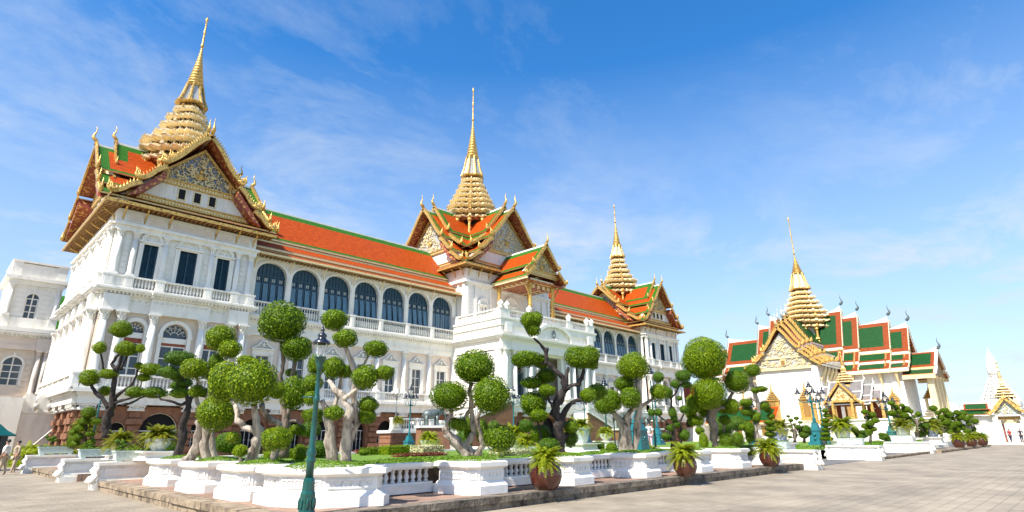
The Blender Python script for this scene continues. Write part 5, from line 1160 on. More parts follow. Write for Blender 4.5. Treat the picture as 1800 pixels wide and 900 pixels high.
# ================================================================== ground and garden
rg = random.Random(21)
g = MB(); g.m('plaza'); g.box(-60, 1800, -60, 1800, -.5, 0); tag(g.build('plaza_ground'), kind='structure')
def leaf(mb, p, n, s, R, asp=.55, tilt=.75):
    n = Vector(n); r = Vector((R.uniform(-1, 1), R.uniform(-1, 1), R.uniform(-1, 1)))
    nn = (n+r*tilt).normalized(); u = nn.cross(Vector((R.uniform(-1, 1), R.uniform(-1, 1), R.uniform(-.3, 1)))).normalized(); v = nn.cross(u)
    p = Vector(p); a = s*.5
    mb.add([p-u*a, p+v*a*asp, p+u*a, p-v*a*asp], [(0,1,2,3)])
BALLS = {}
def ball_mesh(R_, matn, var, flat=False):
    cls = min((.1, .16, .24, .36, .55, .85), key=lambda c: abs(math.log(c/R_)))
    key = (cls, matn, var, flat)
    if key in BALLS: return BALLS[key]
    R = random.Random(hash((cls, var)) & 0xffff); s = {.1: .042, .16: .046, .24: .05, .36: .054, .55: .06, .85: .066}[cls]/cls
    n = int(12.57/(s*s*.55)*1.5); mb = MB(); mb.m(matn); mb.sm = True
    mb.m(matn); mb.ell((0, 0, 0), .87, .87, .85, 14, 9); mb.sm = False; mb.m(matn)
    ph = [R.uniform(0, 6.28) for _ in range(6)]
    for i in range(n):
        z = 1-2*(i+.5)/n; a = i*2.399963+R.uniform(-.1, .1); q = sqrt(max(0, 1-z*z)); d = Vector((q*cos(a), q*sin(a), z))
        rr = 1+.055*sin(3*d.x+ph[0])*sin(4*d.y+ph[1])+.04*sin(5*d.z+ph[2]+2*d.x)+R.uniform(-.09, .04)
        if R.random() < .03: rr += R.uniform(.03, .09)
        p = d*rr
        if flat and p.z < -.35: p.z = -.35+(p.z+.35)*.35
        leaf(mb, p, d, s*R.uniform(.75, 1.25), R)
    BALLS[key] = mb.build('foliage', link=False).data; return BALLS[key]
FERNS = {}
def frond(mb, base, a, L, R, droop=1.0, w=.15, nl=18):
    d = Vector((cos(a), sin(a), 0)); pts = []
    e = R.uniform(.1, 1.5)
    for i in range(nl+1):
        t = i/nl; pts.append(Vector(base)+d*L*(sin(e*.9)*0+t*cos(e*.75)*1.0)+Vector((0, 0, L*(t*sin(e)*1.15-t*t*droop*.62))))
    s = d.cross(Vector((0, 0, 1)))
    for i in range(1, nl):
        t = i/nl; p = pts[i]; q = pts[i+1]-pts[i]; q.normalize(); ww = w*L*(1-abs(t-.4)*1.3)*1.25
        if ww <= 0.01: continue
        for sx in (-1, 1):
            tip = p+s*sx*ww+q*ww*.55-Vector((0, 0, ww*.28)); bw = q*L*.02
            mb.add([p-bw, p+bw, tip], [(0, 1, 2)])
    for i in range(nl):
        p, q = pts[i], pts[i+1]; o = s*.006*L; mb.add([p-o, p+o, q+o*.6, q-o*.6], [(0,1,2,3)])
def fern_mesh(var, matn='leaf_fern', n=300):
    key = (var, matn)
    if key in FERNS: return FERNS[key]
    R = random.Random(100+var); mb = MB(); mb.m(matn)
    for i in range(n): frond(mb, (R.uniform(-.1, .1), R.uniform(-.1, .1), R.uniform(0, .12)), R.uniform(0, 6.283), R.uniform(.4, 1.08), R, R.uniform(.7, 1.5))
    FERNS[key] = mb.build('fronds', link=False).data; return FERNS[key]
def inst(name, me, parent, loc, sc, rz=0.0):
    o = bpy.data.objects.new(name, me); COL.objects.link(o)
    if parent is not None: o.parent = parent; loc = Vector(loc)-root_loc(parent)
    o.location = loc; o.scale = sc if hasattr(sc, '__len__') else (sc, sc, sc); o.rotation_euler = (0, 0, rz); return o
# ---- terrace step with stone kerb
t = MB(); t.m('terrace_paving'); t.box(5.15, 29.25, 10.55, 24.3, 0.0, .276); t.box(5.1, 9, 29.4, 39, 0, .276)
tag(t.build('terrace_paving'), kind='structure')
def kerb(name, x0, x1, y0, y1, h=.28, m='kerb_stone'):
    R = random.Random(int(x0*7+y0)); b = MB(); b.m(m); along = (x1-x0) > (y1-y0); L = (x1-x0) if along else (y1-y0)
    for row in range(2):
        p = -R.uniform(0, .5) if row else 0
        while p < L:
            w = R.uniform(.55, .8) if row == 0 else R.uniform(.9, 1.2); a, c = max(0, p)+.008, min(L, p+w)-.008; p += w
            if c <= a+.02: continue
            za, zb = (0, h*.5-.006) if row == 0 else (h*.5, h); o = R.uniform(-.012, .012)-(.0 if row else -.035)
            if along: b.box(x0+a, x0+c, y0+o, y1, za, zb+R.uniform(-.003, .003))
            else: b.box(x0+o, x1, y0+a, y0+c, za, zb+R.uniform(-.003, .003))
    o = b.build(name); return tag(o, kind='structure')
kerb('terrace_kerb', 4.85, 29.25, 10.15, 10.6, m='kerb_shaded'); kerb('terrace_kerb', 4.75, 5.2, 10.62, 24.0); kerb('terrace_kerb', 4.75, 5.15, 29.8, 39)
g = MB(); g.m('asphalt'); g.box(30.0, 41, 10.6, 60, 0, .02); g.box(42, 57, 10.6, 13.2, .0, .02); tag(g.build('asphalt_path'), kind='structure')
kerb('path_kerb', 41.8, 57.0, 10.1, 10.5, .16); kerb('path_kerb', 58.5, 88, 9.6, 10.1, .2)
g = MB(); g.m('soil'); g.box(6.72, 28.9, 12.36, 25, 0, .84); g.m('lawn'); g.box(6.75, 28.85, 12.4, 24.95, .84, .86); tag(g.build('lawn'), kind='structure')
g = MB(); g.m('lawn'); g.box(8, 28.7, 25.4, 44, 0, .03); tag(g.build('lawn'), kind='structure')
g = MB(); g.m('lawn'); g.box(42.3, 96, 13.4, 50, 0, .42); tag(g.build('lawn'), kind='structure')
g = MB(); g.m('white'); g.box(6.9, 28.9, 25, 25.35, 0, .93); g.box(42, 96, 13.2, 13.4, 0, .55); g.box(42, 42.3, 13.2, 50, 0, .55); g.box(28.9, 29.2, 13.8, 25.35, 0, .93); tag(g.build('lawn_edging'), kind='structure')
# ---- planters and wall
def octo(cx, cy, h, ch): return [(cx-h, cy+h), (cx-h, cy-h+ch), (cx-h+ch, cy-h), (cx+h-ch, cy-h), (cx+h, cy-h+ch), (cx+h, cy+h)]
def scale_poly(P, c, k): return [(c[0]+(x-c[0])*k, c[1]+(y-c[1])*k) for x, y in P]
def prismz(mb, P, z0, z1, P2=None):
    P2 = P2 or P; mb.rings([[(x, y, z0) for x, y in P], [(x, y, z1) for x, y in P2]])
def planter(cx, cy, label, P=None, cat='planter', group='white stone planters along the plaza edge', z0=.28, z1=1.0):
    P = P or octo(cx, cy, .7, .26); c = (cx, cy)
    o = thing('planter', label, cat, (cx, cy, z0), group)
    b = MB(); b.m('white_panel')
    prismz(b, scale_poly(P, c, 1.02), z0, z0+.19); prismz(b, scale_poly(P, c, 1.02), z0+.19, z0+.24, scale_poly(P, c, .96)); prismz(b, scale_poly(P, c, .97), z0+.24, z0+.30, scale_poly(P, c, .9))
    prismz(b, scale_poly(P, c, .89), z0+.30, z1-.16)
    # relief panels on each face: frame with a row of little rings
    Q = scale_poly(P, c, .89); b.sm = False
    for i in range(len(Q)-1):
        p, q = Vector((*Q[i], 0)), Vector((*Q[i+1], 0)); L = (q-p).length
        if L < .25: continue
        u = (q-p)/L; nrm = Vector((u.y, -u.x, 0)); 
        if nrm.dot(Vector((cx, cy, 0))-p) > 0: nrm = -nrm
        za, zb = z0+.34, z1-.2
        for (a0, a1, b0, b1) in ((.06, .10, za, zb), (L-.10, L-.06, za, zb), (.10, L-.10, za, za+.035), (.10, L-.10, zb-.035, zb)):
            v = [p+u*a0, p+u*a1, p+u*a1+nrm*.022, p+u*a0+nrm*.022]; b.rings([[(w.x, w.y, b0) for w in v], [(w.x, w.y, b1) for w in v]])
        k = max(1, int((L-.3)/.17)); 
        for j in range(k):
            s_ = p+u*(.16+(L-.32)*(j+.5)/k)+nrm*.01; r_ = min(.068, (L-.32)/k*.45)
            b.sm = True; b.tube([(s_.x+u.x*r_*cos(a), s_.y+u.y*r_*cos(a), (za+zb)/2+r_*1.15*sin(a)) for a in [2*pi*w/8 for w in range(9)]], .017, 4); b.sm = False
    b.build('pedestal', o)
    b = MB(); b.m('white'); prismz(b, scale_poly(P, c, .91), z1-.16, z1-.10, scale_poly(P, c, 1.0)); prismz(b, scale_poly(P, c, 1.03), z1-.10, z1); prismz(b, scale_poly(P, c, 1.0), z1, z1+.02, scale_poly(P, c, .95)); b.build('coping', o)
    return o
fx = [10.12, 13.6, 17.25, 20.9, 24.3, 27.6]
ly = [20.2, 17.15, 14.3]
planter(6.45, 11.9, 'largest white planter at the corner of the terrace, behind the green lamp post', P=[(5.45, 13.1), (5.42, 12.2), (5.95, 11.1), (7.0, 10.62), (7.35, 10.95), (7.35, 12.9), (6.9, 13.1)])
ords = ['nearest the corner, under the tree with four big balls', 'beside the first brown pot, under the black trunked tree', 'under the two trunked tree with a yellow green crown', 'behind the second brown pot', 'under the tree with one huge round crown', 'behind the third brown pot, last before the end wall']
for x, w in zip(fx, ords): planter(x, 11.35, 'white stone planter '+w)
for y, w in zip(ly, ('farthest along the left kerb, with a dark leaning trunk', 'under the pale three legged trunk left of the corner', 'just left of the corner planter, under the large double crown')): planter(6.0, y, 'white stone planter '+w)
def wall_run(xa, xb, y, label, face='S', org=(0, 0), bal=True, z0=.28, z1=.98):
    o = thing('garden_balustrade', label, 'balustrade', (org[0]+(xa if face == 'S' else 0), org[1]+(y if face == 'S' else 0), z0), 'white balustrade runs between planters')
    T = frame(0, y, 'S') if face == 'S' else frame(y, 0, 'W')
    b = MB(T); b.m('white_panel'); b.box(xa, xb, -.22, .22, z0, z0+.18); b.box(xa, xb, -.16, .16, z0+.18, z0+.24)
    if not bal: b.box(xa, xb, -.08, .12, z0+.24, z1-.14)
    b.build('plinth', o)
    if bal:
        b = MB(T); b.m('white_panel'); b.sm = True; k = int((xb-xa)/.19); h = z1-.14-z0-.24
        for i in range(k):
            x = xa+(i+.5)*(xb-xa)/k; zb = z0+.24
            b.lathe(x, 0, [(.06, zb), (.06, zb+.03), (.035, zb+.05), (.065, zb+h*.32), (.07, zb+h*.42), (.035, zb+h*.72), (.055, zb+h*.8), (.055, zb+h)], 10)
        b.sm = False; b.build('balusters', o)
    b = MB(T); b.m('white'); b.box(xa, xb, -.17, .17, z1-.14, z1-.1); b.box(xa, xb, -.22, .22, z1-.1, z1); b.build('rail', o)
xs = [7.35]+[v for x in fx for v in (x-.7, x+.7)]+[29.3]
lab = ['between the corner planter and the first front planter', 'left of the first brown pot', 'right of the first brown pot', 'left of the second brown pot', 'between the second brown pot and the huge round crown', 'left of the third brown pot', 'beside the right end wall']
for i in range(7):
    if xs[2*i+1]-xs[2*i] > .2: wall_run(xs[2*i]-.05, xs[2*i+1]+.05, 12.35 if i == 0 else 12.0, 'white turned balusters '+lab[i], z0=.3)
b = [(-13.0+0, 0)]
for (ya, yb), w in zip(((23.9, 20.9), (19.5, 17.85), (16.45, 15.0), (13.6, 13.1)), ('end wall and first planter', 'first and second planter', 'second and third planter', 'third planter and corner planter')):
    wall_run(-ya, -yb, 6.55, 'plain white wall on the left side between '+w, face='W', bal=False)
def end_wall(x, y, face, L, label, tray=True, H=.86):
    """low white wall with scrolled end and moulded plinth"""
    o = thing('end_wall', label, 'wall', (x, y, 0), 'white scroll ended garden walls'); T = frame(x, y, face)
    b = MB(T); b.m('white_panel'); b.box(0, L, 0, .5, .34, H-.1); b.box(.15, L/2-.08, -.03, 0, .44, H-.2); b.box(L/2+.08, L-.2, -.03, 0, .44, H-.2)
    for k in range(6): b.box(L/2-.9+.1*k, L/2-.84+.1*k, -.06, 0, H-.22, H-.19) 
    b.build('wall', o)
    b = MB(T); b.m('white'); b.box(-.1, L+.12, -.12, .62, 0, .2); b.box(-.06, L+.08, -.08, .58, .2, .28); b.box(-.02, L+.02, -.04, .54, .28, .34)
    b.box(-.08, L+.1, -.1, .6, H-.1, H); b.build('coping', o)
    b = MB(T); b.m('white'); b.sm = True
    for xe, s in ((L, 1), (0, -1)):
        b.tube([(xe+s*(.02), -.02, H-.14), (xe+s*.1, -.02, H-.26), (xe+s*.04, -.02, H-.42), (xe+s*.12, -.02, .36), (xe+s*.2, -.02, .2)], [.06, .1, .06, .09, .1], 6)
        b.tube([(xe+s*(.02), .45, H-.14), (xe+s*.1, .45, H-.26), (xe+s*.04, .45, H-.42), (xe+s*.12, .45, .36), (xe+s*.2, .45, .2)], [.06, .1, .06, .09, .1], 6)
    b.sm = False; b.build('scroll', o); return o
end_wall(4.75, 24.1, 'S', 1.9, 'white scroll ended wall carrying a grey tray, nearest on the left kerb')
end_wall(4.65, 29.6, 'S', 1.9, 'white scroll ended wall carrying a grey tray, middle of the three on the left')
end_wall(4.5, 38.6, 'S', 2.0, 'white scroll ended wall farthest left, beside the fern bed')
end_wall(29.4, 13.7, 'W', 4.0, 'white scroll ended wall closing the front kerb on the right')
end_wall(41.2, 12.7, 'W', 2.8, 'white scroll ended wall after the asphalt gap')
end_wall(57.5, 13.2, 'W', 3.1, 'white scroll ended wall farthest right, beside three small brown pots')
end_wall(42.2, 12.9, 'W', .5, 'short white wall return behind the scroll ended wall') if False else None
# ---- ground cover on the planters and low hedges
gc = MB(); gc.m('leaf_cover'); R = random.Random(3)
def cover(cx, cy, rx, ry, z, h, n, s=.06):
    for i in range(n):
        a = R.uniform(0, 6.283); q = sqrt(R.random()); x, y = cx+cos(a)*q*rx, cy+sin(a)*q*ry
        leaf(gc, (x, y, z+h*(1-q**3)*R.uniform(.75, 1.1)+.01), (cos(a)*q*.6, sin(a)*q*.6, 1), s*R.uniform(.7, 1.3), R)
for x in fx: cover(x, 11.45, .66, .66, 1.0, .1, 1500, .05); cover(x, 12.5, 1.0, .5, .95, .1, 900, .05)
for y in ly: cover(6.1, y, .66, .66, 1.0, .1, 1500, .05); cover(7.0, y, .6, 1.0, .95, .1, 900, .05)
cover(6.4, 11.95, .82, .95, 1.0, .1, 2600, .05); cover(7.3, 13.0, .9, .7, .9, .1, 1200, .05); cover(9.0, 13.6, 1.8, .9, .88, .12, 2200)
for k in range(26): cover(8+R.uniform(0, 19), 14+R.uniform(0, 3), 1.2, .6, .86, .1, 380, .07)
for k in range(40): cover(43+R.uniform(0, 48), 14+R.uniform(0, 5), 1.6, .9, .42, .35, 300, .1)
tag(gc.build('ground_cover'), kind='stuff')
def hedge(name, x0, x1, y0, y1, z0, z1, m, label, s=.07, dens=420):
    b = MB(); b.m(m); b.box(x0+.05, x1-.05, y0+.05, y1-.05, z0, z1-.05); R = random.Random(int(x0*10))
    A = [((x1-x0)*(y1-y0), 0), ((x1-x0)*(z1-z0), 1), ((y1-y0)*(z1-z0), 2)]
    for ar, k in A:
        for i in range(int(ar*dens)):
            x, y, z = R.uniform(x0, x1), R.uniform(y0, y1), R.uniform(z0, z1)
            if k == 0: leaf(b, (x, y, z1+R.uniform(-.03, .03)), (0, 0, 1), s, R)
            elif k == 1: leaf(b, (x, y0+R.uniform(-.03, .03), z), (0, -1, 0), s, R)
            else: leaf(b, (x0+R.uniform(-.03, .03), y, z), (-1, 0, 0), s, R)
    return tag(b.build(name), label, 'hedge')
def hp(name, px, py, w, d_, h, m, label, z=.86, **k):
    p = atz(px, py, z); return hedge(name, p.x-w/2, p.x+w/2, p.y-.1, p.y+d_, z, z+h, m, label, **k)
hp('clipped_hedge', 706, 799, 1.5, .7, .36, 'leaf_bright', 'low clipped yellow green hedge on the lawn left of the teal lamp')
hp('clipped_hedge', 668, 799, 1.2, .7, .28, 'leaf_mid', 'low clipped hedge right of the two thick grey trunks'); hp('flower_bed', 650, 797, 1.3, .6, .14, 'leaf_red', 'reddish flower bed between the two low hedges')
hp('flower_bed', 745, 802, 2.4, .5, .10, 'leaf_red', 'dark red leaved bed in front of the cream shrub'); hp('cream_shrub', 760, 800, 1.1, .8, .36, 'leaf_cream', 'cream leaved shrub left of the white pedestal', s=.12, dens=260)
hp('clipped_hedge', 500, 806, 1.3, .5, .30, 'leaf_bright', 'short clipped hedge behind the low oval ball'); hp('clipped_hedge', 905, 801, 2.0, .5, .2, 'leaf_cream', 'low cream leaved hedge right of the hanging ball')
# ---- topiary
def px_r(rp, px, d): return rp*d/FPX/ (1+((px-900)/FPX)**2*.45)
TREES = []
def topiary(label, depth, balls, limbs, leafm='leaf_bright', bark='bark_pale', jit=.16, name='topiary_tree', flat=False, seed=1, seg=3, nr=8):
    R = random.Random(seed); b0 = limbs[0][0] if limbs else balls[0]
    base = at(b0[0], b0[1], depth)
    o = thing(name, label, 'tree', base); tr = MB(); tr.m(bark); tr.sm = True
    for lb in limbs:
        P = [at(p[0], p[1], depth+p[2]) for p in lb]; rr = [p[3]*(.68 if bark == 'bark_dark' else .8)*depth/FPX for p in lb]; Q, q = [], []
        for i in range(len(P)-1):
            for j in range(seg):
                t_ = j/seg; w = P[i].lerp(P[i+1], t_); k = rr[i]*(1-t_)+rr[i+1]*t_
                if not (i == 0 and j == 0): w = w+Vector((R.uniform(-1, 1), R.uniform(-1, 1), R.uniform(-.4, .4)))*k*.32
                Q.append(w); q.append(k*R.uniform(.86, 1.16))
        Q.append(P[-1]); q.append(rr[-1]); q[0] *= 1.25
        tr.tube(Q, q, nr, jit, R)
    tr.sm = False; tr.build('trunk', o)
    for i, bl in enumerate(balls):
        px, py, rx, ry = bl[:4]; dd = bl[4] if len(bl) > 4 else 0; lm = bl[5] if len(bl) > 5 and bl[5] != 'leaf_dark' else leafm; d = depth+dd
        r = px_r(rx, px, d)*1.10; rz = ry*d/FPX*1.08
        me = ball_mesh((r*r*rz)**(1/3), lm, i % 2, flat); ob = inst('foliage', me, o, at(px, py, d), (r, r, rz), R.uniform(0, 6.28))
    TREES.append(o); return o
d0 = D(10.2, 11.6)
topiary('topiary with four big round crowns and pale twisted trunk on the first front planter', d0+.5,
 [(834.6,645.7,33,28,.2),(790.6,696,30,24,-.1),(863,694.6,31,31,-.35),(805.5,745.5,15,11,-.1),(878.6,770,25,21,-.5),(824,752,9,19,.8),(848,757,11,18,.9)],
 [[(826,802,0,12),(806,780,0,11),(787,762,-.05,9),(781,750,-.1,6)],[(784,758,-.05,6),(789,738,0,4.5),(793,725,-.05,4),(790,714,-.05,5)],
  [(832,800,0,8),(820,782,.05,7),(834,760,.1,6),(830,742,.1,5.5),(828,715,.15,5),(826,690,.15,4.5),(829,672,.2,4)],[(828,718,.15,5),(819,730,.1,3.5),(815,742,.1,3)],
  [(838,801,-.05,8),(849,783,-.15,6),(844,762,-.2,4.5),(838,735,-.2,5),(846,722,-.25,3.5)],[(832,715,.1,4),(840,705,-.1,3),(846,712,-.2,3)]], 'leaf_mid', 'bark_pale', seed=2)
d0 = D(6.7, 11.9)
topiary('many headed topiary with two thick grey trunks on the corner planter behind the lamp post', d0+.5,
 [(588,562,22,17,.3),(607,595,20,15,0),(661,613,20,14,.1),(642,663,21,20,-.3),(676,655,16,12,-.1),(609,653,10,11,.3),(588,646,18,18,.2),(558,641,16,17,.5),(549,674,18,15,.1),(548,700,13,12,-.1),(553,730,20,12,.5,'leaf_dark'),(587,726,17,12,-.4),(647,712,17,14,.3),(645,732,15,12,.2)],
 [[(584,810,0,12),(581,775,0,11),(578,742,0,9),(572,718,.1,6.5),(566,703,.1,5)],[(578,742,0,7),(590,712,.15,5),(597,680,.25,4),(601,655,.3,3)],
  [(607,812,-.1,12),(607,780,-.1,11),(612,750,-.1,10),(614,722,-.1,9),(605,702,-.05,7.5),(590,685,0,6.5),(579,668,.1,5.5)],
  [(605,702,-.05,6),(618,692,-.1,4.5),(630,682,-.2,3.5),(640,674,-.25,3)],[(616,770,.1,9),(627,742,.1,8),(624,715,.1,6.5),(622,690,.1,6),(625,655,.05,5),(618,635,.05,5),(607,610,0,4)],
  [(622,650,.05,4),(641,640,.1,3),(647,625,.1,2.6)],[(618,640,.1,4),(604,600,.3,3),(590,575,.3,2.5)]], 'leaf_mid', 'bark_pale', seed=3)
topiary('small pale stem behind the lamp post carrying no crown of its own', d0+2.5, [(622,742,9,8)], [[(618,790,0,3),(622,760,0,2.5),(622,745,0,2)]], 'leaf_dark') if False else None
d0 = D(6.3, 14.3)
topiary('topiary with a huge double ball crown and pale bent trunk left of the lamp post', d0+.3,
 [(443,672,43,37,-.1),(394,671,27,34,.5),(433,634,17,9,.8),(487,686,13,14,.9),(422,793,13,10,-.3),(487,771,26,19,-.5),(410,770,12,10,.6,'leaf_dark')],
 [[(443,810,0,14),(452,785,0,11),(456,757,0,9),(450,735,0,7.5),(447,712,-.05,6.5)],[(452,757,0,8),(430,752,.1,7),(418,740,.1,7),(415,722,.2,5.5),(408,700,.4,4)],
  [(480,808,-.4,4),(482,795,-.4,4),(486,782,-.5,3.5)],[(424,812,-.3,4),(422,800,-.3,3)],[(460,712,.3,5),(470,735,.5,6),(492,745,.8,7),(496,770,.9,7),(480,806,.6,9)]], 'leaf_bright', 'bark_pale', seed=4)
topiary('tall topiary with one high round ball above smaller ones and a pale upright stem', D(8.4, 15.4)+.3,
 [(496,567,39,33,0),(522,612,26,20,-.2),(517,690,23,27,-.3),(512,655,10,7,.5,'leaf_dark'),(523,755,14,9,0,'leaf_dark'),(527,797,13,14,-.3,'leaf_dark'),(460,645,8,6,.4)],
 [[(498,803,0,10),(503,770,0,9),(505,735,0,9),(498,715,0,7),(494,690,0,5.5),(494,660,0,5),(497,635,0,4.5),(495,600,0,4)],[(503,735,0,7),(512,712,-.1,5),(514,660,-.1,4.5),(520,632,-.15,4)],[(505,740,0,5),(520,740,0,4),(530,748,0,3)]], 'leaf_mid', 'bark_mid', seed=5)
topiary('topiary with an oval ball low in front and spreading pale three legged trunk', D(6.4, 17.15)+.3,
 [(380,726,33,29,-.5),(343,648,24,17,0),(388,594,25,21,.4),(404,614,19,15,.1),(381,637,14,15,.5,'leaf_mid'),(373,660,13,9,.6,'leaf_mid'),(345,688,13,10,.1),(359,690,9,8,.3,'leaf_mid')],
 [[(330,812,0,13),(345,785,0,9),(350,755,0,8),(352,735,.1,7),(347,706,.1,4.5),(345,690,.1,4)],[(360,810,0,10),(358,780,0,9),(362,750,0,8),(366,715,.3,6),(364,690,.3,4.5),(378,672,.4,4),(390,655,.4,4),(398,630,.3,4)],[(376,809,0,6),(375,780,0,6),(372,748,.1,5)],[(364,692,.3,4),(352,678,.2,3.5),(346,664,.1,3)]], 'leaf_bright', 'bark_pale', seed=6)
topiary('dark trunked topiary with flat dark pads beside the first left planter', D(6.6, 20.2)+.3,
 [(317,631,27,13,0),(297,655,19,11,-.2),(318,662,17,13,.3),(325,674,13,9,.2),(316,691,17,10,0,'leaf_mid'),(309,678,10,7,.5)],
 [[(310,812,0,11),(318,780,0,10),(322,750,0,10),(330,722,0,9),(333,706,0,6),(325,694,0,4)],[(332,706,0,6),(318,712,0,3.5),(300,705,-.1,3),(283,702,-.2,2.5),(276,694,-.2,2)],[(332,706,0,6),(345,690,.2,4),(348,672,.2,3)],[(330,708,0,4),(328,680,.1,3),(318,650,0,2.5)]], 'leaf_dark', 'bark_dark', seed=7, flat=True)
topiary('branching topiary with eleven separate pads and dark forked limbs left of the planters', 26.0,
 [(213,580,20,15),(175,612,12,11),(222,614,20,13,-.2),(247,613,8,8,-.2),(157,665,18,15,.1),(191,658,17,9,0),(185,688,12,9,.6,'leaf_dark'),(244,643,8,6),(265,650,19,11,0,'leaf_dark'),(253,664,12,7),(238,690,17,10,0,'leaf_mid'),(271,691,23,10,.1,'leaf_mid')],
 [[(178,800,0,6),(186,783,0,5),(190,770,0,5)],[(190,768,0,11),(188,745,0,11),(190,728,0,11),(196,712,0,9),(198,690,0,6.5),(202,660,0,5),(210,640,0,4.5),(216,622,0,3.5)],[(192,716,0,6),(180,700,0,5),(168,690,0,4.5),(160,676,0,3.5)],[(205,650,0,4.5),(196,640,0,4),(204,628,0,4),(215,615,0,3)],[(200,700,0,5),(216,688,0,3.5),(232,676,0,3),(240,660,0,2.4),(243,648,0,2)],[(200,708,0,4.5),(222,702,0,3),(240,696,0,2.5)],[(182,650,.1,2.5),(180,635,.1,2.6),(176,620,0,2)],[(212,650,0,3.5),(225,622,0,3),(240,612,0,2)],[(214,712,0,3.5),(232,708,.1,3),(246,700,.1,2.4),(262,694,.1,2)]], 'leaf_bright', 'bark_dark', seed=8, flat=True)
topiary('small stacked topiary hedge beside the left lamp post', 27.5,
 [(156,726,13,10),(149,740,11,7),(169,741,10,6),(142,752,12,7),(158,763,9,6),(138,768,11,7),(160,777,8,6),(150,785,10,6),(129,760,9,6),(133,780,8,6)],
 [[(150,800,0,4),(150,770,0,3),(154,735,0,2)]], 'leaf_mid', 'bark_dark', seed=9, flat=True)
topiary('black trunked topiary with loose leafy clumps on the planter beside the first brown pot', D(13.7, 12.3)+.3,
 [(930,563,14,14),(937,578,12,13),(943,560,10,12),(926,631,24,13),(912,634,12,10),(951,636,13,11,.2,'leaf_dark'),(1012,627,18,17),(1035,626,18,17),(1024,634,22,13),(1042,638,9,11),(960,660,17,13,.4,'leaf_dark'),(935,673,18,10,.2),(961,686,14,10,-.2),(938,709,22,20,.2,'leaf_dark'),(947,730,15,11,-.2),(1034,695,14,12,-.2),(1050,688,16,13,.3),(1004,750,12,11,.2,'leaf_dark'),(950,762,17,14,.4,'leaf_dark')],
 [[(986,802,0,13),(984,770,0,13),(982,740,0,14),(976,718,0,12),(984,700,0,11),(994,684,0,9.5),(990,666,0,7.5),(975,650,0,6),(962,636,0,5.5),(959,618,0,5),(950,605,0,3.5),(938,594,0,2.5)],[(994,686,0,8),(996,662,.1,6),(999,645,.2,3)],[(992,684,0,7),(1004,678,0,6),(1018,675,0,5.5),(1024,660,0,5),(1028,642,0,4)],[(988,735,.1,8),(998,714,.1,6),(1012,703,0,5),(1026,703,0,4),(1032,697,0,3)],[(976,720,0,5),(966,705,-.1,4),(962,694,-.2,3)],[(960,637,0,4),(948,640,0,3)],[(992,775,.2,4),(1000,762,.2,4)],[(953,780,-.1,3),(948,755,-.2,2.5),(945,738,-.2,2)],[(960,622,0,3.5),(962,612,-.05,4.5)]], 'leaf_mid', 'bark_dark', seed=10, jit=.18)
topiary('two trunked topiary with a yellow green dome on top beside the teal lamp base', D(17.3, 12.2)+.6,
 [(1113,644.4,26,22,.1,'leaf_bright'),(1098,675,17,13,.3),(1107.7,699,17,17,-.3),(1070,705,22,19,0),(1060,712,14,14,-.15,'leaf_mid'),(1158,689,15,13,.1,'leaf_bright')],
 [[(1097,798,0,13),(1096,770,0,12),(1092,745,0,10),(1082,730,0,6),(1076,722,0,4.5)],[(1104,790,.05,8),(1104,755,.05,6),(1101,733,0,6),(1108,722,-.1,5.5),(1118,715,-.2,4.5)],[(1114,797,.15,8),(1119,765,.15,8),(1122,735,.1,7.5),(1124,705,.1,6),(1121,670,.1,5)],[(1123,718,.1,5),(1132,711,.1,4),(1145,703,.1,3),(1152,696,.1,2.5)]], 'leaf_mid', 'bark_pale', seed=12)
topiary('sparse dark tree with many small round leaf clumps right of the teal lamps', D(21.5, 14)+.6,
 [(1157,663,9,9),(1201,661,13,10),(1187,675,8,7),(1206,676,9,6),(1172,690,10,9),(1145,725,6,6),(1157,725,7,6),(1182,725,7,9),(1185,735,6,6),(1189,746,7,6),(1203,720,8,7),(1178,752,6,6),(1171,767,9,6),(1203,764,9,9),(1194,700,5,4)],
 [[(1183,790,0,7),(1184,765,0,5),(1186,740,0,4.5),(1180,715,0,3),(1180,700,0,2.5),(1188,690,0,2.2),(1197,675,0,2)],[(1197,790,0,4),(1198,760,0,3),(1196,740,0,2.6),(1202,728,0,2)],[(1184,755,0,3),(1170,740,0,2),(1157,730,0,1.6)],[(1180,702,0,2.2),(1175,694,0,1.8)],[(1184,775,0,3),(1174,770,0,2)]], 'leaf_dark', 'bark_dark', seed=13)
topiary('topiary with one huge rounded crown above a second ball near the third brown pot', D(24.3, 12.2)+.6,
 [(1238,628,36,33,.2),(1236,640,34,23,.3),(1246,690,28,26,-.3),(1294,670.5,22,19,.3,'leaf_mid'),(1272,715,12,12,.4,'leaf_dark'),(1286,714,14,13,.1),(1218,712,11,18,0),(1223,740,14,9,-.1),(1215,728,9,8,.1,'leaf_mid'),(1274,738,10,8,.2,'leaf_mid'),(1277,774,14,12,-.3,'leaf_mid'),(1236,720,9,14,.5,'leaf_dark')],
 [[(1262,802,0,9),(1257,780,0,8),(1254,755,0,9),(1251,730,0,10),(1250,712,0,8),(1242,680,.1,6),(1240,655,.1,5)],[(1252,722,0,6),(1264,716,.1,5),(1276,716,.1,4),(1288,690,.2,3.5)],[(1250,720,0,5),(1236,712,.2,4)],[(1277,790,-.2,3),(1277,780,-.2,3)],[(1272,760,.2,2),(1273,742,.2,2)]], 'leaf_bright', 'bark_mid', seed=14)
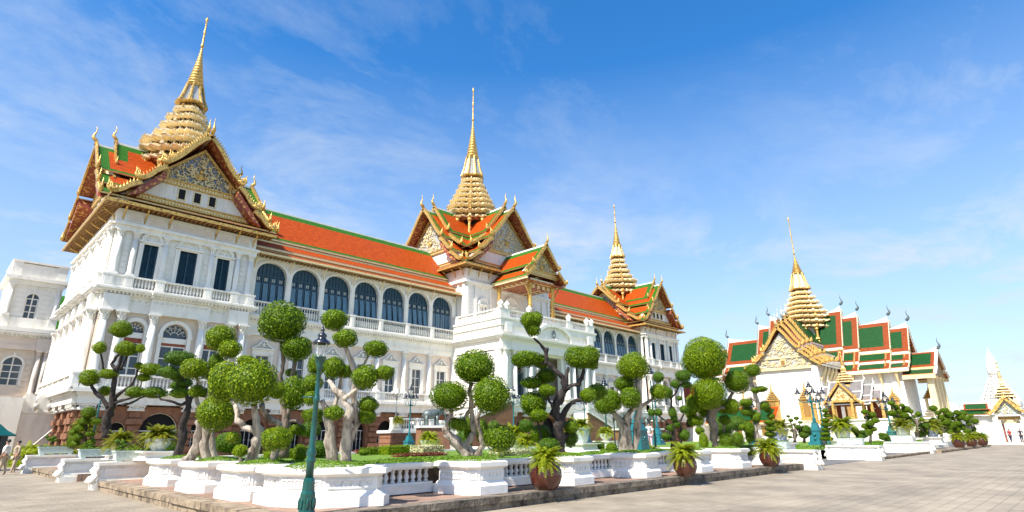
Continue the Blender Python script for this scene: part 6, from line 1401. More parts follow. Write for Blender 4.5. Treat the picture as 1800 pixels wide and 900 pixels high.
topiary('pale leaning topiary with flat pads in front of the white gable wall', D(28.5, 15)+.6,
 [(1322,651,14,10),(1338,684,11,5),(1328,686,8,5),(1311,708,11,7),(1313.5,723,11,8,.1,'leaf_dark'),(1344,713,9,8,.1,'leaf_dark'),(1328,733,9,9),(1316,752,10,12),(1318,768,8,10,.1,'leaf_dark'),(1305,751,6,5)],
 [[(1340,795,0,8),(1333,775,0,8),(1327,757,0,6),(1327,745,0,4)],[(1330,745,.1,4),(1334,725,.1,4),(1332,705,.1,4.5),(1326,690,.1,4.5),(1320,672,.1,4),(1322,658,.1,3)],[(1332,705,.1,3.5),(1318,698,.1,3.5),(1312,706,.1,2)],[(1318,795,.1,2.5),(1317,770,.1,2)]], 'leaf_mid', 'bark_pale', seed=15)
# lesser potted and bedded topiary farther right and behind
def column_pads(px, y0, y1, n, r, depth, label, seed, lm='leaf_mid', wob=3):
    R = random.Random(seed); bl = []
    for i in range(n):
        y = y0+(y1-y0)*(i+.5)/n; bl.append((px+R.uniform(-wob, wob), y, r*R.uniform(.8, 1.15)*(.6+.5*(i+1)/n), (y1-y0)/n*.45, R.uniform(-.1, .1)))
    return topiary(label, depth, bl, [[(px, y1+4, 0, 1.6), (px, (y0+y1)/2, 0, 1.3), (px, y0, 0, .8)]], lm, 'bark_mid', seed=seed)
column_pads(1354, 716, 790, 7, 11, 30, 'column of stacked green pads left of the blue and white pot', 31)
column_pads(1452, 718, 775, 7, 10, 43, 'column of stacked green pads growing from the glossy brown pot beside the twin lamps', 32, wob=1.5)
def scatter_tree(cx, cy, w, h, n, r, depth, label, seed, base, lm='leaf_mid', bark='bark_mid', flat=True):
    R = random.Random(seed); bl, lb = [], []
    for i in range(n):
        x = cx+w*(2*((i*.618) % 1)-1)*R.uniform(.7, 1); y = cy-h+2*h*(i+.5)/n; rr = r*R.uniform(.7, 1.25)
        bl.append((x, y, rr, rr*R.uniform(.6, .85), R.uniform(-.5, .5)*w*depth/FPX))
        lb.append([(cx+(x-cx)*.1, cy+h*1.0, 0, 1.6), (cx+(x-cx)*.4, (cy+h+y)/2, bl[-1][4]*.5, 1.3), (x, y+rr*.4, bl[-1][4], .9)])
    return topiary(label, depth, bl, [[(cx, base, 0, 3), (cx, cy+h, 0, 2.2), (cx+1, cy, 0, 1.6)]]+lb, lm, bark, seed=seed, seg=1, nr=5, flat=flat)
scatter_tree(1397, 750, 14, 20, 11, 4.2, 33, 'wiry bonsai with tiny round pads in front of the gable wall', 41, 778, 'leaf_dark')
scatter_tree(1414, 758, 12, 9, 5, 8, 33, 'dense low bonsai in the pale green tray', 42, 778, 'leaf_dark')
scatter_tree(1530, 742, 14, 20, 8, 6.5, 46, 'pale stemmed topiary with a round top ball before the gilded pavilion', 43, 778, 'leaf_mid', 'bark_pale')
scatter_tree(1513, 762, 13, 7, 5, 7, 44, 'low bonsai in the speckled tray before the gilded pavilion', 44, 778, 'leaf_dark')
scatter_tree(1582, 725, 20, 18, 10, 7, 52, 'spreading bonsai with olive pads right of the last teal lamp', 45, 768, 'leaf_mid', 'bark_pale')
scatter_tree(1612, 735, 12, 14, 6, 6, 56, 'small bonsai beneath the gold corner column', 46, 768, 'leaf_mid')
scatter_tree(1655, 738, 18, 22, 11, 8, 62, 'tall clustered topiary right of the gold corner column', 47, 775, 'leaf_mid', 'bark_pale')
scatter_tree(1678, 742, 18, 22, 12, 8, 66, 'broad clustered topiary before the pale blue hall', 48, 775, 'leaf_mid', 'bark_pale')
scatter_tree(1704, 745, 14, 20, 9, 7, 70, 'last clustered topiary beside the palace gate', 49, 775, 'leaf_mid', 'bark_pale')
scatter_tree(1626, 755, 12, 10, 6, 7, 57, 'low dark bush behind the far white wall', 50, 775, 'leaf_dark')
scatter_tree(1556, 768, 8, 5, 4, 6, 50, 'tiny bonsai on the pale far wall', 51, 780, 'leaf_dark')
for i, (px, py, rx, ry, dep, lm, lb) in enumerate(((560,790,20,14,22,'leaf_dark','dark clipped mound behind the lamp post'),(400,778,22,16,21,'leaf_dark','dark clipped mound behind the pale three legged trunk'),(300,788,16,10,23,'leaf_dark','dark clipped mound behind the dark left trunk'),(545,755,18,12,21,'leaf_dark','dark pad hanging left of the two thick grey trunks'),(640,795,10,5,24,'leaf_mid','small bush right of the two thick grey trunks'),(815,775,14,22,19,'leaf_dark','dark upright bush behind the twisted pale trunk'),(868,757,12,16,20,'leaf_dark','dark round bush between the two right balls'),(925,748,12,10,24,'leaf_dark','dark clipped ball beside the black trunk'),(965,785,18,14,17,'leaf_dark','dark bush right behind the first brown pot fern'),(1003,770,12,14,18,'leaf_dark','dark bush right of the black trunk'),(1268,752,20,16,28,'leaf_dark','dark clipped mass behind the huge crown trunk'),(1296,772,12,12,29,'leaf_mid','round bush left of the pale leaning topiary'),(230,790,14,8,24,'leaf_mid','low bush between the two left ferns'),(130,775,12,12,30,'leaf_mid','loose bush left of the stacked hedge'),(1075,788,10,9,27,'leaf_mid','round clipped bush among the white pots behind the first trunk'),(1052,785,11,9,28,'leaf_mid','round clipped bush left of the slim black post'),(1062,796,9,7,26,'leaf_mid','lowest clipped bush left of the slim black post'),(1150,795,12,9,27,'leaf_mid','round bush under the walking visitor'),(1140,792,9,8,28,'leaf_dark','dark round bush beside the teal lamp base'),(1212,790,12,7,30,'leaf_bright','flat clipped bush left of the huge crown trunk'),(1237,776,8,14,30,'leaf_bright','slim upright bush left of the huge crown trunk'),(1313,792,16,9,26,'leaf_mid','wide bush under the pale leaning topiary'),(1296,745,18,12,34,'leaf_dark','dark clipped mass behind the third ball'),(1230,757,8,7,31,'leaf_mid','small tilted bush right of the sparse dark tree'))):
    topiary(lb, dep, [(px, py, rx, ry, 0)], [[(px, py+ry+3, 0, 1.5), (px, py, 0, 1.2)]], lm, 'bark_mid', name='clipped_bush', seed=60+i)
# ---- pots with ferns
def lathe_pot(prof, m, name, o, c): 
    b = MB(); b.m(m); b.sm = True; b.lathe(c.x, c.y, [(r, c.z+z) for r, z in prof], 24); b.sm = False; return b.build(name, o)
def fern_pot(c, r, fr, label, m='pot_brown', kind='round', fm='leaf_fern', var=0, group=None, fz=1.0, name='potted_fern'):
    c = Vector(c); o = thing(name, label, 'potted plant', c, group)
    if kind == 'round': pr = [(.55, 0), (.62, .02), (.86, .35), (1.0, .75), (.98, 1.05), (.84, 1.38), (.72, 1.5), (.80, 1.58), (.76, 1.6), (.66, 1.5)]
    elif kind == 'bowl': pr = [(.5, 0), (.55, .05), (.45, .12), (.85, .5), (1.02, .85), (1.0, .95), (1.06, 1.0), (.95, 1.0), (.9, .85)]
    else: pr = [(.62, 0), (.66, .05), (.82, .6), (.95, 1.1), (.98, 1.25), (1.06, 1.3), (1.06, 1.38), (.94, 1.38), (.9, 1.25)]
    lathe_pot([(a*r, b*r) for a, b in pr], m, 'pot', o, c)
    top = pr[-1][1]*r
    s = MB(); s.m('soil'); s.lathe(c.x, c.y, [(pr[-1][0]*r, c.z+top-.02), (pr[-1][0]*r*.9, c.z+top)], 16); s.build('soil', o)
    inst('fronds', fern_mesh(var, fm), o, c+Vector((0, 0, top)), (fr, fr, fr*fz), var); return o
for i, ((px, py), r, fr, w) in enumerate((((960, 861), .42, .66, 'first and nearest brown glazed pot with a bushy fern on the kerb'), ((1206, 837), .39, .76, 'second brown glazed pot with a bushy fern on the kerb'), ((1355, 820), .42, .80, 'third brown glazed pot with a bushy fern near the end wall'))):
    fern_pot(atz(px, py, .28), r, fr, w, var=i, group='brown glazed pots on the kerb', fz=1.0)
for i, (px, py) in enumerate(((1687, 787), (1709, 785), (1728, 783))):
    fern_pot(atz(px, py, .2), .55, 1.0, ['left', 'middle', 'right'][i]+' of three small brown pots near the gate', var=i, group='three brown pots near the gate', fm='leaf_fern', fz=.8)
for i, (px, py, dep, r, fr, m, k, fm, w) in enumerate(((208, 800, 21, .30, .75, 'pot_grey', 'vase', 'leaf_fern_dry', 'golden green fern in a pale jar on the left behind the grey tray'), (277, 793, 20, .42, .85, 'pot_grey', 'bowl', 'leaf_fern_dry', 'golden green fern in a wide mottled bowl on a white block'),
   (754, 790, 27, .42, .75, 'pot_grey', 'bowl', 'leaf_fern', 'fern in a stone bowl on a white pedestal left of the four ball topiary'), (905, 782, 27, .40, .9, 'pot_grey', 'bowl', 'leaf_fern', 'fern in a bowl on a white pedestal right of the hanging ball'), (1020, 779, 27, .5, .85, 'tray_green', 'vase', 'leaf_fern', 'fern in a green vase right of the black trunk'), (1066, 775, 33, .4, .7, 'pot_grey', 'bowl', 'leaf_fern', 'fern in a white bowl below the stair'),
   (1371, 778, 32, .52, 1.0, 'pot_blue', 'vase', 'leaf_fern_dry', 'yellowish fern in a blue and white dragon pot'), (1483, 773, 43, .62, 1.5, 'pot_grey', 'vase', 'leaf_fern', 'large fern in a grey pot before the gilded pavilion'), (1590, 768, 50, .6, 1.35, 'pot_grey', 'vase', 'leaf_fern_dry', 'fern in a grey pot on the far white wall'), (1640, 768, 57, .62, 1.5, 'pot_blue', 'vase', 'leaf_fern_dry', 'fern in a blue and white pot on the last white wall'))):
    c = at(px, py, dep); o = fern_pot(c, r, fr, w, m, k, fm, var=i % 3)
    # each stands on a white moulded block
    zb = {0: .9, 1: .9}.get(i, .86 if px < 1300 else .42); h = c.z-zb
    q = thing('flower_pedestal', 'white block under the '+' '.join(w.split()[:12]), 'pedestal', (c.x, c.y, zb)); b = MB(); b.m('white'); k_ = r*1.35
    if h > .05:
        b.frustum(c.x, c.y, zb, zb+h*.22, k_*1.1, k_*1.1, k_*1.02, k_*1.02); b.frustum(c.x, c.y, zb+h*.22, zb+h*.8, k_*.88, k_*.88, k_*.82, k_*.82); b.frustum(c.x, c.y, zb+h*.8, zb+h*.9, k_*.86, k_*.86, k_*1.05, k_*1.05); b.box(c.x-k_*1.05, c.x+k_*1.05, c.y-k_*1.05, c.y+k_*1.05, zb+h*.9, zb+h)
        b.build('shaft', q)
def tray(c, w, d_, h, label, m='tray_green', rz=0, plant=None):
    o = thing('plant_tray', label, 'planter tray', c, 'stone trays on the garden walls'); T = Matrix.Translation(c) @ Matrix.Rotation(rz, 4, 'Z'); b = MB(T); b.m(m)
    b.frustum(0, 0, .06, h, w*.46, d_*.44, w*.5, d_*.5); b.box(-w*.52, w*.52, -d_*.53, d_*.53, h-.04, h)
    for sx in (-1, 1): b.box(sx*w*.38-.08, sx*w*.38+.08, -d_*.4, d_*.4, 0, .06)
    b.build('tray', o); s = MB(T); s.m('leaf_cover'); R = random.Random(int(c[0]*10))
    for i in range(int(300*w)): leaf(s, (R.uniform(-w*.46, w*.46), R.uniform(-d_*.42, d_*.42), h+R.uniform(0, .06)), (0, 0, 1), .06, R)
    s.build('moss', o); return o
tray((5.8, 24.35, .86), 1.35, .5, .36, 'long grey tray on the nearest left end wall'); tray((5.7, 29.85, .86), 1.3, .5, .36, 'long grey tray on the middle left end wall'); tray((5.6, 38.9, .86), 1.5, .5, .4, 'grey tray with a low bonsai on the farthest left wall')
scatter_tree(92, 772, 9, 5, 5, 5, D(5.6, 38.9, 1.5), 'low brown leaved bonsai in the farthest left tray', 52, 780, 'leaf_dark')
scatter_tree(214, 782, 8, 7, 6, 5, D(5.9, 24.3, 1.5), 'dark little bonsai in the nearest left tray', 53, 795, 'leaf_dark')
scatter_tree(158, 783, 8, 5, 5, 4, D(5.7, 29.9, 1.5), 'dark little bonsai in the middle left tray', 54, 795, 'leaf_dark')
tray((29.7, 11.5, .86), 1.3, .5, .36, 'pale green tray on the right end wall', rz=pi/2); tray((41.5, 11.4, .86), 1.5, .5, .42, 'speckled tray on the wall after the asphalt gap', rz=pi/2, m='pot_grey'); tray((57.8, 12.0, .86), 1.6, .5, .5, 'pale tray on the farthest right wall', rz=pi/2, m='pot_grey')
o = thing('glazed_pot', 'glossy brown jar at the foot of the twin lamps', 'pot', atz(1453, 785, .1)); lathe_pot([(.28, 0), (.34, .05), (.3, .12), (.42, .3), (.5, .5), (.46, .7), (.4, .8)], 'pot_brown', 'jar', o, atz(1453, 787, .1))
# ================================================================== lamps
def lantern(mb_cap, mb_gl, x, y, z, s):
    """hanging-cap lantern standing on (x,y,z)"""
    mb_gl.sm = True; mb_gl.lathe(x, y, [(.09*s, z), (.19*s, z+.30*s), (.205*s, z+.40*s)], 12); mb_gl.sm = False
    mb_cap.m('black_metal'); mb_cap.sm = True
    mb_cap.lathe(x, y, [(.27*s, z+.40*s), (.275*s, z+.43*s), (.235*s, z+.50*s), (.14*s, z+.56*s), (.12*s, z+.62*s), (.15*s, z+.66*s), (.12*s, z+.72*s), (.06*s, z+.76*s), (.05*s, z+.82*s), (.075*s, z+.85*s), (.04*s, z+.9*s), (.008*s, z+.99*s)], 14)
    mb_cap.sm = False
def post(c, H, label, s=1.0, m='green_metal'):
    c = Vector(c); o = thing('street_lamp', label, 'lamp', c); x, y, z = c
    b = MB(); b.m(m); b.lathe(x, y, [(.19*s, z), (.19*s, z+.35*s), (.165*s, z+.4*s), (.16*s, z+.72*s), (.135*s, z+.76*s), (.125*s, z+.95*s), (.10*s, z+1.02*s)], 8)
    b.sm = True
    for k in range(8):
        a = pi*k/4+pi/8; b.ell((x+.155*s*cos(a), y+.155*s*sin(a), z+.52*s), .03*s, .03*s, .12*s, 6, 5)
    b.sm = False; b.build('base', o)
    h = H*s; b = MB(); b.m(m); b.sm = True; t0 = z+1.0*s
    b.lathe(x, y, [(.085*s, t0), (.08*s, t0+.3*s), (.1*s, t0+.34*s), (.1*s, t0+.38*s), (.075*s, t0+.42*s), (.11*s, t0+.5*s), (.075*s, t0+.58*s), (.065*s, t0+.62*s), (.052*s, z+h*.72), (.07*s, z+h*.73), (.07*s, z+h*.745), (.05*s, z+h*.755), (.048*s, z+h-.28*s), (.075*s, z+h-.25*s), (.06*s, z+h-.2*s), (.10*s, z+h-.12*s), (.11*s, z+h-.03*s), (.13*s, z+h-.02*s), (.13*s, z+h)], 16)
    b.tube([(x-.22*s, y+.22*s, z+h*.755), (x+.02, y-.02, z+h*.755)], .016*s, 6); b.sm = False; b.build('post', o)
    cp, gl, bb = MB(), MB(), MB(); gl.m('lamp_glass'); lantern(cp, gl, x, y, z+h, s*.70); cp.build('cap', o); gl.build('glass', o)
    bb.m('bulb'); bb.sm = True; bb.lathe(x, y, [(.02*s, z+h), (.03*s, z+h+.1*s), (.04*s, z+h+.17*s), (.015*s, z+h+.22*s)], 8); bb.sm = False
    for k in range(4): a = pi/2*k+.4; bb.tube([(x+.08*s*cos(a), y+.08*s*sin(a), z+h), (x+.14*s*cos(a), y+.14*s*sin(a), z+h+.28*s)], .008*s, 4)
    bb.build('lamp_frame', o); return o
P0 = atz(535, 934, 0.0); _r = ray(573, 572); _zt = EYE.z+_r.z*hypot(P0.x, P0.y)/hypot(_r.x, _r.y)
post((P0.x, P0.y, 0), (_zt-.62)/.88, 'dark green lamp post with black capped lantern nearest the camera', .88)
def multi_lamp(c, H, label, arms=5, s=1.0, ra=.8, ls=.85):
    c = Vector(c); o = thing('candelabra_lamp', label, 'lamp', c, 'teal candelabra lamps in the garden'); x, y, z = c
    b = MB(); b.m('teal_metal')
    b.frustum(x, y, z, z+.18*s, .48*s, .48*s, .46*s, .46*s); b.frustum(x, y, z+.18*s, z+.95*s, .40*s, .40*s, .33*s, .33*s); b.frustum(x, y, z+.95*s, z+1.05*s, .38*s, .38*s, .36*s, .36*s); b.frustum(x, y, z+1.05*s, z+1.5*s, .26*s, .26*s, .16*s, .16*s)
    for f in range(4):
        a = f*pi/2; b.sm = True
        for zz in (.4, .68): b.ell((x+.385*s*cos(a), y+.385*s*sin(a), z+zz*s), .1*s, .1*s, .1*s, 8, 5)
        b.sm = False
    b.build('base', o); b = MB(); b.m('teal_metal'); b.sm = True
    b.lathe(x, y, [(.14*s, z+1.5*s), (.1*s, z+1.6*s), (.13*s, z+1.7*s), (.07*s, z+1.85*s), (.055*s, z+H*s*.8), (.1*s, z+H*s*.82), (.05*s, z+H*s*.85), (.05*s, z+H*s), (.09*s, z+H*s+.02)], 10)
    zc = z+H*s*.82; n = arms-1
    ends = []
    for k in range(n):
        a = 2*pi*k/n+.55; r = ra; dx, dy = cos(a), sin(a)
        b.tube([(x, y, zc), (x+dx*r*.4, y+dy*r*.4, zc-.08*s), (x+dx*r*.8, y+dy*r*.8, zc-.02*s), (x+dx*r, y+dy*r, zc+.12*s), (x+dx*r, y+dy*r, zc+.2*s)], .03*s, 6); ends.append((x+dx*r, y+dy*r, zc+.2*s))
    b.sm = False; b.build('post', o)
    for e in ends+[(x, y, z+H*s+.02)]:
        cp, gl = MB(), MB(); gl.m('lamp_glass'); lantern(cp, gl, e[0], e[1], e[2], ls); q = cp.build('cap', o); gl.build('glass', q)
    return o
for px, py, dep, H, s, ra, ls, w in ((718, 797, 30, 5.0, .6, .3, .55, 'teal candelabra lamp left of the four ball topiary and in front of the elephant'), (903, 783, 38, 5.3, .62, .35, .6, 'teal candelabra lamp behind the right ball of the four ball topiary'), (1030, 780, 38, 4.3, .62, .7, .6, 'teal candelabra lamp half hidden right of the black trunk'),
    (1158, 782, 42, 4.1, .8, .5, .6, 'teal candelabra lamp behind the walking visitor'), (1438, 782, 44, 3.6, 1.1, .9, .9, 'teal candelabra lamp in front of the white gable wall, left of the twin pair'), (1452, 780, 50, 3.7, 1.0, .8, .9, 'teal candelabra lamp in front of the white gable wall, right of the twin pair'), (1571, 779, 52, 3.7, 1.0, .6, .9, 'teal candelabra lamp right of the gilded pavilion'), (1331, 790, 36, 3.3, .8, .4, .6, 'teal candelabra lamp behind the pale leaning topiary')):
    multi_lamp(at(px, py, dep), H, w, 5, s, ra, ls)
def tall_single(px, py, dep, H, w, base=True):
    c = at(px, py, dep); o = thing('street_lamp', w, 'lamp', c); x, y, z = c; b = MB(); b.m('teal_metal')
    if base:
        b.frustum(x, y, z, z+.12, .42, .42, .42, .42); b.frustum(x, y, z+.12, z+.9, .34, .34, .29, .29); b.frustum(x, y, z+.9, z+1.0, .33, .33, .3, .3)
        for k in range(4): b.frustum(x, y, z+1.0+.22*k, z+1.18+.22*k, .25-.05*k, .25-.05*k, .2-.05*k, .2-.05*k)
        b.sm = True
        for f in range(4):
            a = f*pi/2
            for q in range(6): b.ell((x+.32*cos(a)+.1*cos(q)*sin(a), y+.32*sin(a)-.1*cos(q)*cos(a), z+.5+.12*sin(q)), .035, .035, .035, 5, 4)
        b.sm = False
    b.build('base', o) if base else None
    b = MB(); b.m('teal_metal' if base else 'green_metal'); b.sm = True; b.lathe(x, y, [(.07, z+(1.8 if base else 0)), (.05, z+H*.5), (.045, z+H)], 8); b.tube([(x, y, z+H-.9), (x+.3, y-.3, z+H-.88), (x+.55, y-.55, z+H-.9)], .018, 5); b.sm = False; b.build('post', o)
    cp, gl = MB(), MB(); gl.m('lamp_glass'); lantern(cp, gl, x, y, z+H, 1.0); cp.build('cap', o); gl.build('glass', o); return o
tall_single(1124, 794, 25.5, 2.6, 'teal lamp with a massive ornate square base beside the two trunked topiary')
tall_single(1153, 790, 33, 3.9, 'tall lamp with black lantern rising above the small leaf clump', False); tall_single(1068, 790, 34, 3.3, 'lamp with black lantern seen against the pedimented windows', False); tall_single(158, 795, 29, 3.3, 'green lamp post with lantern on the left beside the stacked hedge', False)
o = thing('lamp_bollard', 'slim black post standing below the right stair', 'post', at(1082, 790, 28)); b = MB(); b.m('black_metal'); c = at(1082, 790, 28); b.lathe(c.x, c.y, [(.06, c.z), (.035, c.z+.1), (.03, c.z+1.3), (.06, c.z+1.32), (.06, c.z+1.45), (.01, c.z+1.5)], 8); b.build('post', o)
# ================================================================== porch stairs, elephants
def stair(x0, x1, z0, z1, y, label, org):
    o = thing('porch_staircase', label, 'staircase', org); lo, hi = (x0, x1)
    b = MB(); b.m('white'); n = 14; hgt = z1-z0
    for i in range(n): xa = x0+(x1-x0)*i/n; xb = x0+(x1-x0)*(i+1)/n; b.box(xa, xb, y+.2, y+2.8, 0, z0+hgt*(i+1)/n)
    b.build('steps', o)
    b = MB(); b.m('brownstone'); b.ext([(x0, y, 0), (x1, y, 0), (x1, y, z1-.1), (x0, y, z0+.05)], (0, .2, 0)); b.build('string_wall', o)
    b = MB(); b.m('white'); b.ext([(x0, y-.1, z0), (x1, y-.1, z1), (x1, y-.1, z1+.28), (x0, y-.1, z0+.28)], (0, .4, 0)); b.ext([(x0, y-.12, z0+.95), (x1, y-.12, z1+.95), (x1, y-.12, z1+1.12), (x0, y-.12, z0+1.12)], (0, .44, 0))
    k = int(abs(x1-x0)/.35); b.sm = True
    for i in range(k): f = (i+.5)/k; b.lathe(x0+(x1-x0)*f, y+.1, [(.08, z0+hgt*f+.2), (.05, z0+hgt*f+.35), (.1, z0+hgt*f+.55), (.06, z0+hgt*f+.98)], 6)
    b.sm = False
    for f in (0, .5, 1): X = x0+(x1-x0)*f; b.box(X-.25, X+.25, y-.15, y+.35, z0+hgt*f, z0+hgt*f+1.25)
    b.build('handrail', o); return o
stair(43.6, 52.2, 2.6, 5.9, 51.4, 'white balustraded stair rising to the porch from the left', (46, 50, 0)); stair(78.6, 66.5, .2, 4.6, 50.8, 'white balustraded stair descending to the right of the porch', (78, 50, 0))
o = thing('porch_landing', 'brown stone landing with white balustrade left of the porch', 'landing', (38, 51, 0))
b = MB(); b.m('brownstone'); b.box(33.6, 39.0, 50.2, 52.2, 0, 1.95); 
for z in (.5, 1.0, 1.5): b.box(33.55, 39.05, 50.15, 52.2, z, z+.03)
b.build('base', o); b = MB(); b.m('white'); b.box(33.4, 39.2, 50.0, 52.4, 1.95, 2.2); b.box(41.5, 52.4, 52.4, 56, 0, 3.0); b.box(41.5, 52.4, 52.2, 58, 3.0, 3.3); b.build('slab', o)
balustrade(frame(0, 50.2, 'S'), [(33.6, 34.6, 'p'), (34.6, 36.6, 'b'), (36.6, 37.0, 'p'), (37.0, 38.2, 'b'), (38.2, 39.0, 'p')], 0, 2.2, 3.4, o)
b = MB(); b.m('white'); b.ext([(39.1, 50.0, 2.2), (42.4, 50.0, 0), (42.4, 50.0, 1.1), (39.1, 50.0, 3.3)], (0, .3, 0)); b.build('string_wall', o)
for x in (34.1, 38.6):
    l = thing('candelabra', 'pale cluster lamp on the '+('left' if x < 36 else 'right')+' post of the porch landing', 'lamp', (x, 50.2, 3.4), 'pale cluster lamps on the landing'); b = MB(); b.m('bronze'); b.sm = True; b.lathe(x, 50.2, [(.16, 3.4), (.08, 3.7), (.05, 3.9), (.045, 5.6)], 8)
    for k in range(6): a = pi*k/3; b.tube([(x, 50.2, 5.5), (x+.3*cos(a), 50.2+.3*sin(a), 5.45), (x+.5*cos(a), 50.2+.5*sin(a), 5.7)], .025, 5)
    b.sm = False; b.build('stem', l); b = MB(); b.m('bulb'); b.sm = True
    for k in range(6): a = pi*k/3; b.ell((x+.5*cos(a), 50.2+.5*sin(a), 5.85), .15, .15, .17, 8, 6)
    b.ell((x, 50.2, 6.1), .17, .17, .19, 8, 6); b.sm = False; b.build('globe', l)
def elephant(px, py, dep, face, label, s=1.0):
    c = at(px, py, dep); o = thing('elephant_statue', label, 'statue', c)
    T = Matrix.Translation(c) @ Matrix.Rotation(face, 4, 'Z') @ Matrix.Scale(s, 4)
    b = MB(T); b.m('bronze'); b.sm = True
    b.rings([[(x, w*cos(a), zc+h*sin(a)) for a in [2*pi*k/14 for k in range(14)]] for x, w, h, zc in ((-1.12, .06, .08, 1.15), (-1.08, .28, .34, 1.18), (-.85, .48, .52, 1.22), (-.4, .56, .58, 1.25), (.1, .56, .56, 1.3), (.5, .48, .52, 1.38), (.8, .36, .44, 1.5), (1.05, .33, .42, 1.6), (1.28, .28, .36, 1.6), (1.42, .2, .26, 1.52), (1.48, .08, .1, 1.45))])
    b.ell((1.15, 0, 1.86), .26, .3, .2, 10, 6)
    b.tube([(1.38, 0, 1.5), (1.6, 0, 1.3), (1.68, 0, .95), (1.66, 0, .6), (1.75, 0, .35), (1.92, 0, .3)], [.2, .17, .13, .1, .08, .05], 10)
    for sy in (-1, 1):
        for x, t in ((.55, .02), (-.75, 0)): b.tube([(x, sy*.3, 1.1), (x+t, sy*.32, .6), (x, sy*.32, .08), (x, sy*.32, 0)], [.24, .17, .15, .18], 10)
        b.tube([(1.42, sy*.16, 1.4), (1.62, sy*.22, 1.15), (1.85, sy*.2, 1.12)], [.05, .045, .01], 6)
    b.tube([(-1.1, 0, 1.35), (-1.25, 0, 1.0), (-1.22, 0, .55)], [.05, .035, .05], 6); b.sm = False; b.build('body', o)
    for sy in (-1, 1):
        e = MB(T); e.m('bronze'); e.ext([(1.0, sy*.36, 1.85), (.7, sy*.52, 1.8), (.62, sy*.6, 1.4), (.8, sy*.56, 1.1), (1.02, sy*.42, 1.3)], (0, sy*.05, 0)); e.build('ear', o)
    q = thing('statue_plinth', 'stone plinth under the '+label, 'plinth', (c.x, c.y, 0)); b = MB(Matrix.Translation((c.x, c.y, 0)) @ Matrix.Rotation(face, 4, 'Z')); b.m('brownstone'); b.box(-1.6*s, 2.0*s, -.9*s, .9*s, 0, c.z-.22); b.m('white'); b.box(-1.8*s, 2.2*s, -1.05*s, 1.05*s, c.z-.22, c.z-.01); b.build('block', q)
elephant(759, 748, 55, -pi/2+1.25, 'bronze elephant left of the porch', .82); elephant(1098, 753, 72, -2.2, 'bronze elephant right of the porch, behind the two trunked topiary', 1.05); elephant(1133, 753, 76, -pi/2, 'bronze elephant farthest right, above the walking visitor', 1.05)
# ================================================================== people (skinned figures)
def person(c, label, top, bottom, yaw=0.0, h=1.66, walk=.12, arm=.12, hair='hair', sit=False):
    o = thing('person', label, 'person', c); k = h/1.7
    def rot(p): return (p[0]*cos(yaw)-p[1]*sin(yaw), p[0]*sin(yaw)+p[1]*cos(yaw), p[2])
    V = [((0,0,.93),.155,.115),((0,0,1.1),.135,.10),((0,0,1.3),.17,.115),((0,0,1.42),.12,.09),((0,.01,1.50),.055,.055),((0,.02,1.58),.075,.085),((0,.02,1.66),.075,.09),
         ((-.19,0,1.39),.055,.055),((-.24,.02,1.13),.042,.045),((-.23,arm,.90),.032,.034),((-.23,arm+.02,.80),.028,.04),
         ((.19,0,1.39),.055,.055),((.24,.0,1.13),.042,.045),((.23,-arm+.06,.90),.032,.034),((.23,-arm+.06,.80),.028,.04),
         ((-.09,0,.86),.095,.095),((-.10,walk*.5,.48),.065,.068),((-.10,walk,.09),.042,.046),((-.10,walk+.14,.03),.035,.03),
         ((.09,0,.86),.095,.095),((.10,-walk*.4,.48),.065,.068),((.10,-walk,.09),.042,.046),((.10,-walk+.14,.03),.035,.03)]
    E = [(0,1),(1,2),(2,3),(3,4),(4,5),(5,6),(3,7),(7,8),(8,9),(9,10),(3,11),(11,12),(12,13),(13,14),(0,15),(15,16),(16,17),(17,18),(0,19),(19,20),(20,21),(21,22)]
    def skin(name, vs, es, m, grow=1.0, root=0):
        me = bpy.data.meshes.new(name); me.from_pydata([tuple(Vector(rot(v[0]))*k) for v in vs], es, []); ob = bpy.data.objects.new(name, me); COL.objects.link(ob); ob.parent = o
        md = ob.modifiers.new('skin', 'SKIN'); sv = me.skin_vertices[0].data
        for i, v in enumerate(vs): sv[i].radius = (v[1]*k*grow, v[2]*k*grow); sv[i].use_root = (i == root)
        md.use_smooth_shade = True; sd_ = ob.modifiers.new('sub', 'SUBSURF'); sd_.levels = 2; sd_.render_levels = 2; me.materials.append(MATS[m]); return ob
    skin('body', V, E, 'skin')
    skin('shirt', [V[i] for i in (0,1,2,3,7,8,11,12)], [(0,1),(1,2),(2,3),(3,4),(4,5),(3,6),(6,7)], top, 1.16)
    skin('trousers', [V[i] for i in (0,15,16,17,19,20,21)], [(0,1),(1,2),(2,3),(0,4),(4,5),(5,6)], bottom, 1.18)
    hb = MB(); hb.m(hair); hb.sm = True; p = Vector(rot((0, -.01, 1.665)))*k; hb.ell((p.x, p.y, p.z), .092*k, .1*k, .088*k, 10, 7); hb.sm = False
    ob = hb.build('hair', None); ob.parent = o; return o
c = atz(22, 836, 0); person(at(21, 833, 29.5), 'person in beige clothes standing by the ferns at the left edge', 'cloth_beige', 'cloth_beige', 1.9, 1.6)
person(at(1, 836, 27.5), 'person in a white shirt cut by the left edge beside the green booth', 'cloth_white', 'cloth_beige', 1.2, 1.62)
person(at(1143, 786, 40), 'visitor in white and pink walking past the teal lamps', 'cloth_white', 'cloth_pink', 2.4, 1.62)
q = Vector((99.2, 7.65, .24)); person(q, 'person in dark clothes standing in the gate doorway', 'cloth_navy', 'cloth_navy', 1.5, 1.7); person((99.6, 8.75, .24), 'person in red standing just inside the gate doorway', 'cloth_red', 'cloth_navy', 1.0, 1.65)
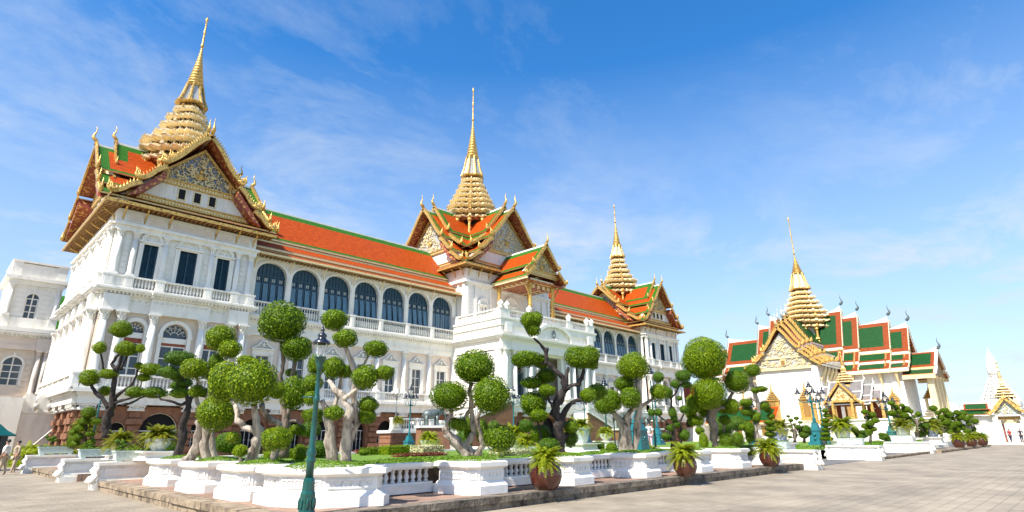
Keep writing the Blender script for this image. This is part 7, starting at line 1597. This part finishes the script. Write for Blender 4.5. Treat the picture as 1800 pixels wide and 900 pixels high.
# ---- guard booth
c = at(-34, 836, 31); o = thing('guard_booth', 'dark guard booth with pointed green roof cut by the left edge', 'booth', c); x, y, z = c; z = 0
b = MB(); b.m('black_metal'); b.box(x-.7, x+.7, y-.7, y+.7, 0, 1.9); b.m('void'); b.box(x-.4, x+.4, y-.73, y-.7, .1, 1.8); b.build('cabin', o)
b = MB(); b.m('green_metal'); b.rings([[(x+a*sx, y+a*sy, zz) for sx, sy in ((-1,-1),(1,-1),(1,1),(-1,1))] for a, zz in ((1.0, 1.8), (1.0, 1.86), (.62, 2.1), (.3, 2.42), (.1, 2.6))]); b.lathe(x, y, [(.05, 2.55), (.09, 2.65), (.02, 2.9)], 8); b.build('roof', o)
# fern beds at the far left, by the palace base
for i, (px, py, dep, r) in enumerate(((50, 800, 40, 1.5), (80, 796, 42, 1.4), (35, 815, 36, 1.2), (110, 792, 40, 1.3), (62, 815, 38, 1.2), (122, 785, 42, 1.3))):
    cc = at(px, py, dep); cc.z = 0; o = thing('fern_clump', ['tall fern clump behind the booth', 'fern clump below the sloping handrail', 'fern clump beside the person in beige', 'fern clump left of the grey bonsai tray', 'lowest fern clump beside the farthest left wall', 'fern clump against the brown stone base'][i], 'fern', cc); inst('fronds', fern_mesh(i % 3, 'leaf_fern'), o, cc+Vector((0, 0, .2)), (r, r, r*1.15), i)
for i, (px, py, dep, r, fm, w) in enumerate(((880, 790, 22, .5, 'leaf_fern', 'golden fern behind the hanging ball'), (925, 780, 21, .55, 'leaf_fern', 'leafy fern left of the black trunk'), (700, 742, 56, .9, 'leaf_fern_dry', 'yellow fern on the porch landing'), (148, 752, 33, .9, 'leaf_fern_dry', 'yellow fern against the brown stone left of the lamp'))):
    cc = at(px, py, dep); o = thing('fern_clump', w, 'fern', cc); inst('fronds', fern_mesh(i % 3, fm), o, cc, (r, r, r), i)

# ================================================================== big tree standing outside the left edge; its shadow falls on the plaza
o = thing('shade_tree', 'large broad tree standing left of the plaza and throwing its shadow on the paving', 'tree', (-14, 19, 0)); R = random.Random(77)
b = MB(); b.m('bark_mid'); b.sm = True; b.tube([(-14, 19, 0), (-13.9, 19.1, 2.5), (-14.1, 19.4, 5), (-13.6, 19.8, 8)], [.55, .42, .36, .25], 10)
for k in range(7): a = k*.9; b.tube([(-14, 19.3, 4.6+.4*k), (-14+1.6*cos(a), 19.3+1.6*sin(a), 6.4+.4*k), (-14+3*cos(a), 19.3+3*sin(a), 7.6+.4*k)], [.2, .14, .06], 7)
b.sm = False; b.build('trunk', o)
for k in range(26):
    a = R.uniform(0, 6.28); q = 3.6*sqrt(R.random()); rr = R.uniform(.8, 1.5)
    inst('foliage', ball_mesh(.85, 'leaf_mid', k % 2), o, (-13.8+cos(a)*q*1.15, 19.6+sin(a)*q*1.3, 8.6+R.uniform(-1.6, 2.4)), (rr*1.15, rr*1.15, rr*.8), a)
